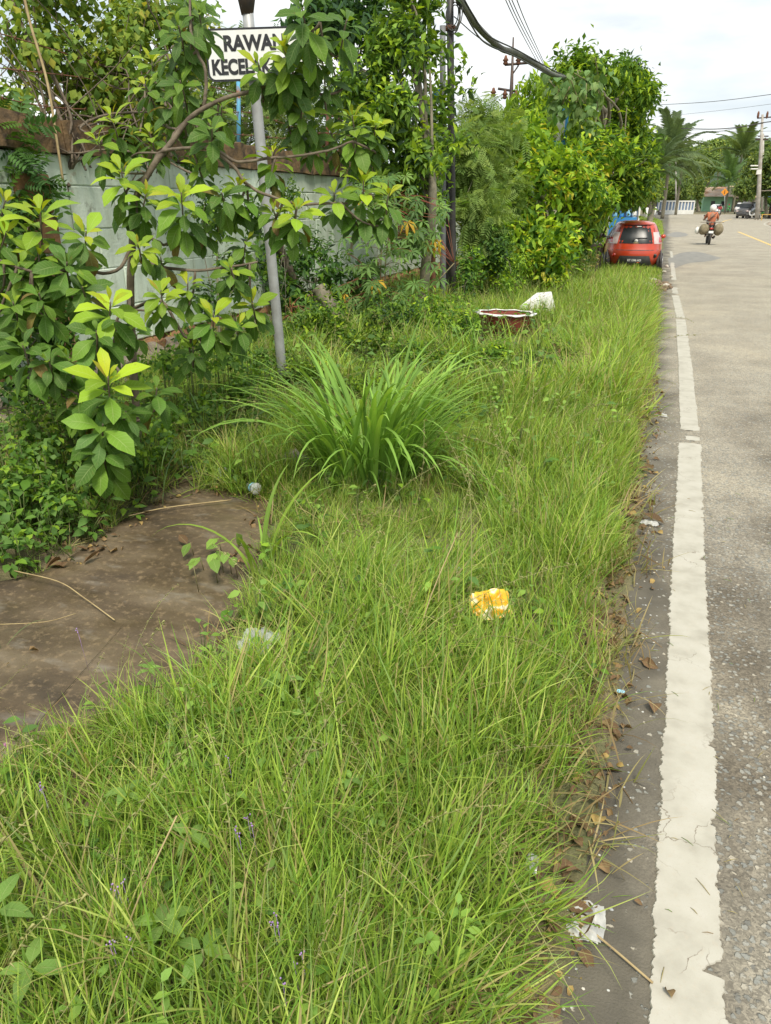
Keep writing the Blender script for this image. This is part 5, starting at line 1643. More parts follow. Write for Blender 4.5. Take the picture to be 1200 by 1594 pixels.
# climber over the wall (dark compound leaves) between the pole and the cassava
tree('wall_climber', 'dark green climber covering the foot of the wall between sign pole and cassava plant', 'vine',
     [clump(470, 400, 11, 34, 60), clump(510, 420, 11, 40, 60), clump(455, 460, 10.6, 36, 40), clump(530, 470, 10.8, 36, 34), clump(420, 400, 10.6, 24, 60), clump(560, 440, 11, 30, 50)],
     330, 7, .115, [G1, G2, (.08, .17, .05), DK, G3, G1], ad(480, 505, 11), seed=14, r0=.03, own=True, droop=.5, young=.2, mat=M['leafsmall'], tips=8, W=.46)
tree('hanging_creeper', 'light green creeper with small leaves trailing down the wall just right of the sign pole', 'vine',
     [clump(440, 340, 9.8, 22, 40), clump(452, 300, 10, 26, 24), clump(425, 420, 9.6, 20, 40), clump(446, 520, 9, 30, 24)],
     130, 6, .08, [G3, G1, (.12, .22, .06), G1, G4, YG], ad(440, 505, 10), seed=15, r0=.012, droop=.6, tips=4)

tree('wall_climber', 'dark leafy climber hanging on the wall behind the trunk of the big shrub', 'vine',
     [clump(330, 330, 8.7, 30, 40), clump(370, 420, 8.6, 34, 50), clump(320, 460, 8.2, 30, 30), clump(400, 330, 9.2, 24, 44), clump(300, 250, 8.6, 30, 20), clump(300, 520, 7.9, 34, 22)],
     260, 6, .085, [G1, G2, G3, DK, G1, G4], ad(340, 530, 8.0), seed=16, r0=.02, droop=.6, tips=6, W=.5)
tree('wall_climber', 'dark leafy climber covering the bare laterite pier at the left edge', 'vine',
     [clump(20, 340, 6.6, 40, 40), clump(40, 430, 6.3, 44, 40), clump(15, 520, 5.9, 44, 40), clump(90, 520, 6.2, 34, 30), clump(30, 600, 5.4, 50, 34)],
     300, 6, .075, [G1, G2, DK, G1, G3, G4], ad(30, 620, 6.0), seed=17, r0=.02, droop=.6, tips=6, W=.5)
# cassava plants
def palmate(col, n=7, droop=.3):
    P = []
    for k in range(n):
        a = (k - (n - 1) / 2) * R(300 / n)
        L = .95 * (1 - .35 * abs(k - (n - 1) / 2) / (n / 2))
        P.append(xform(leaf_arr(L, .26 * L, 2, droop, .2, 'obovate', col), Matrix.Rotation(-a, 4, 'Z')))
    return merge(P)
CAS = [palmate(c, n_, d) for c, n_, d in (((.11, .21, .05), 7, .35), ((.13, .24, .055), 6, .25), ((.09, .18, .05), 7, .5), ((.16, .27, .06), 7, .3), ((.12, .22, .05), 5, .4), ((.55, .34, .03), 6, .8))]
def cassava(base, clumps_, n_, size, label, seed, yellow=3):
    root = wroot('cassava_plant', base, label, 'plant')
    r = np.random.default_rng(seed)
    mats, idx = [], []
    g, h = Geo(), Geo()
    stems = []
    for k in range(5):
        c = clumps_[k % len(clumps_)]
        top = c[0] + r.normal(0, .4, 3) * c[1] + [0, 0, c[1][2] * .6]
        P = smoothpath([np.array([base[0] + r.normal(0, .1), base[1] + r.normal(0, .1), 0]), (base + top) / 2 + r.normal(0, .06, 3), top], 10)
        g.tube(P, np.linspace(.016, .007, len(P)), 6); stems.append(P)
    allp = np.concatenate(stems)
    for k in range(n_):
        c = clumps_[r.integers(len(clumps_))]
        d = r.normal(size=3); d /= np.linalg.norm(d)
        d[1] = -abs(d[1]) if r.random() < .6 else d[1]
        p = c[0] + d * c[1] * r.uniform(.5, 1.05)
        s = allp[np.argmin(np.linalg.norm(allp - p - [0, 0, .1], axis=1))]
        h.tube(smoothpath([s, (s + p) / 2 + [0, 0, .03], p], 3), .0035, 4)
        out = p - s; out[2] = 0; out /= np.linalg.norm(out) + 1e-6
        mats.append(frames(p[None], (out + r.normal(0, .3, 3) + [0, 0, -.45])[None], (np.array([0, -.5, 1.0]) + r.normal(0, .3, 3))[None], size * r.uniform(.7, 1.15))[0])
        idx.append(5 if k < yellow else int(r.integers(0, 5)))
    g.build('stems', M['stem'], root); h.build('petioles', M['redstem'], root)
    leaf_parts(root, CAS, np.array(idx), np.array(mats), M['leaf'], most=260)
cassava(gp(597, 530), [clump(600, 300, 11, 50, 40), clump(600, 370, 10.8, 75, 50), clump(640, 420, 10.7, 70, 50), clump(570, 450, 10.6, 55, 40), clump(620, 480, 10.5, 60, 30), clump(655, 350, 11, 50, 45)],
        230, .21, 'tall cassava plant with finger shaped leaves and red stalks left of the poles', 21, 9)
cassava(gp(480, 530), [clump(470, 480, 9.6, 26, 24), clump(455, 510, 9.3, 26, 24)], 24, .17, 'small cassava shoot with finger leaves beside the foot of the leaning trunk', 22, 0)

# the long tree belt to the right of the poles
tree('broadleaf_tree', 'wide bushy tree with yellow and orange young leaves in the middle of the tree belt', 'tree',
     [clump(800, 300, 15.5, 75, 60), clump(850, 250, 16.5, 80, 65), clump(900, 300, 17, 65, 60), clump(830, 350, 15, 70, 45), clump(920, 250, 18, 55, 60), clump(780, 240, 16, 50, 40), clump(860, 390, 14.6, 50, 34), clump(935, 300, 18, 28, 34), clump(760, 370, 14.5, 40, 44)],
     1500, 8, .21, [G3, G1, G2, G4, G4, (.30, .43, .035), (.44, .40, .05), YG], gp(840, 435), young=.38, seed=31, lump=7, r0=.13, W=.42, droop=.35, tips=22, inner=.3)
tree('upright_tree', 'tall light green tree with drooping pale shoots before the distant crossarms', 'tree',
     [clump(810, 185, 20, 42, 42), clump(840, 160, 21, 40, 36), clump(790, 215, 19, 34, 30), clump(860, 200, 20, 44, 44)],
     520, 8, .27, [G4, YG, (.20, .32, .05), G3, YG, (.30, .42, .06)], gp(830, 412), young=.6, seed=32, lump=7, r0=.12, W=.30, droop=1.0, tips=12)
tree('tall_tree', 'tallest dense green tree in the belt with a rounded top against the sky', 'tree',
     [clump(900, 140, 23, 60, 52), clump(960, 170, 27, 52, 60), clump(930, 220, 24, 70, 60), clump(985, 160, 30, 34, 44), clump(880, 190, 21, 48, 60), clump(945, 120, 26, 34, 30), clump(990, 230, 28, 26, 60)],
     1500, 8, .27, [G1, G3, G2, G3, G4, G1, (.30, .43, .04), YG], gp(925, 400), young=.35, seed=33, lump=7, r0=.22, W=.40, droop=.4, tips=22, inner=.3)
tree('dark_crown_tree', 'darker tree with a ragged outline at the far right end of the tree belt', 'tree',
     [clump(985, 200, 38, 34, 70), clump(1000, 140, 40, 20, 34), clump(970, 130, 38, 30, 34), clump(998, 270, 36, 18, 50)],
     700, 8, .36, [DK, G2, (.05, .10, .035), G1, G2, G1], gp(990, 372), young=.2, seed=34, lump=7, r0=.2, W=.42, tips=12)
tree('roadside_tree', 'yellow green bushy tree directly above and left of the red car', 'tree',
     [clump(955, 285, 21, 48, 40), clump(980, 305, 22.5, 24, 20), clump(915, 325, 19, 40, 32), clump(1000, 262, 24, 16, 38), clump(888, 365, 17.5, 32, 26)],
     700, 8, .22, [G3, G4, G1, (.18, .28, .045), G2, (.34, .38, .04), YG], gp(945, 405), young=.35, seed=35, lump=7, r0=.10, W=.42, droop=.5, tips=14)
# heart leaved vine hanging over the treetop
vr = wroot('heart_leaf_vine', ad(885, 150, 18.6), 'vine with big pale heart shaped leaves draped over the treetop where the cable ends', 'vine')
m_, j, tw, P = crown_mats([clump(880, 130, 18.4, 34, 28), clump(905, 115, 18.8, 30, 22), clump(900, 165, 18.3, 26, 36), clump(930, 130, 19, 24, 28), clump(870, 165, 18.2, 18, 18), clump(915, 200, 18.4, 16, 30)], 75, 4, .5, .24, 41, droop=1.1, inner=.1)
leaf_parts(vr, [leaf_arr(1, .9, 3, .3, .1, 'heart', c) for c in ((.13, .23, .07), (.16, .27, .08), (.10, .20, .06), (.20, .30, .09))], np.random.default_rng(4).integers(0, 4, len(m_)), m_, M['leaf'], most=260)
g = Geo()
for k in range(8): g.tube(smoothpath([P[k * 5], P[k * 5 + 2] + [0, 0, .2], P[k * 5 + 4]], 4), .014, 4)
g.build('stems', M['stem'], vr)
# low plants at the foot of the belt
for k, (cl_, n_, sz, cols, bx, lab, sd_) in enumerate([
        ([clump(800, 410, 13.5, 34, 30), clump(790, 440, 13, 28, 18)], 200, .075, [G3, G4, (.18, .29, .06), G1, YG, G4], (800, 452), 'low shrub of fine leaves at the foot of the bushy tree', 51),
        ([clump(830, 395, 15, 26, 30)], 120, .085, [G1, G2, G3, G1, G4, YG], (830, 440), 'small dark shrub behind the foot of the long dry stick', 52),
        ([clump(890, 405, 17, 34, 22), clump(915, 400, 18.5, 20, 18)], 220, .08, [(.17, .22, .07), (.14, .20, .07), G3, (.20, .24, .09), (.3, .3, .1), (.36, .28, .1)], (900, 425), 'dull olive scrub between the long dry stick and the red car', 53),
        ([clump(870, 440, 14, 20, 14)], 50, .09, [YG, G4, G4, (.3, .4, .06), YG, YY], (868, 452), 'small bright yellow green bush in the grass left of the red car', 54),
        ([clump(730, 420, 12.4, 24, 40), clump(715, 470, 12, 20, 20)], 150, .09, [G1, G2, G3, DK, G4, G1], (722, 490), 'leafy weeds crowding the foot of the black telephone pole', 55),
        ([clump(770, 385, 13.6, 30, 40)], 160, .11, [(.10, .2, .05), G2, G1, DK, G3, G4], (765, 450), 'dark bush behind the banana plant', 56),
        ([clump(690, 525, 10.5, 50, 20), clump(640, 520, 10.3, 30, 20)], 130, .075, [G1, G3, G2, DK, G4, G1], (670, 545), 'low leafy weeds below the poles behind the tall grass clump', 57),
        ([clump(505, 530, 9.4, 34, 22), clump(540, 545, 9.0, 26, 18)], 110, .08, [G4, YG, G3, (.22, .34, .05), YG, (.3, .42, .05)], (515, 560), 'yellow green seedling bush before the grey log', 58)]):
    tree('shrub', lab, 'shrub', cl_, n_, 6, sz, cols, gp(*bx), young=.4, seed=sd_, r0=.02, spread=.2, tips=8, droop=.3)
for k, (px, py, D, rx, ry, sz, n_, cols, lab) in enumerate([
        (640, 560, 9.0, 44, 20, .07, 90, [G1, G3, G2, G4, G3, G4], 'leafy weed bush just behind the top of the tall grass clump'),
        (705, 572, 8.8, 36, 20, .065, 90, [G3, G1, G4, G2, G4, YG], 'leafy weed bush between the tall grass clump and the red basin'),
        (765, 560, 9.6, 36, 18, .06, 90, [G1, G3, G3, G2, G4, YG], 'leafy weeds growing directly in front of the red basin'),
        (822, 572, 9.3, 34, 18, .055, 80, [(.16, .22, .08), (.12, .19, .06), G3, G1, (.24, .26, .1), G4], 'greyish leafy weeds in front right of the red basin'),
        (868, 560, 9.8, 30, 18, .055, 70, [G3, G1, G4, G2, (.3, .2, .1), (.2, .12, .06)], 'leafy weeds with brown withered tops right of the red basin'),
        (575, 545, 9.6, 40, 22, .07, 90, [G1, G2, G3, G4, G3, YG], 'low green bush in front of the cassava stems'),
        (470, 590, 7.9, 34, 24, .05, 110, [G3, G4, G1, G3, YG, G4], 'bushy weed hugging the right side of the sign pole foot'),
        (395, 610, 6.9, 40, 22, .045, 110, [G1, G3, G2, G4, G4, YG], 'bushy weed left of the sign pole foot'),
        (560, 610, 7.4, 34, 18, .05, 80, [G3, G1, G4, G3, G4, YG], 'low weed bush showing behind the left half of the grass clump'),
        (505, 520, 8.8, 40, 44, .08, 150, [G1, G3, G2, G4, G3, YG], 'tall leafy bush between the sign pole foot and the grey log'),
        (610, 510, 9.6, 44, 40, .08, 150, [G2, G1, G3, DK, G3, G4], 'tall dark leafy bush below the cassava plant'),
        (668, 505, 10.5, 34, 36, .08, 110, [G3, G1, G2, G4, G3, YG], 'leafy bush spilling forward from the foot of the poles'),
        (715, 520, 10.5, 30, 30, .08, 100, [G3, G4, G1, G2, G4, YG], 'light green bush directly left of the red basin'),
        (700, 650, 6.6, 30, 14, .04, 70, [G3, G4, G1, G3, G4, YG], 'small leafy weed right of the tall grass clump')]):
    D = float(gD(px, py + ry * .9)); b_ = gp(px, py + ry * .9); ry = ry * 1.45; py = py - 9; rx = rx * 1.15; n_ = int(n_ * 1.7)
    tree('shrub', lab, 'shrub', [clump(px, py, D, rx * .7, ry), clump(px - rx * .5, py + 6, D, rx * .5, ry * .7), clump(px + rx * .5, py + 4, D, rx * .5, ry * .8)], n_, 6, sz, cols, b_, young=.4, seed=950 + k, r0=.01, spread=.12, tips=8, droop=.2)
# banana plant with dry leaves
bb = gp(768, 478)
root = wroot('banana_plant', bb, 'young banana plant with torn green leaves and yellow dry stalks right of the poles', 'plant')
r = np.random.default_rng(5)
Geo().tube([bb, bb + [0, 0, .35], bb + [.02, 0, .7]], [.07, .06, .045], 9).build('stem', M['stem'], root)
for k in range(9):
    a = blade_arr(1, .34 if k < 6 else .14, 8, .15 + .1 * k, 1.0 + .1 * k, (.12, .22, .05) if k < 6 else (.48, .38, .12), fold=.35)
    g = Geo(); g.add(*xform(a, Matrix.Translation((0, 0, .55)) @ Matrix.Rotation(k * 2.1, 4, 'Z') @ Matrix.Scale(.62 if k < 6 else .5, 4)))
    g.build('leaf', M['leaf'], root, origin=(0, 0, 0)).location = (0, 0, 0)

# ------------------------------------------------------------------ palms and far trees
def frond(L, n, col, droop, w, seed, lw=.05):
    r = np.random.default_rng(seed); V, F, C = [], [], []
    t = np.linspace(0, 1, 9); y = L * (t - .12 * droop * t ** 3); z = L * (.30 * t - droop * .75 * t ** 2.2)
    g = Geo(); g.tube(np.stack([0 * t, y, z], 1), np.linspace(.04, .01, 9) * L / 3, 4, C=np.array(col) * 1.2)
    for k in range(n):
        tt = .14 + .86 * k / n
        p = np.array([0, np.interp(tt, t, y), np.interp(tt, t, z)])
        ll = w * (1 - .75 * abs(tt - .45)) * r.uniform(.85, 1.1)
        for s in (-1, 1):
            dx, dy, dz = s * ll * .75, ll * .5, -ll * r.uniform(.25, .6)
            q = p + [dx * .55, dy * .55, dz * .25]; e = p + [dx, dy, dz]
            g.add([p + [0, -lw / 2, 0], p + [0, lw / 2, 0], q + [0, lw / 2, 0], q + [0, -lw / 2, 0], e], [np.array([(0, 1, 2, 3)]), np.array([(3, 2, 4)])], np.array(col) * r.uniform(.8, 1.15))
    return g
def palm(base, h, L, nf, col, label, seed, lean=(0, 0), w=.75, group=None, up=.2, nl=34, lw=.07):
    r = np.random.default_rng(seed)
    root = wroot('palm_tree', base, label, 'palm', group)
    top = np.array(base) + [lean[0], lean[1], h]
    P = smoothpath([np.array(base) - [0, 0, .1], np.array(base) + [lean[0] * .3, lean[1] * .3, h * .5], top], 6)
    Geo().tube(P, np.linspace(.24, .17, len(P)), 9).build('trunk', M['greybark'], root)
    meshes = []
    for k in range(4):
        me = frond(L, nl, col, .55 + .25 * k / 3, w, seed + k, lw).mesh('frond', False); me.materials.append(M['leafsmall']); meshes.append(me)
    for k in range(nf):
        o = bpy.data.objects.new('frond', meshes[k % 4]); COL.objects.link(o); o.parent = root
        f = k / nf
        o.matrix_local = Matrix.Translation(Vector(top) - Vector(tuple(root.location))) @ Matrix.Rotation(k * 2.4 + r.uniform(-.2, .2), 4, 'Z') @ Matrix.Rotation(R(72 - 95 * f + up * 20), 4, 'X') @ Matrix.Rotation(r.normal(0, .2), 4, 'Y') @ Matrix.Scale(r.uniform(.85, 1.05), 4)
def atb(px, D):
    p = ad(px, 330, D); p[2] = 0; return p
PC = (.14, .20, .09)
palm(atb(1032, 100), 7.2, 5.6, 20, PC, 'tallest feathery palm standing up above the road just right of the tree belt', 61, w=1.3, nl=44, lw=.14)
palm(atb(1012, 85), 5.0, 4.4, 20, (.11, .17, .07), 'shorter palm half hidden behind the right end of the tree belt', 62, w=1.1, lw=.12)
palm(atb(1052, 135), 7.5, 5.2, 20, (.15, .20, .09), 'palm with drooping fronds behind the pale lamp post', 63, w=1.2, up=-.6, lw=.14)
palm(atb(1140, 185), 12, 8, 20, (.17, .24, .08), 'big palm with a bright crown above the rusty roof', 64, w=1.7, nl=44, lw=.2)
palm(atb(1164, 190), 9.5, 7.5, 18, (.13, .21, .08), 'palm with broad fronds behind the concrete poles', 65, w=1.7, nl=44, lw=.2)
palm(atb(1128, 170), 6, 7, 18, (.12, .2, .07), 'low palm behind the orange diamond sign', 66, w=1.5, lw=.18)
far_cols = [(.17, .25, .07), (.14, .22, .06), (.11, .18, .05), (.22, .31, .07), (.27, .35, .08), (.36, .42, .08)]
FT = [(1085, 258, 195, 30, 30, 'round green tree beyond the balustrade at the bend', 8, 1.0), (1062, 290, 168, 20, 26, 'small tree just behind the right end of the balustrade', 5, .9),
      (1105, 245, 200, 26, 26, 'broad tree in the centre of the far tree line', 12, 1.3), (1088, 288, 185, 10, 22, 'slender tree in front of the mint green house', 6, .8),
      (1075, 235, 210, 40, 20, 'distant tree rising over the balustrade tree', 16, 1.4), (1162, 288, 120, 20, 18, 'bushy tree behind the pale van', 6, .9),
      (1195, 262, 105, 26, 44, 'dark tree at the right edge behind the stall', 9, 1.0), (1172, 262, 150, 20, 40, 'tree between the two concrete poles and the stall', 8, 1.0),
      (1120, 222, 230, 30, 12, 'far treetop just below the skyline left of the big palm', 14, 1.4), (1200, 232, 200, 36, 26, 'far tree on the skyline at the right edge', 14, 1.3),
      (1042, 290, 170, 26, 26, 'tree behind the left half of the balustrade', 5, .9), (1158, 225, 230, 24, 14, 'far tree on the skyline right of the big palm', 15, 1.4),
      (1014, 285, 80, 16, 28, 'dark tree behind the whitewashed trunks', 4, .6)]
for k, (px, py, D, rx, ry, lab, h, lz) in enumerate(FT):
    cl_ = [clump(px, py, D, rx * .7, ry * .7), clump(px - rx * .45, py + ry * .3, D, rx * .5, ry * .55), clump(px + rx * .45, py + ry * .25, D * 1.02, rx * .5, ry * .55), clump(px, py + ry * .6, D, rx * .8, ry * .45)]
    tree('tree', lab, 'tree', cl_, 330, 7, .62 * lz, [tuple(np.array(c) * (.8 + .35 * ((k * .37) % 1))) for c in far_cols], atb(px, D), young=.3, seed=70 + k, r0=.25, W=.55, group='trees of the far tree line', tips=6)
# lower green mass closing the view behind the far trees
r = np.random.default_rng(6)
cl_ = [(np.array([x * 1.2, y, 3.5]), np.array([9, 6, 6.5])) for x, y in zip(np.linspace(-75, 160, 34), 262 + 18 * np.sin(np.arange(34)))]
m_, j, tw, P = crown_mats(cl_, 3200, 6, 2.0, 1.3, 90, inner=.2)
o = scatter([mini(c, 1, .6) for c in (G1, G2, G3, DK)], r.integers(0, 4, len(m_)), m_).build('far_woods', M['leafsmall']); o['kind'] = 'stuff'
# verge trees between wall end and the far bend, whitewashed trunks
for k, (px, py) in enumerate([(1006, 341), (1012, 339), (1018, 337)]):
    b_ = gp(px, py); Dd = -b_[0] * SY + b_[1] * CY
    root = wroot('roadside_tree', b_, ['nearest whitewashed trunk in the row left of the road', 'middle whitewashed trunk in the row left of the road', 'farthest whitewashed trunk in the row left of the road'][k], 'tree', 'whitewashed trunks left of the road')
    Geo().tube([b_, b_ + [0, 0, 1.3]], [.24, .2], 9).build('painted_base', M['white'], root)
    Geo().tube([b_ + [0, 0, 1.3], b_ + [.1, 0, 4.5], b_ + [.3, .2, 7]], [.195, .16, .1], 9).build('trunk', M['bark'], root)
    m_, j, tw, P = crown_mats([(b_ + [0, 0, 6.0], np.array([1.8, 1.8, 1.6]))], 90, 6, .6, .34, 200 + k)
    scatter([mini(c, 1, .5) for c in (G1, G2, G3)], r.integers(0, 3, len(m_)), m_).build('crown', M['leafsmall'], root)['kind'] = 'stuff'
# ------------------------------------------------------------------ tall grass clump in the verge
def grassclump(base, n, Lr, W, label, seed, cols, lean=(.05, .5), bend=(.5, 1.9), name='tall_grass_clump', cat='grass clump', rad=.14, most=290):
    r = np.random.default_rng(seed)
    root = wroot(name, base, label, cat)
    lib = []
    for k in range(14):
        c = np.array(cols[k % len(cols)])
        if k == 13 and n < 100: c = np.array((.34, .28, .12))
        lib.append(blade_arr(1, W * r.uniform(.8, 1.15), 11, r.uniform(*lean), r.uniform(*bend), c, tip=c * 1.1, fold=.25, base=c * 1.05))
    P, D, U, S, I = [], [], [], [], []
    for k in range(n):
        a = r.uniform(0, 2 * math.pi)
        rr_ = rad * math.sqrt(r.random())
        p = np.array(base) + [rr_ * math.cos(a), rr_ * math.sin(a), -.02]
        P.append(p); D.append([math.cos(a + r.normal(0, .6)), math.sin(a + r.normal(0, .6)), 0]); U.append([r.normal(0, .07), r.normal(0, .07), 1])
        S.append(r.uniform(*Lr) * (1 if r.random() < .8 else .6)); I.append(r.integers(0, 14))
    leaf_parts(root, lib, np.array(I), frames(np.array(P), np.array(D, float), np.array(U, float), S), M['leaf'], most=most)
    return root

GC = [(.20, .36, .06), (.24, .42, .07), (.17, .31, .055), (.28, .45, .08)]
cb3 = gp(578, 745)
grassclump(cb3, 400, (.5, 1.3), .025, 'big clump of tall broad bladed grass in the middle of the verge', 5, GC, rad=.34, lean=(.02, .42), bend=(.9, 2.6))
M['leaf2'] = M['leaf']
grassclump(gp(405, 890), 9, (.5, .8), .04, 'bright young grass shoot with broad blades at the corner of the silted path', 6, [(.24, .36, .05), (.20, .33, .05)], rad=.05, bend=(.9, 2.0))
grassclump(gp(330, 700), 34, (.6, 1.25), .016, 'arching narrow reed leaves hanging over the path beside the shrub', 7, [(.12, .21, .07), (.15, .24, .08)], rad=.35, bend=(1.1, 2.2), lean=(.3, .9))
grassclump(gp(735, 575), 24, (.5, .95), .02, 'small clump of arching grass left of the rusty red basin', 8, GC, rad=.12)
grassclump(gp(900, 560), 14, (.4, .75), .022, 'small grass clump with broad blades right of the rusty red basin', 9, GC, rad=.1)
grassclump(gp(-12, 1010), 16, (.4, .75), .012, 'tuft of long thin leaves reaching over the path from the left edge', 10, [(.15, .24, .09), (.30, .30, .12)], rad=.1, bend=(1.6, 2.4), lean=(.8, 1.3))

# ------------------------------------------------------------------ grass: tufts scattered over the verge
def tuft(n, L, W, seed, spread=.035, wide=1.0, straw=.07, leanmax=.7, seg=5, cols=None, yell=0):
    r = np.random.default_rng(seed); P = []
    cols = cols or [(.28, .415, .062), (.22, .355, .052), (.34, .46, .075), (.15, .275, .042), (.39, .46, .12), (.25, .365, .11)]
    for k in range(n):
        c = np.array(cols[r.integers(len(cols))]) * r.uniform(.8, 1.15)
        if r.random() < straw: c = np.array((.44, .38, .17)) * r.uniform(.7, 1.1)
        a = blade_arr(L * r.uniform(.35, 1.0), W * r.uniform(.7, 1.3) * wide, seg, r.uniform(.02, leanmax), r.uniform(.1, 1.3), c, tip=c * 1.12, base=c * .95)
        m_ = Matrix.Translation((r.normal(0, spread), r.normal(0, spread), -.01)) @ Matrix.Rotation(r.uniform(0, 6.28), 4, 'Z')
        # blades twist a little so they do not all show their edge
        P.append(xform(a, m_))
    return merge(P)


def libcoll(name, arrs, mat):
    c = bpy.data.collections.new(name)
    for k, a in enumerate(arrs):
        g = Geo(); g.add(*a); me = g.mesh('%s_%02d' % (name, k)); me.materials.append(mat)
        o = bpy.data.objects.new('%s_%02d' % (name, k), me); c.objects.link(o)
    return c


def gn_scatter(name, pts, rots, scl, vi, coll, kind='stuff', label=None):
    me = bpy.data.meshes.new(name)
    me.vertices.add(len(pts)); me.vertices.foreach_set('co', np.asarray(pts, np.float32).ravel())
    a = me.attributes.new('rot', 'FLOAT_VECTOR', 'POINT'); a.data.foreach_set('vector', np.asarray(rots, np.float32).ravel())
    a = me.attributes.new('scl', 'FLOAT', 'POINT'); a.data.foreach_set('value', np.asarray(scl, np.float32))
    a = me.attributes.new('vi', 'INT', 'POINT'); a.data.foreach_set('value', np.asarray(vi, np.int32))
    o = bpy.data.objects.new(name, me); COL.objects.link(o)
    ng = bpy.data.node_groups.new(name + '_nodes', 'GeometryNodeTree')
    ng.interface.new_socket('Geometry', in_out='INPUT', socket_type='NodeSocketGeometry')
    ng.interface.new_socket('Geometry', in_out='OUTPUT', socket_type='NodeSocketGeometry')
    nd, lk = ng.nodes, ng.links
    gi, go = nd.new('NodeGroupInput'), nd.new('NodeGroupOutput')
    ip = nd.new('GeometryNodeInstanceOnPoints'); ci = nd.new('GeometryNodeCollectionInfo')
    ci.inputs['Collection'].default_value = coll
    ci.inputs['Separate Children'].default_value = True; ci.inputs['Reset Children'].default_value = True
    ip.inputs['Pick Instance'].default_value = True
    def na(nm, t):
        q = nd.new('GeometryNodeInputNamedAttribute'); q.data_type = t; q.inputs['Name'].default_value = nm; return q
    lk.new(gi.outputs[0], ip.inputs['Points']); lk.new(ci.outputs[0], ip.inputs['Instance'])
    lk.new(na('vi', 'INT').outputs[0], ip.inputs['Instance Index'])
    e = nd.new('FunctionNodeEulerToRotation'); lk.new(na('rot', 'FLOAT_VECTOR').outputs[0], e.inputs[0]); lk.new(e.outputs[0], ip.inputs['Rotation'])
    lk.new(na('scl', 'FLOAT').outputs[0], ip.inputs['Scale'])
    lk.new(ip.outputs[0], go.inputs[0])
    md = o.modifiers.new('scatter', 'NODES'); md.node_group = ng
    o['kind'] = kind
    return o


NEAR = libcoll('grass_tuft', [tuft(28, .31, .0056, 100 + k) for k in range(9)] + [tuft(24, .46, .0062, 120 + k, leanmax=.55) for k in range(4)] + [tuft(26, .22, .005, 130 + k, straw=.3) for k in range(3)], M['grass'])
MID = libcoll('grass_mid', [tuft(26, .34, .008, 200 + k, spread=.07, seg=4) for k in range(7)] + [tuft(20, .5, .009, 220 + k, spread=.07, seg=4, leanmax=.5) for k in range(3)], M['grass'])
FAR = libcoll('grass_far', [tuft(26, .38, .017, 300 + k, spread=.14, seg=3, leanmax=.6) for k in range(6)], M['grass'])
r = np.random.default_rng(77)


def field(x0, x1, y0, y1, dens, accept):
    n_ = int((x1 - x0) * (y1 - y0) * dens)
    x, y = r.uniform(x0, x1, n_), r.uniform(y0, y1, n_)
    p = accept(x, y)
    k = r.random(n_) < p
    return x[k], y[k]


def base_accept(x, y, e0=.16):
    e = edge_x(y) - .03 + .07 * fbm(y * 2.2, x * 0, 12)
    p = np.clip((e - x) / e0, 0, 1)
    ins = inpoly(x, y, PAD); pd = polydist(x, y, PAD)
    p = np.where(ins, np.where(pd < .05, .35, 0), p)
    # broadleaf corner under the shrub
    p = np.where((x < -2.75) & (y > 2.3) & (y < 5.3), p * .13, p)
    p = np.where(x < -4.0, p * .4, p)
    p = np.where(x < -5.0, 0, p)
    return p


WEEDSPOTS = [tuple(gp(a, b)[:2]) for a, b in [(640, 578), (705, 590), (765, 576), (822, 588), (868, 576), (575, 565), (470, 612), (395, 630), (560, 626), (700, 663)]]
def put(name, x, y, coll, nv, smin, smax, tilt=.22):
    n_ = len(x)
    e = edge_x(y)
    near = np.clip(1 - (e - x) / .30, 0, 1)
    rx, ry = r.normal(0, tilt, n_), r.normal(0, tilt, n_)
    # tufts at the asphalt edge lean out over it
    rz = r.uniform(0, 6.28, n_)
    rx = rx + 1.1 * fbm(x * .9 + 3, y * .9, 71); ry = ry + 1.1 * fbm(x * .9, y * .9 + 8, 72)
    tx = .10 + .38 * near          # lean towards +x in world space, expressed through euler XYZ with rz applied last
    rot = np.zeros((n_, 3))
    ax_ = np.arctan2(rx, ry)
    for k in range(n_):
        m_ = Matrix.Rotation(tx[k], 3, 'Y') @ Matrix.Rotation(rx[k], 3, 'X') @ Matrix.Rotation(ry[k], 3, 'Y') @ Matrix.Rotation(rz[k], 3, 'Z')
        rot[k] = m_.to_euler()
    pdd = polydist(x, y, PAD)
    low = np.where((pdd < .35) & (y < 3.2), .45 + 1.5 * pdd, 1.0)                  # trampled rim of the path
    low = np.where(np.hypot((x + 2.0) / .8, (y - 10.0) / 1.3) < 1, .14, low)               # short weeds round the basin
    clr = np.minimum(np.hypot(x + .52, y - 2.88) / .17, np.hypot(x + 1.66, y - 2.25) / .25)       # flattened round the litter
    low = np.where(clr < 1, low * .42, low)
    low = np.where(np.hypot((x + 1.45) / .75, (y - 3.75) / .8) < 1, low * .5, low)          # shaded by the big clump
    for wx, wy in WEEDSPOTS: low = np.where(np.hypot(x - wx, (y - wy + .4) / 1.6) < .42, low * .45, low)
    patch = low * (.78 + .55 * (fbm(x * 1.1, y * 1.1, 21) + .5))
    s = r.uniform(smin, smax, n_) * patch * (1 - .35 * near)
    return gn_scatter(name, np.column_stack([x, y, gh(x, y)]), rot, s, nv, coll)


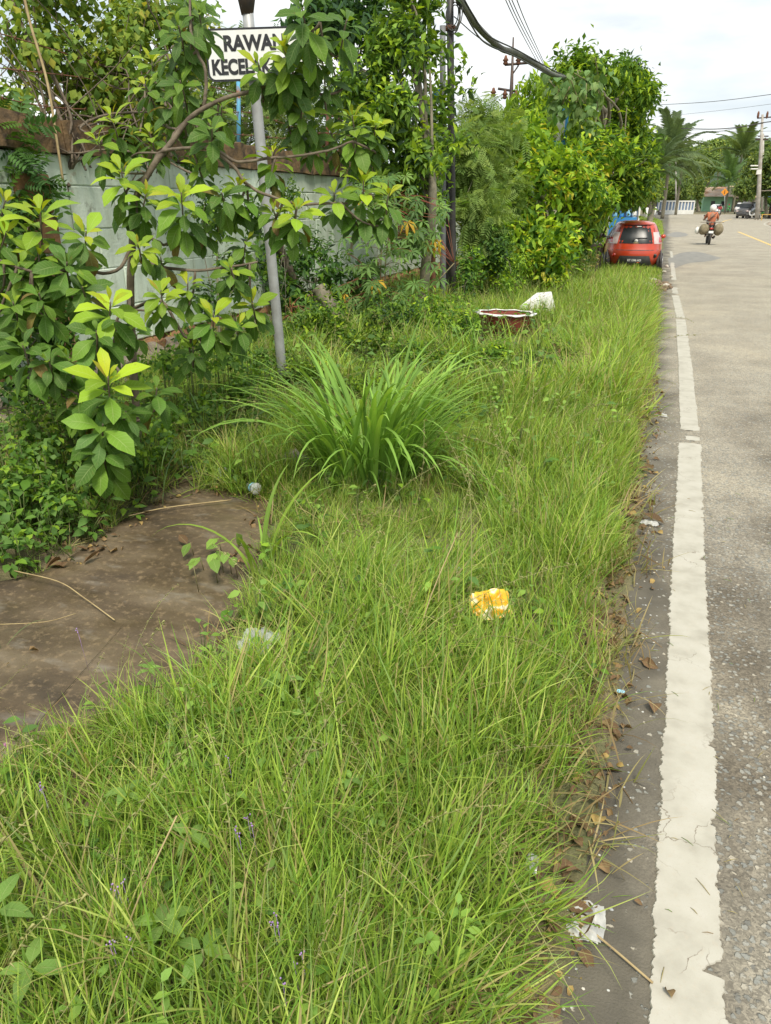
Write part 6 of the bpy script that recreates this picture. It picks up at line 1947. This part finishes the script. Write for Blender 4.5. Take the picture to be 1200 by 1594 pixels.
x, y = field(-4.9, .2, .25, 6.5, 430, lambda x, y: base_accept(x, y) * np.clip(.85 + 1.6 * fbm(x * 2.2, y * 2.2, 31), .12, 1))
vi = np.where(r.random(len(x)) < .6, r.integers(0, 9, len(x)), np.where(r.random(len(x)) < .8, r.integers(9, 13, len(x)), r.integers(13, 16, len(x))))
put('verge_grass', x, y, NEAR, vi, .58, 1.0)
x, y = field(-5.0, .2, 6.5, 16, 170, lambda x, y: base_accept(x, y))
put('verge_grass', x, y, MID, r.integers(0, 10, len(x)), .75, 1.25)
x, y = field(-5.0, .3, 16, 60, 45, lambda x, y: base_accept(x, y) * np.where((x > -1.7) & (y > 23.4) & (y < 27.4), .15, 1))
put('verge_grass', x, y, FAR, r.integers(0, 6, len(x)), .38, .72)
x, y = field(-30, 0, 60, 130, 3, lambda x, y: (x < edge_x(y) - .1) * 1.0)
put('verge_grass', x, y, FAR, r.integers(0, 6, len(x)), .6, 1.0)

# dead thatch lying flat between the green tufts and over the asphalt edge
THATCH = libcoll('thatch', [tuft(22, .26, .005, 600 + k, spread=.06, straw=.35, leanmax=1.5, cols=[(.30, .22, .11), (.22, .15, .08), (.38, .31, .16), (.26, .27, .10)]) for k in range(5)], M['grass'])
x, y = field(-4.8, .25, .3, 12, 42, lambda x, y: np.where(inpoly(x, y, PAD) & (polydist(x, y, PAD) > .06), 0, np.clip((edge_x(y) + .05 - x) / .05, 0, 1)) * np.clip(.30 + 2.2 * fbm(x * 1.4, y * 1.4, 61) + .9 * np.clip(1 - (edge_x(y) - x) / .4, 0, 1) + .5 * (x < -3.2), 0, 1))
n_ = len(x)
gn_scatter('dry_thatch', np.column_stack([x, y, gh(x, y) + .01]), np.column_stack([r.normal(0, .3, n_), r.normal(0, .3, n_), r.uniform(0, 6.28, n_)]), r.uniform(.6, 1.3, n_), r.integers(0, 5, n_), THATCH)

# pale flowering stalks standing out of the grass
ST = []
for k in range(6):
    c = np.array((.42, .40, .16)); a = blade_arr(.55 + .06 * k, .0035, 7, .1 + .05 * k, .5 + .1 * k, c)
    P = [a]
    V = a[0]
    tipb, tipa = (V[-1] + V[-2]) / 2, (V[-5] + V[-6]) / 2
    cl_ = [(V[2 * q] + V[2 * q + 1]) / 2 for q in range(8)]
    gg = Geo(); gg.tube(cl_, [.0011, .0011, .001, .001, .0009, .0009, .0008, .0006], 4, C=np.array((.40, .40, .18))); P = [(np.concatenate(gg.V), gg.F, np.concatenate(gg.C), np.concatenate(gg.U))]
    pth = smoothpath(cl_[4:], 8)
    for q in range(16):
        p = pth[min(len(pth) - 1, int(q * len(pth) / 16) + 1)]
        P.append(xform(mini((.40, .40, .18), .007, .0022), Matrix.Translation(p) @ Matrix.Rotation(q * 2.4, 4, 'Z') @ Matrix.Rotation(R(62), 4, 'X')))
    ST.append(merge(P))
SC = libcoll('grass_stalk', ST, M['grass'])
x, y = field(-4.5, -.22, .4, 14, 14, lambda x, y: base_accept(x, y))
put('grass_stalks', x, y, SC, r.integers(0, 6, len(x)), .7, 1.2, tilt=.35)

# broadleaf ground cover
def sprig(n, L, cols, seed, h=.10, W=.5, trifol=False):
    r = np.random.default_rng(seed); P = []
    for k in range(n):
        a = r.uniform(0, 6.28); z = h * r.uniform(.3, 1)
        c = np.array(cols[r.integers(len(cols))]) * r.uniform(.85, 1.15)
        o = np.array([math.cos(a), math.sin(a), 0]) * r.uniform(.01, .05)
        m_ = Matrix.Translation((o[0], o[1], z)) @ Matrix.Rotation(a - math.pi / 2, 4, 'Z') @ Matrix.Rotation(r.uniform(-.5, .5), 4, 'X') @ Matrix.Rotation(r.normal(0, .3), 4, 'Y')
        P.append(xform(leaf_arr(L * r.uniform(.6, 1.15), L * W, 3, .2, .15, 'ovate', c), m_))
        g = Geo(); g.tube([(0, 0, -.02), (o[0] * .5, o[1] * .5, z * .6), (o[0], o[1], z)], .0016, 3, C=np.array((.14, .18, .06)))
        P.append((np.concatenate(g.V), g.F, np.concatenate(g.C), np.concatenate(g.U)))
    return merge(P)
WEED = libcoll('weed', [sprig(9, .045, [G3, G4, (.14, .26, .05)], 400 + k, .11) for k in range(4)] + [sprig(7, .06, [G1, G3, (.11, .21, .05)], 410 + k, .16) for k in range(4)] +
               [sprig(8, .048, [(.20, .34, .07), (.25, .40, .07)], 420 + k, .22, .5) for k in range(3)], M['leafsmall'])
def corner(x, y): return np.where((x < -2.55) & (x > -4.9) & (y > 2.2) & (y < 5.6) & ~inpoly(x, y, PAD), 1.0, 0.0)
x, y = field(-5.0, .1, .3, 8, 90, lambda x, y: np.where(inpoly(x, y, PAD), 0, np.clip(corner(x, y) * 1.0 + base_accept(x, y) * np.clip(.22 + 1.3 * fbm(x * 1.6, y * 1.6, 41) + .45 * (x < -.9) * (y < 2.6) + .35 * (x < -2.2) * (y > 3.8), 0, .9), 0, 1)))
cr_ = corner(x, y) > 0
vi = np.where(cr_, r.integers(0, 8, len(x)), r.integers(0, 11, len(x)))
n_ = len(x)
gn_scatter('ground_cover', np.column_stack([x, y, gh(x, y)]), np.column_stack([r.normal(0, .15, n_), r.normal(0, .15, n_), r.uniform(0, 6.28, n_)]), r.uniform(.55, 1.25, n_) * np.where(cr_, 1.45, np.clip(.55 + .2 * y, .6, 1.3)), vi, WEED)
x, y = field(-5.0, -1.0, 6, 16, 40, lambda x, y: np.clip(.4 + .5 * (x < -3.2), 0, 1) * (fbm(x, y, 8) > -.05))
n_ = len(x)
gn_scatter('ground_cover', np.column_stack([x, y, gh(x, y) + .04]), np.column_stack([r.normal(0, .15, n_), r.normal(0, .15, n_), r.uniform(0, 6.28, n_)]), r.uniform(1.1, 2.2, n_), r.integers(0, 11, n_), WEED)
# taller leafy mass under the shrub at the left edge
um = [clump(20, 760, 3.9, 60, 60, .3), clump(90, 780, 3.9, 60, 40, .3), clump(60, 700, 4.3, 70, 50, .4), clump(150, 730, 4.4, 60, 40, .4), clump(30, 840, 3.5, 50, 30, .2), clump(100, 640, 4.6, 60, 50, .4), clump(260, 560, 5.9, 60, 30, .4),
      clump(350, 560, 6.5, 60, 26, .4), clump(200, 700, 4.6, 60, 40, .4), clump(420, 560, 7.6, 50, 22, .4), clump(380, 600, 6.6, 50, 20, .4), clump(310, 625, 5.8, 50, 18, .4), clump(480, 590, 7.6, 60, 16, .4), clump(250, 660, 5.2, 50, 24, .4)]
m_, j, tw, P = crown_mats(um, 900, 6, .12, .062, 91, droop=.2, inner=.3)
UL = [leaf_arr(1, .62, 2, .2, .15, 'ovate', c) for c in (G1, G3, (.12, .22, .05), G2, G4, (.14, .25, .06))]
i_ = np.random.default_rng(3).integers(0, 6, len(m_))
g = scatter(UL, i_, m_)
rr = np.random.default_rng(8)
for k in range(0, len(P), 3):
    p = P[k]; g.tube([[p[0] + rr.normal(0, .05), p[1] + rr.normal(0, .05), -.02], [p[0], p[1], p[2] * .5], p], .003, 3, C=np.array((.14, .17, .06)))
g.build('undergrowth', M['leafsmall'])['kind'] = 'stuff'

# ------------------------------------------------------------------ single weeds that stand out
W4 = [leaf_arr(1, .42, 4, .25, .15, 'ovate', c) for c in ((.16, .28, .06), (.20, .33, .07))]
for k, (px, py, L, nl, lab) in enumerate([
        (322, 1520, .085, 4, 'four leaved seedling at the bottom edge left of centre with a tiny bud'), (262, 1478, .08, 5, 'pale broad leaved weed just left above the four leaved seedling'),
        (62, 1548, .09, 4, 'soft broad leaved weed in the bottom left corner of the grass'), (302, 1335, .07, 4, 'small four leaved weed below the purple flowers'),
        (440, 1082, .085, 5, 'broad leaved weed in the grass below the clear crumpled bag'), (205, 1260, .07, 5, 'leafy weed in the grass below the pink flower'),
        (545, 1240, .05, 5, 'tiny round leaved weed in the grass right of the purple flowers'), (235, 1040, .06, 5, 'weed with rounded leaves at the lower rim of the silted path'),
        (12, 1455, .11, 4, 'long leaved weed cut by the left edge low in the picture'), (620, 1010, .06, 5, 'small weed among the grass below left of the yellow wrapper')]):
    b_ = gp(px, py + 40)
    b_[2] = float(gh(b_[0], b_[1]))
    root = wroot('weed_seedling', b_, lab, 'weed')
    hh_ = .16
    rr = np.random.default_rng(500 + k)
    Geo().tube([b_, b_ + [0, .01, hh_]], .003, 5).build('stem', M['stem'], root)
    P, D, U = [], [], []
    for q in range(nl):
        a = q * 6.28 / nl + k
        P.append(b_ + [0, .01, hh_ - .01 * (q % 2)]); D.append([math.cos(a), math.sin(a), .15 + rr.normal(0, .15)]); U.append([0, 0, 1])
    m_ = frames(np.array(P), np.array(D), np.array(U, float), L * .95 * rr.uniform(.85, 1.15, nl))
    leaf_parts(root, W4, rr.integers(0, 2, nl), m_, M['leaf'], most=10)
# lobed vine leaves
root = wroot('gourd_vine', gp(515, 925), 'creeping vine with pale scalloped leaves on the verge below the tall grass clump', 'vine')
def lobed(col):
    a = np.linspace(R(-150), R(150), 22); rad = .5 * (1 - .12 * np.abs(np.sin(a * 2.5))) * (1 - .12 * np.cos(a))
    V = np.array([(0, 0, 0)] + [(rd * math.sin(t), .38 + rd * math.cos(t), -.12 * rd + .06 * math.sin(t * 5) * rd) for t, rd in zip(a, rad)])
    return V, [np.array([(0, k + 1, k) for k in range(1, 22)])], np.broadcast_to(np.array(col), (23, 3)), np.column_stack([V[:, 0] * 2, V[:, 1], V[:, 0] * 0])
P, D, U, S = [], [], [], []
rr = np.random.default_rng(9)
for px, py, s in ((490, 905, .115), (530, 885, .11), (520, 915, .10), (545, 905, .12), (505, 870, .09), (480, 880, .10), (555, 880, .08)):
    p = gp(px, py + 12, .12); P.append(p); D.append([rr.normal(0, .5), -.4 + rr.normal(0, .4), .25]); U.append([rr.normal(0, .15), -.35, 1]); S.append(s)
leaf_parts(root, [lobed((.22, .36, .07)), lobed((.19, .33, .06))], rr.integers(0, 2, 7), frames(np.array(P), np.array(D), np.array(U), S), M['leaf'], most=10)
g = Geo()
for p in P: g.tube([np.array([p[0], p[1] + .03, -.01]), p], .0025, 4)
g.build('stems', M['stem'], root)
root = wroot('spade_leaf_weed', gp(335, 880), 'spade leaved weed growing at the upper rim of the silted path', 'weed')
P, D, U, S = [], [], [], []
for k in range(11):
    p = gp(325 + rr.uniform(-30, 45), 855 + rr.uniform(-35, 30), rr.uniform(.05, .15)); P.append(p); D.append([rr.normal(0, .7), -.5 + rr.normal(0, .5), -.1]); U.append([0, -.3, 1]); S.append(rr.uniform(.07, .11))
leaf_parts(root, [leaf_arr(1, .7, 3, .2, .12, 'heart', c) for c in ((.19, .32, .06), (.22, .36, .06))], rr.integers(0, 2, 11), frames(np.array(P), np.array(D), np.array(U, float), S), M['leaf'], most=20)
g = Geo()
for p in P: g.tube([np.array([p[0], p[1] + .02, -.03]), p], .0025, 4)
g.build('stems', M['stem'], root)
# ------------------------------------------------------------------ litter, dead leaves, rubble
def crumple(w, d, h, seed, n=16, rim=.25):
    u = np.linspace(-1, 1, n); X, Y = np.meshgrid(u, u)
    rr_ = np.sqrt(X ** 2 + Y ** 2)
    ang = np.arctan2(Y, X)
    lim = 1 + rim * (fbm(np.cos(ang) * 2 + 5, np.sin(ang) * 2 + 5, seed))
    x = X * w / 2 * lim; y = Y * d / 2 * lim
    f = fbm(X * 2.3 + seed, Y * 2.3, seed, 3)
    z = h * (.35 + 1.6 * f) * np.clip(1.25 - rr_ ** 2 * .6, 0.05, 1) + h * .35 * np.abs(fbm(X * 5, Y * 5, seed + 3))
    x = x + .06 * w * fbm(X * 3, Y * 3, seed + 7); y = y + .06 * d * fbm(X * 3, Y * 3, seed + 8)
    V = np.stack([x.ravel(), y.ravel(), np.maximum(z.ravel(), .002)], 1)
    i, j = np.meshgrid(np.arange(n - 1), np.arange(n - 1), indexing='ij'); i, j = i.ravel(), j.ravel()
    keep = (rr_[:-1, :-1].ravel() < 1.22)
    F = np.stack([i * n + j, i * n + j + 1, (i + 1) * n + j + 1, (i + 1) * n + j], 1)[keep]
    return Geo().add(V, F)
def filmmat(name, c, alpha, rough=.25):
    m, n, l, b = nmat(name)
    t = n.new('ShaderNodeTexCoord')
    l.new(ramp(n, l, noise(n, l, t.outputs['Object'], 30, 4), [(.3, c), (.7, tuple(x * .8 for x in c))]), b.inputs['Base Color'])
    b.inputs['Roughness'].default_value = rough
    b.inputs['Alpha'].default_value = alpha
    bump(n, l, b, noise(n, l, t.outputs['Object'], 60, 4), .6, .004)
    return m
M['film'] = filmmat('clear_film', (.75, .77, .76), .42)
M['milky'] = filmmat('milky_film', (.66, .66, .62), .66, .4)
M['silver'] = plain('foil', (.62, .62, .60), (.4, .4, .4), .3, .5, scale=40)
m, n, l, b = nmat('yellow_wrapper')
t = n.new('ShaderNodeTexCoord')
l.new(ramp(n, l, noise(n, l, t.outputs['Object'], 9, 2), [(.44, (.78, .38, .012)), (.52, (.80, .50, .03)), (.56, (.80, .74, .55)), (.62, (.76, .36, .015))]), b.inputs['Base Color'])
b.inputs['Roughness'].default_value = .3
M['wrapper'] = m
def litter(name, px, py, w, d, h, mat, label, cat, seed, lift=0.0, rz=0, tilt=0):
    p = gp(px, py, lift); p[2] = (float(gh(p[0], p[1])) if p[0] < edge_x(p[1]) else 0.003) + lift
    o = single(name, crumple(w, d, h, seed), mat, label, cat, base=p, local=True)
    o.rotation_euler = (tilt, 0, rz)
    return o
litter('wrapper', 762, 944, .17, .13, .05, M['wrapper'], 'crumpled yellow and white snack wrapper lying in the grass', 'wrapper', 3, .12, .5, .65)
litter('plastic_bag', 402, 1002, .16, .17, .06, M['film'], 'crumpled clear plastic bag at the right rim of the silted path', 'plastic bag', 5, .09)
litter('plastic_sheet', 912, 1437, .095, .125, .03, M['milky'], 'flattened milky plastic wrapper on the dark asphalt strip near the line', 'plastic wrapper', 7)
litter('wrapper', 828, 1338, .035, .07, .02, M['silver'], 'tiny silver wrapper half hidden in the grass edge low on the right', 'wrapper', 9, .03)
litter('plastic_piece', 1010, 817, .10, .07, .035, M['milky'], 'crushed white plastic beside the white line halfway up', 'plastic piece', 11)
litter('plastic_piece', 1029, 648, .10, .09, .03, M['milky'], 'small white plastic scrap at the grass edge by the break in the line', 'plastic piece', 12)
litter('plastic_bag', 300, 735, .18, .14, .06, M['film'], 'crumpled clear bag among dry leaves behind the silted path', 'plastic bag', 13)
litter('plastic_sheet', 332, 886, .16, .07, .03, M['milky'], 'grey torn plastic scrap on the upper rim of the silted path', 'plastic scrap', 14)
litter('wrapper', 966, 1078, .03, .02, .01, M['litblue'], 'tiny pale blue scrap in the dry leaves at the asphalt edge', 'scrap', 15, .02)
litter('plastic_bag', 708, 886, .06, .05, .03, M['film'], 'small clear scrap in the grass above left of the yellow wrapper', 'scrap', 16, .06)
# plastic cup lying down, printed in blue
cp = gp(388, 757, .03)
root = empty('plastic_cup', tuple(cp), R(-35), 'clear plastic cup lying on its side on the leaf litter behind the path', 'cup')
Geo().lathe([(.024, 0), (.026, .0), (.036, .10), (.039, .103), (.037, .106)], (0, 0, 0), 20, m=Matrix.Rotation(R(82), 3, 'Y')).build('cup', M['milky'], root)
Geo().lathe([(.0315, .045), (.0338, .068)], (0, 0, 0), 20, m=Matrix.Rotation(R(82), 3, 'Y')).build('print_band', M['litblue'], root)
lp_ = gp(350, 737, .05)
g = Geo().lathe([(.0, .004), (.045, .004), (.055, .0), (.058, .008), (.06, .0)], (0, 0, 0), 22, m=Matrix.Rotation(R(60), 3, 'X'))
single('plastic_disc', g, M['film'], 'round clear plastic lid leaning among reed leaves behind the path', 'lid', base=lp_, local=True)
# block of concrete by the clump
for k, (px, py, s, lab) in enumerate([(462, 735, (.13, .10, .10), 'lump of pale concrete at the left foot of the tall grass clump'), (620, 610, (.12, .1, .08), 'brownish stone hidden in the grass behind the tall clump')]):
    p = gp(px, py); single('concrete_lump', Geo().blob((0, 0, .05), s, seed=60 + k, rough=.2, n=10), M['concrete'], lab, 'stone', base=p, smooth=False, local=True)
# rusty red basin with a scalloped white rim
bp = gp(785, 521)
root = empty('flower_basin', tuple(bp), 0, 'rusty red basin with a wavy white rim overgrown by weeds', 'basin')
root.scale = (1.05, 1.05, 1.25)
nn_ = 40; a = np.linspace(0, 2 * math.pi, nn_, endpoint=False)
g = Geo(); V = []
for rr_, z, wv in ((.27, 0, 0), (.30, .10, .0), (.345, .235, .01), (.35, .245, .014)):
    V += [((rr_ + wv * math.cos(9 * t)) * math.cos(t) * 1.08, (rr_ + wv * math.cos(9 * t)) * math.sin(t) * .8, z + wv * .6 * math.cos(9 * t)) for t in a]
i, j = np.meshgrid(np.arange(3), np.arange(nn_), indexing='ij'); i, j = i.ravel(), j.ravel()
g.add(np.array(V), [np.stack([i * nn_ + j, i * nn_ + (j + 1) % nn_, (i + 1) * nn_ + (j + 1) % nn_, (i + 1) * nn_ + j], 1), np.arange(nn_)[None, ::-1]])
M['redbasin'] = plain('faded_red_paint', (.28, .055, .035), (.20, .05, .035), .7, scale=9, bs=.2)
o = g.build('bowl', M['redbasin'], root)
g = Geo(); V = []
for rr_, dz in ((.335, .0), (.342, .008), (.372, .002), (.378, -.008), (.370, -.012)):
    V += [((rr_ + .016 * math.cos(9 * t)) * math.cos(t) * 1.08, (rr_ + .016 * math.cos(9 * t)) * math.sin(t) * .8, .247 + dz + .018 * math.cos(9 * t) * (rr_ - .33) / .08) for t in a]
i, j = np.meshgrid(np.arange(4), np.arange(nn_), indexing='ij'); i, j = i.ravel(), j.ravel()
g.add(np.array(V), np.stack([i * nn_ + j, i * nn_ + (j + 1) % nn_, (i + 1) * nn_ + (j + 1) % nn_, (i + 1) * nn_ + j], 1)); g.build('rim', M['white'], root)
Geo().lathe([(.0, .0), (.30, .0)], (0, 0, .19), 20).build('soil', M['soil'], root).scale = (1.05, .8, 1)
Geo().blob((-.44, .0, .13), (.035, .03, .03), seed=1, rough=.1).build('handle', M['white'], root)
p = gp(832, 500)
g = Geo()
P_ = 1.3 * np.array([(-.22, -.12, 0), (.24, -.1, 0), (.26, .14, 0), (-.20, .16, 0), (-.19, -.10, .14), (.19, -.06, .30), (.16, .12, .31), (-.02, .12, .29)])
g.add(P_, np.array([(0, 3, 2, 1), (0, 1, 5, 4), (1, 2, 6, 5), (2, 3, 7, 6), (3, 0, 4, 7), (4, 5, 6, 7)]))
single('foam_block', g, M['white'], 'broken white foam box lying in the grass behind the red basin', 'foam box', base=p + np.array([0, 0, .05]), smooth=False, bevel=.012, local=True)
# grass and weeds growing in front of the basin
# rubble heap by the line in front of the car
c = gp(1018, 446)
r = np.random.default_rng(15)
g = Geo()
for k in range(160):
    a, q = r.uniform(0, 6.28), math.sqrt(r.random())
    s = r.uniform(.02, .06)
    g.blob((c[0] - .03 + .42 * q * math.cos(a), c[1] + 1.3 * q * math.sin(a), s * .4 + .05 * (1 - q)), (s, s, s * .6), seed=k, rough=.25, n=6)
g.build('rubble', plain('earthy_rubble', (.26, .19, .12), (.15, .10, .065), .95, scale=6), smooth=False)['kind'] = 'stuff'
labs = ['largest white stone at the front left of the rubble heap', 'white stone at the back of the rubble heap near the car', 'pale stone at the right end of the rubble heap close to the line', 'round white stone in the middle of the rubble heap',
        'flat white stone at the front edge of the rubble heap', 'small white stone left of the rubble heap in the grass', 'small pale stone right in front of the car wheel', 'tiny white stone between the rubble heap and the car', 'pale pebble behind the rubble heap on the asphalt']
for k, (px, py, s) in enumerate([(1008, 450, .12), (1012, 438, .08), (1036, 447, .075), (1018, 439, .08), (998, 443, .09), (1000, 430, .05), (1038, 416, .06), (1034, 425, .06), (1045, 432, .045)]):
    p = gp(px, py); single('pale_stone', Geo().blob((0, 0, s * .5), (s, s * .8, s * .6), seed=300 + k, rough=.2, n=8), M['palestone'], labs[k], 'stone', base=p, group='pale stones of the rubble heap', smooth=False, local=True)

# dead leaves
DL = [leaf_arr(1, .55, 4, d, f, 'ovate', c, tipcol=t, twist=tw_) for d, f, c, t, tw_ in
      ((.5, .5, (.17, .10, .055), (.12, .07, .04), .7), (.2, .9, (.22, .13, .07), (.15, .09, .05), -.6), (-.3, .6, (.13, .075, .04), (.17, .10, .055), .5), (.8, .8, (.28, .18, .09), (.19, .12, .06), -1.0), (.4, .3, (.42, .29, .10), (.28, .17, .07), .2))]
P, U, D, S = [], [], [], []
n_ = 1300
yy = r.uniform(.4, 9, n_); xx = edge_x(yy) - np.abs(r.normal(0, .14, n_)) + .16 * r.random(n_) ** 2
xx2, yy2 = r.uniform(-4.6, .0, 260), r.uniform(.4, 7, 260)
xx3 = np.array([gp(a_, b_)[:2] for a_, b_ in zip(r.uniform(60, 420, 400), r.uniform(735, 885, 400))])
xx3 = xx3[(polydist(xx3[:, 0], xx3[:, 1], PAD) < .14)]
X = np.concatenate([xx, xx2, xx3[:, 0]]); Y = np.concatenate([yy, yy2, xx3[:, 1]])
Z = np.where(X < edge_x(Y), gh(X, Y), 0) + .012
Z = np.where(inpoly(X, Y, PAD), -.018, Z)
ok = ~(inpoly(X, Y, PAD) & (polydist(X, Y, PAD) > .28))
X, Y, Z = X[ok], Y[ok], Z[ok]; n_ = len(X)
m_ = frames(np.column_stack([X, Y, Z]), np.column_stack([r.normal(size=n_), r.normal(size=n_), r.normal(0, .15, n_)]), np.column_stack([r.normal(0, .6, n_), r.normal(0, .6, n_), np.ones(n_)]), r.uniform(.012, .075, n_) * np.where(r.random(n_) < .5, .55, 1))
scatter(DL, r.integers(0, 5, n_), m_).build('leaf_litter', M['deadleaf'])['kind'] = 'stuff'
big = [(75, 878, 'biggest tan dead leaf on the upper left corner of the silted path'), (96, 868, 'curled brown dead leaf behind the tan one on the path corner'), (128, 874, 'dark brown dead leaf right of the curled one on the path corner'),
       (172, 857, 'lone brown dead leaf on the path below the shrub'), (925, 1290, 'large orange brown dead leaf at the grass edge low on the right'), (878, 1372, 'yellow brown dead leaf above the flattened milky wrapper'),
       (1018, 1115, 'reddish curled dead leaf beside the white line'), (1035, 818, 'dark brown dead leaf touching the line beside the crushed plastic'), (318, 1040, 'brown dead leaf at the lower right corner of the silted path'),
       (212, 1180, 'orange dead leaf in the weeds below the pink flower'), (760, 1310, 'brown dead leaf lodged in the grass right of centre low down'), (98, 1165, 'orange dead leaf at the lower rim of the silted path'),
       (292, 845, 'reddish dead leaf at the far right corner of the path'), (1045, 1560, 'small tan dead leaf on the dark asphalt in the bottom right')]
for k, (px, py, lab) in enumerate(big):
    p = gp(px, py); on = inpoly(p[0], p[1], PAD)
    p[2] = (-.016 if on else float(gh(p[0], p[1])) + .03 if p[0] < edge_x(p[1]) else .006) + .006
    g = Geo(); g.add(*DL[k % 5]); me = g.mesh('dead_leaf'); me.materials.append(M['deadleaf'])
    o = bpy.data.objects.new('dead_leaf', me); COL.objects.link(o); o.location = tuple(p); s = [.12, .11, .10, .11, .085, .06, .09, .12, .08, .07, .07, .08, .09, .05][k]
    o.scale = (s, s, s); o.rotation_euler = (r.normal(0, .1), r.normal(0, .1), r.uniform(0, 6.28)); tag(o, lab, 'dead leaf')
# dry stalks lying on the path and strip
for k, (P, rd, mt, lab) in enumerate([
        ([gp(20, 888, .03), gp(90, 905, .02), gp(130, 930, .0), gp(178, 965, -.01)], .003, 'straw', 'long thin straw stalk bending across the upper part of the silted path'),
        ([gp(0, 972, .02), (gp(70, 968, .01)), gp(118, 955, .0)], .002, 'straw', 'pale fine stalk lying across the path near the left edge'),
        ([gp(888, 1426, .02), gp(940, 1465, .015), gp(1016, 1530, .008)], .0032, 'straw', 'yellow straw stalk lying from the milky wrapper to the white line'),
        ([gp(200, 803, -.0), gp(260, 790, .0), gp(360, 778, .0)], .004, 'straw', 'pale dry stem lying along the back kerb of the path'),
        ([gp(180, 1500, .05), gp(215, 1400, .25), gp(275, 1270, .42)], .0022, 'straw', 'long straight yellow grass stalk slanting up over the lower left grass'),
        ([gp(380, 1594, .06), gp(470, 1550, .12), gp(570, 1505, .16)], .0026, 'straw', 'yellow grass stalk lying across the bottom centre of the grass'),
        ([gp(640, 1030, .05), gp(670, 930, .3), gp(712, 830, .5)], .0022, 'straw', 'tall pale grass stalk slanting past the left side of the yellow wrapper')]):
    Q = smoothpath(P, 5); single('dry_stalk', Geo().tube(Q, rd, 5), M[mt], lab, 'stalk', base=Q[0])
# grass clippings and grit on the asphalt
g = Geo()
for k in range(260):
    x_, y_ = r.uniform(.02, 1.6), r.uniform(.5, 5) if k > 60 else r.uniform(.6, 2)
    L = r.uniform(.015, .06); a = r.uniform(0, 6.28)
    d = np.array([math.cos(a), math.sin(a), 0]) * L
    p = np.array([x_, y_, .0065])
    g.tube([p, p + d * .5 + [0, 0, .003], p + d], [.0008, .0012, .0005], 4, C=np.array([(.20, .30, .06), (.42, .36, .16), (.30, .20, .09)][r.integers(3)]))
g.build('grass_clippings', M['grass'])['kind'] = 'stuff'
g = Geo()
for k in range(900):
    y_ = r.uniform(.5, 7) ** 1.0; x_ = r.uniform(.46, 3.6) if r.random() < .8 else edge_x(y_) + r.uniform(.0, .25)
    s = r.uniform(.0015, .0045)
    cc = np.array([(.42, .42, .39), (.30, .31, .31), (.5, .47, .4)][r.integers(3)])
    g.blob((x_, y_, s * .25), (s * 1.2, s, s * .5), seed=k, rough=.25, n=6, C=cc)
gm = leafmat('grit', rough=.8, trans=0, veins=False, spots=0)
g.build('grit', gm, smooth=False)['kind'] = 'stuff'
# little flowers
M['pink'] = plain('pink_petals', (.62, .25, .45), (.70, .40, .58), .7)
M['purple'] = plain('purple_petals', (.36, .20, .55), (.45, .28, .60), .7)
for k, (px, py, lab) in enumerate([(166, 1106, 'pink pompom flower at the lower rim of the silted path'), (16, 1163, 'pink pompom flower near the left edge below the path')]):
    p = gp(px, py + 22); top = p + np.array([0, 0, .07])
    root = wroot('flower', p, lab, 'flower')
    Geo().tube([p, top], .0012, 4).build('stem', M['stem'], root)
    g = Geo(); 
    for q in range(60):
        d = r.normal(size=3); d /= np.linalg.norm(d); g.tube([top, top + d * .010], [.0009, .0004], 3)
    g.build('bloom', M['pink'], root)
g = Geo()
for px, py in [(365, 1290), (372, 1300), (392, 1285), (175, 1375), (182, 1382), (190, 1372), (170, 1470), (200, 1462), (175, 1468), (430, 1425), (432, 1440), (470, 1485), (458, 1498), (440, 1530), (425, 1433), (60, 1220), (65, 1228), (385, 1270), (120, 980), (355, 1180)]:
    p = gp(px, py, .2)
    for q in range(3): g.blob(p + r.normal(0, .004, 3), (.0022, .0022, .003), seed=q, rough=.1, n=6)
    g.tube([[p[0], p[1] + .02, 0], p], .0006, 3, C=np.array((.2, .25, .1)))
g.build('small_flowers', M['purple'])['kind'] = 'stuff'
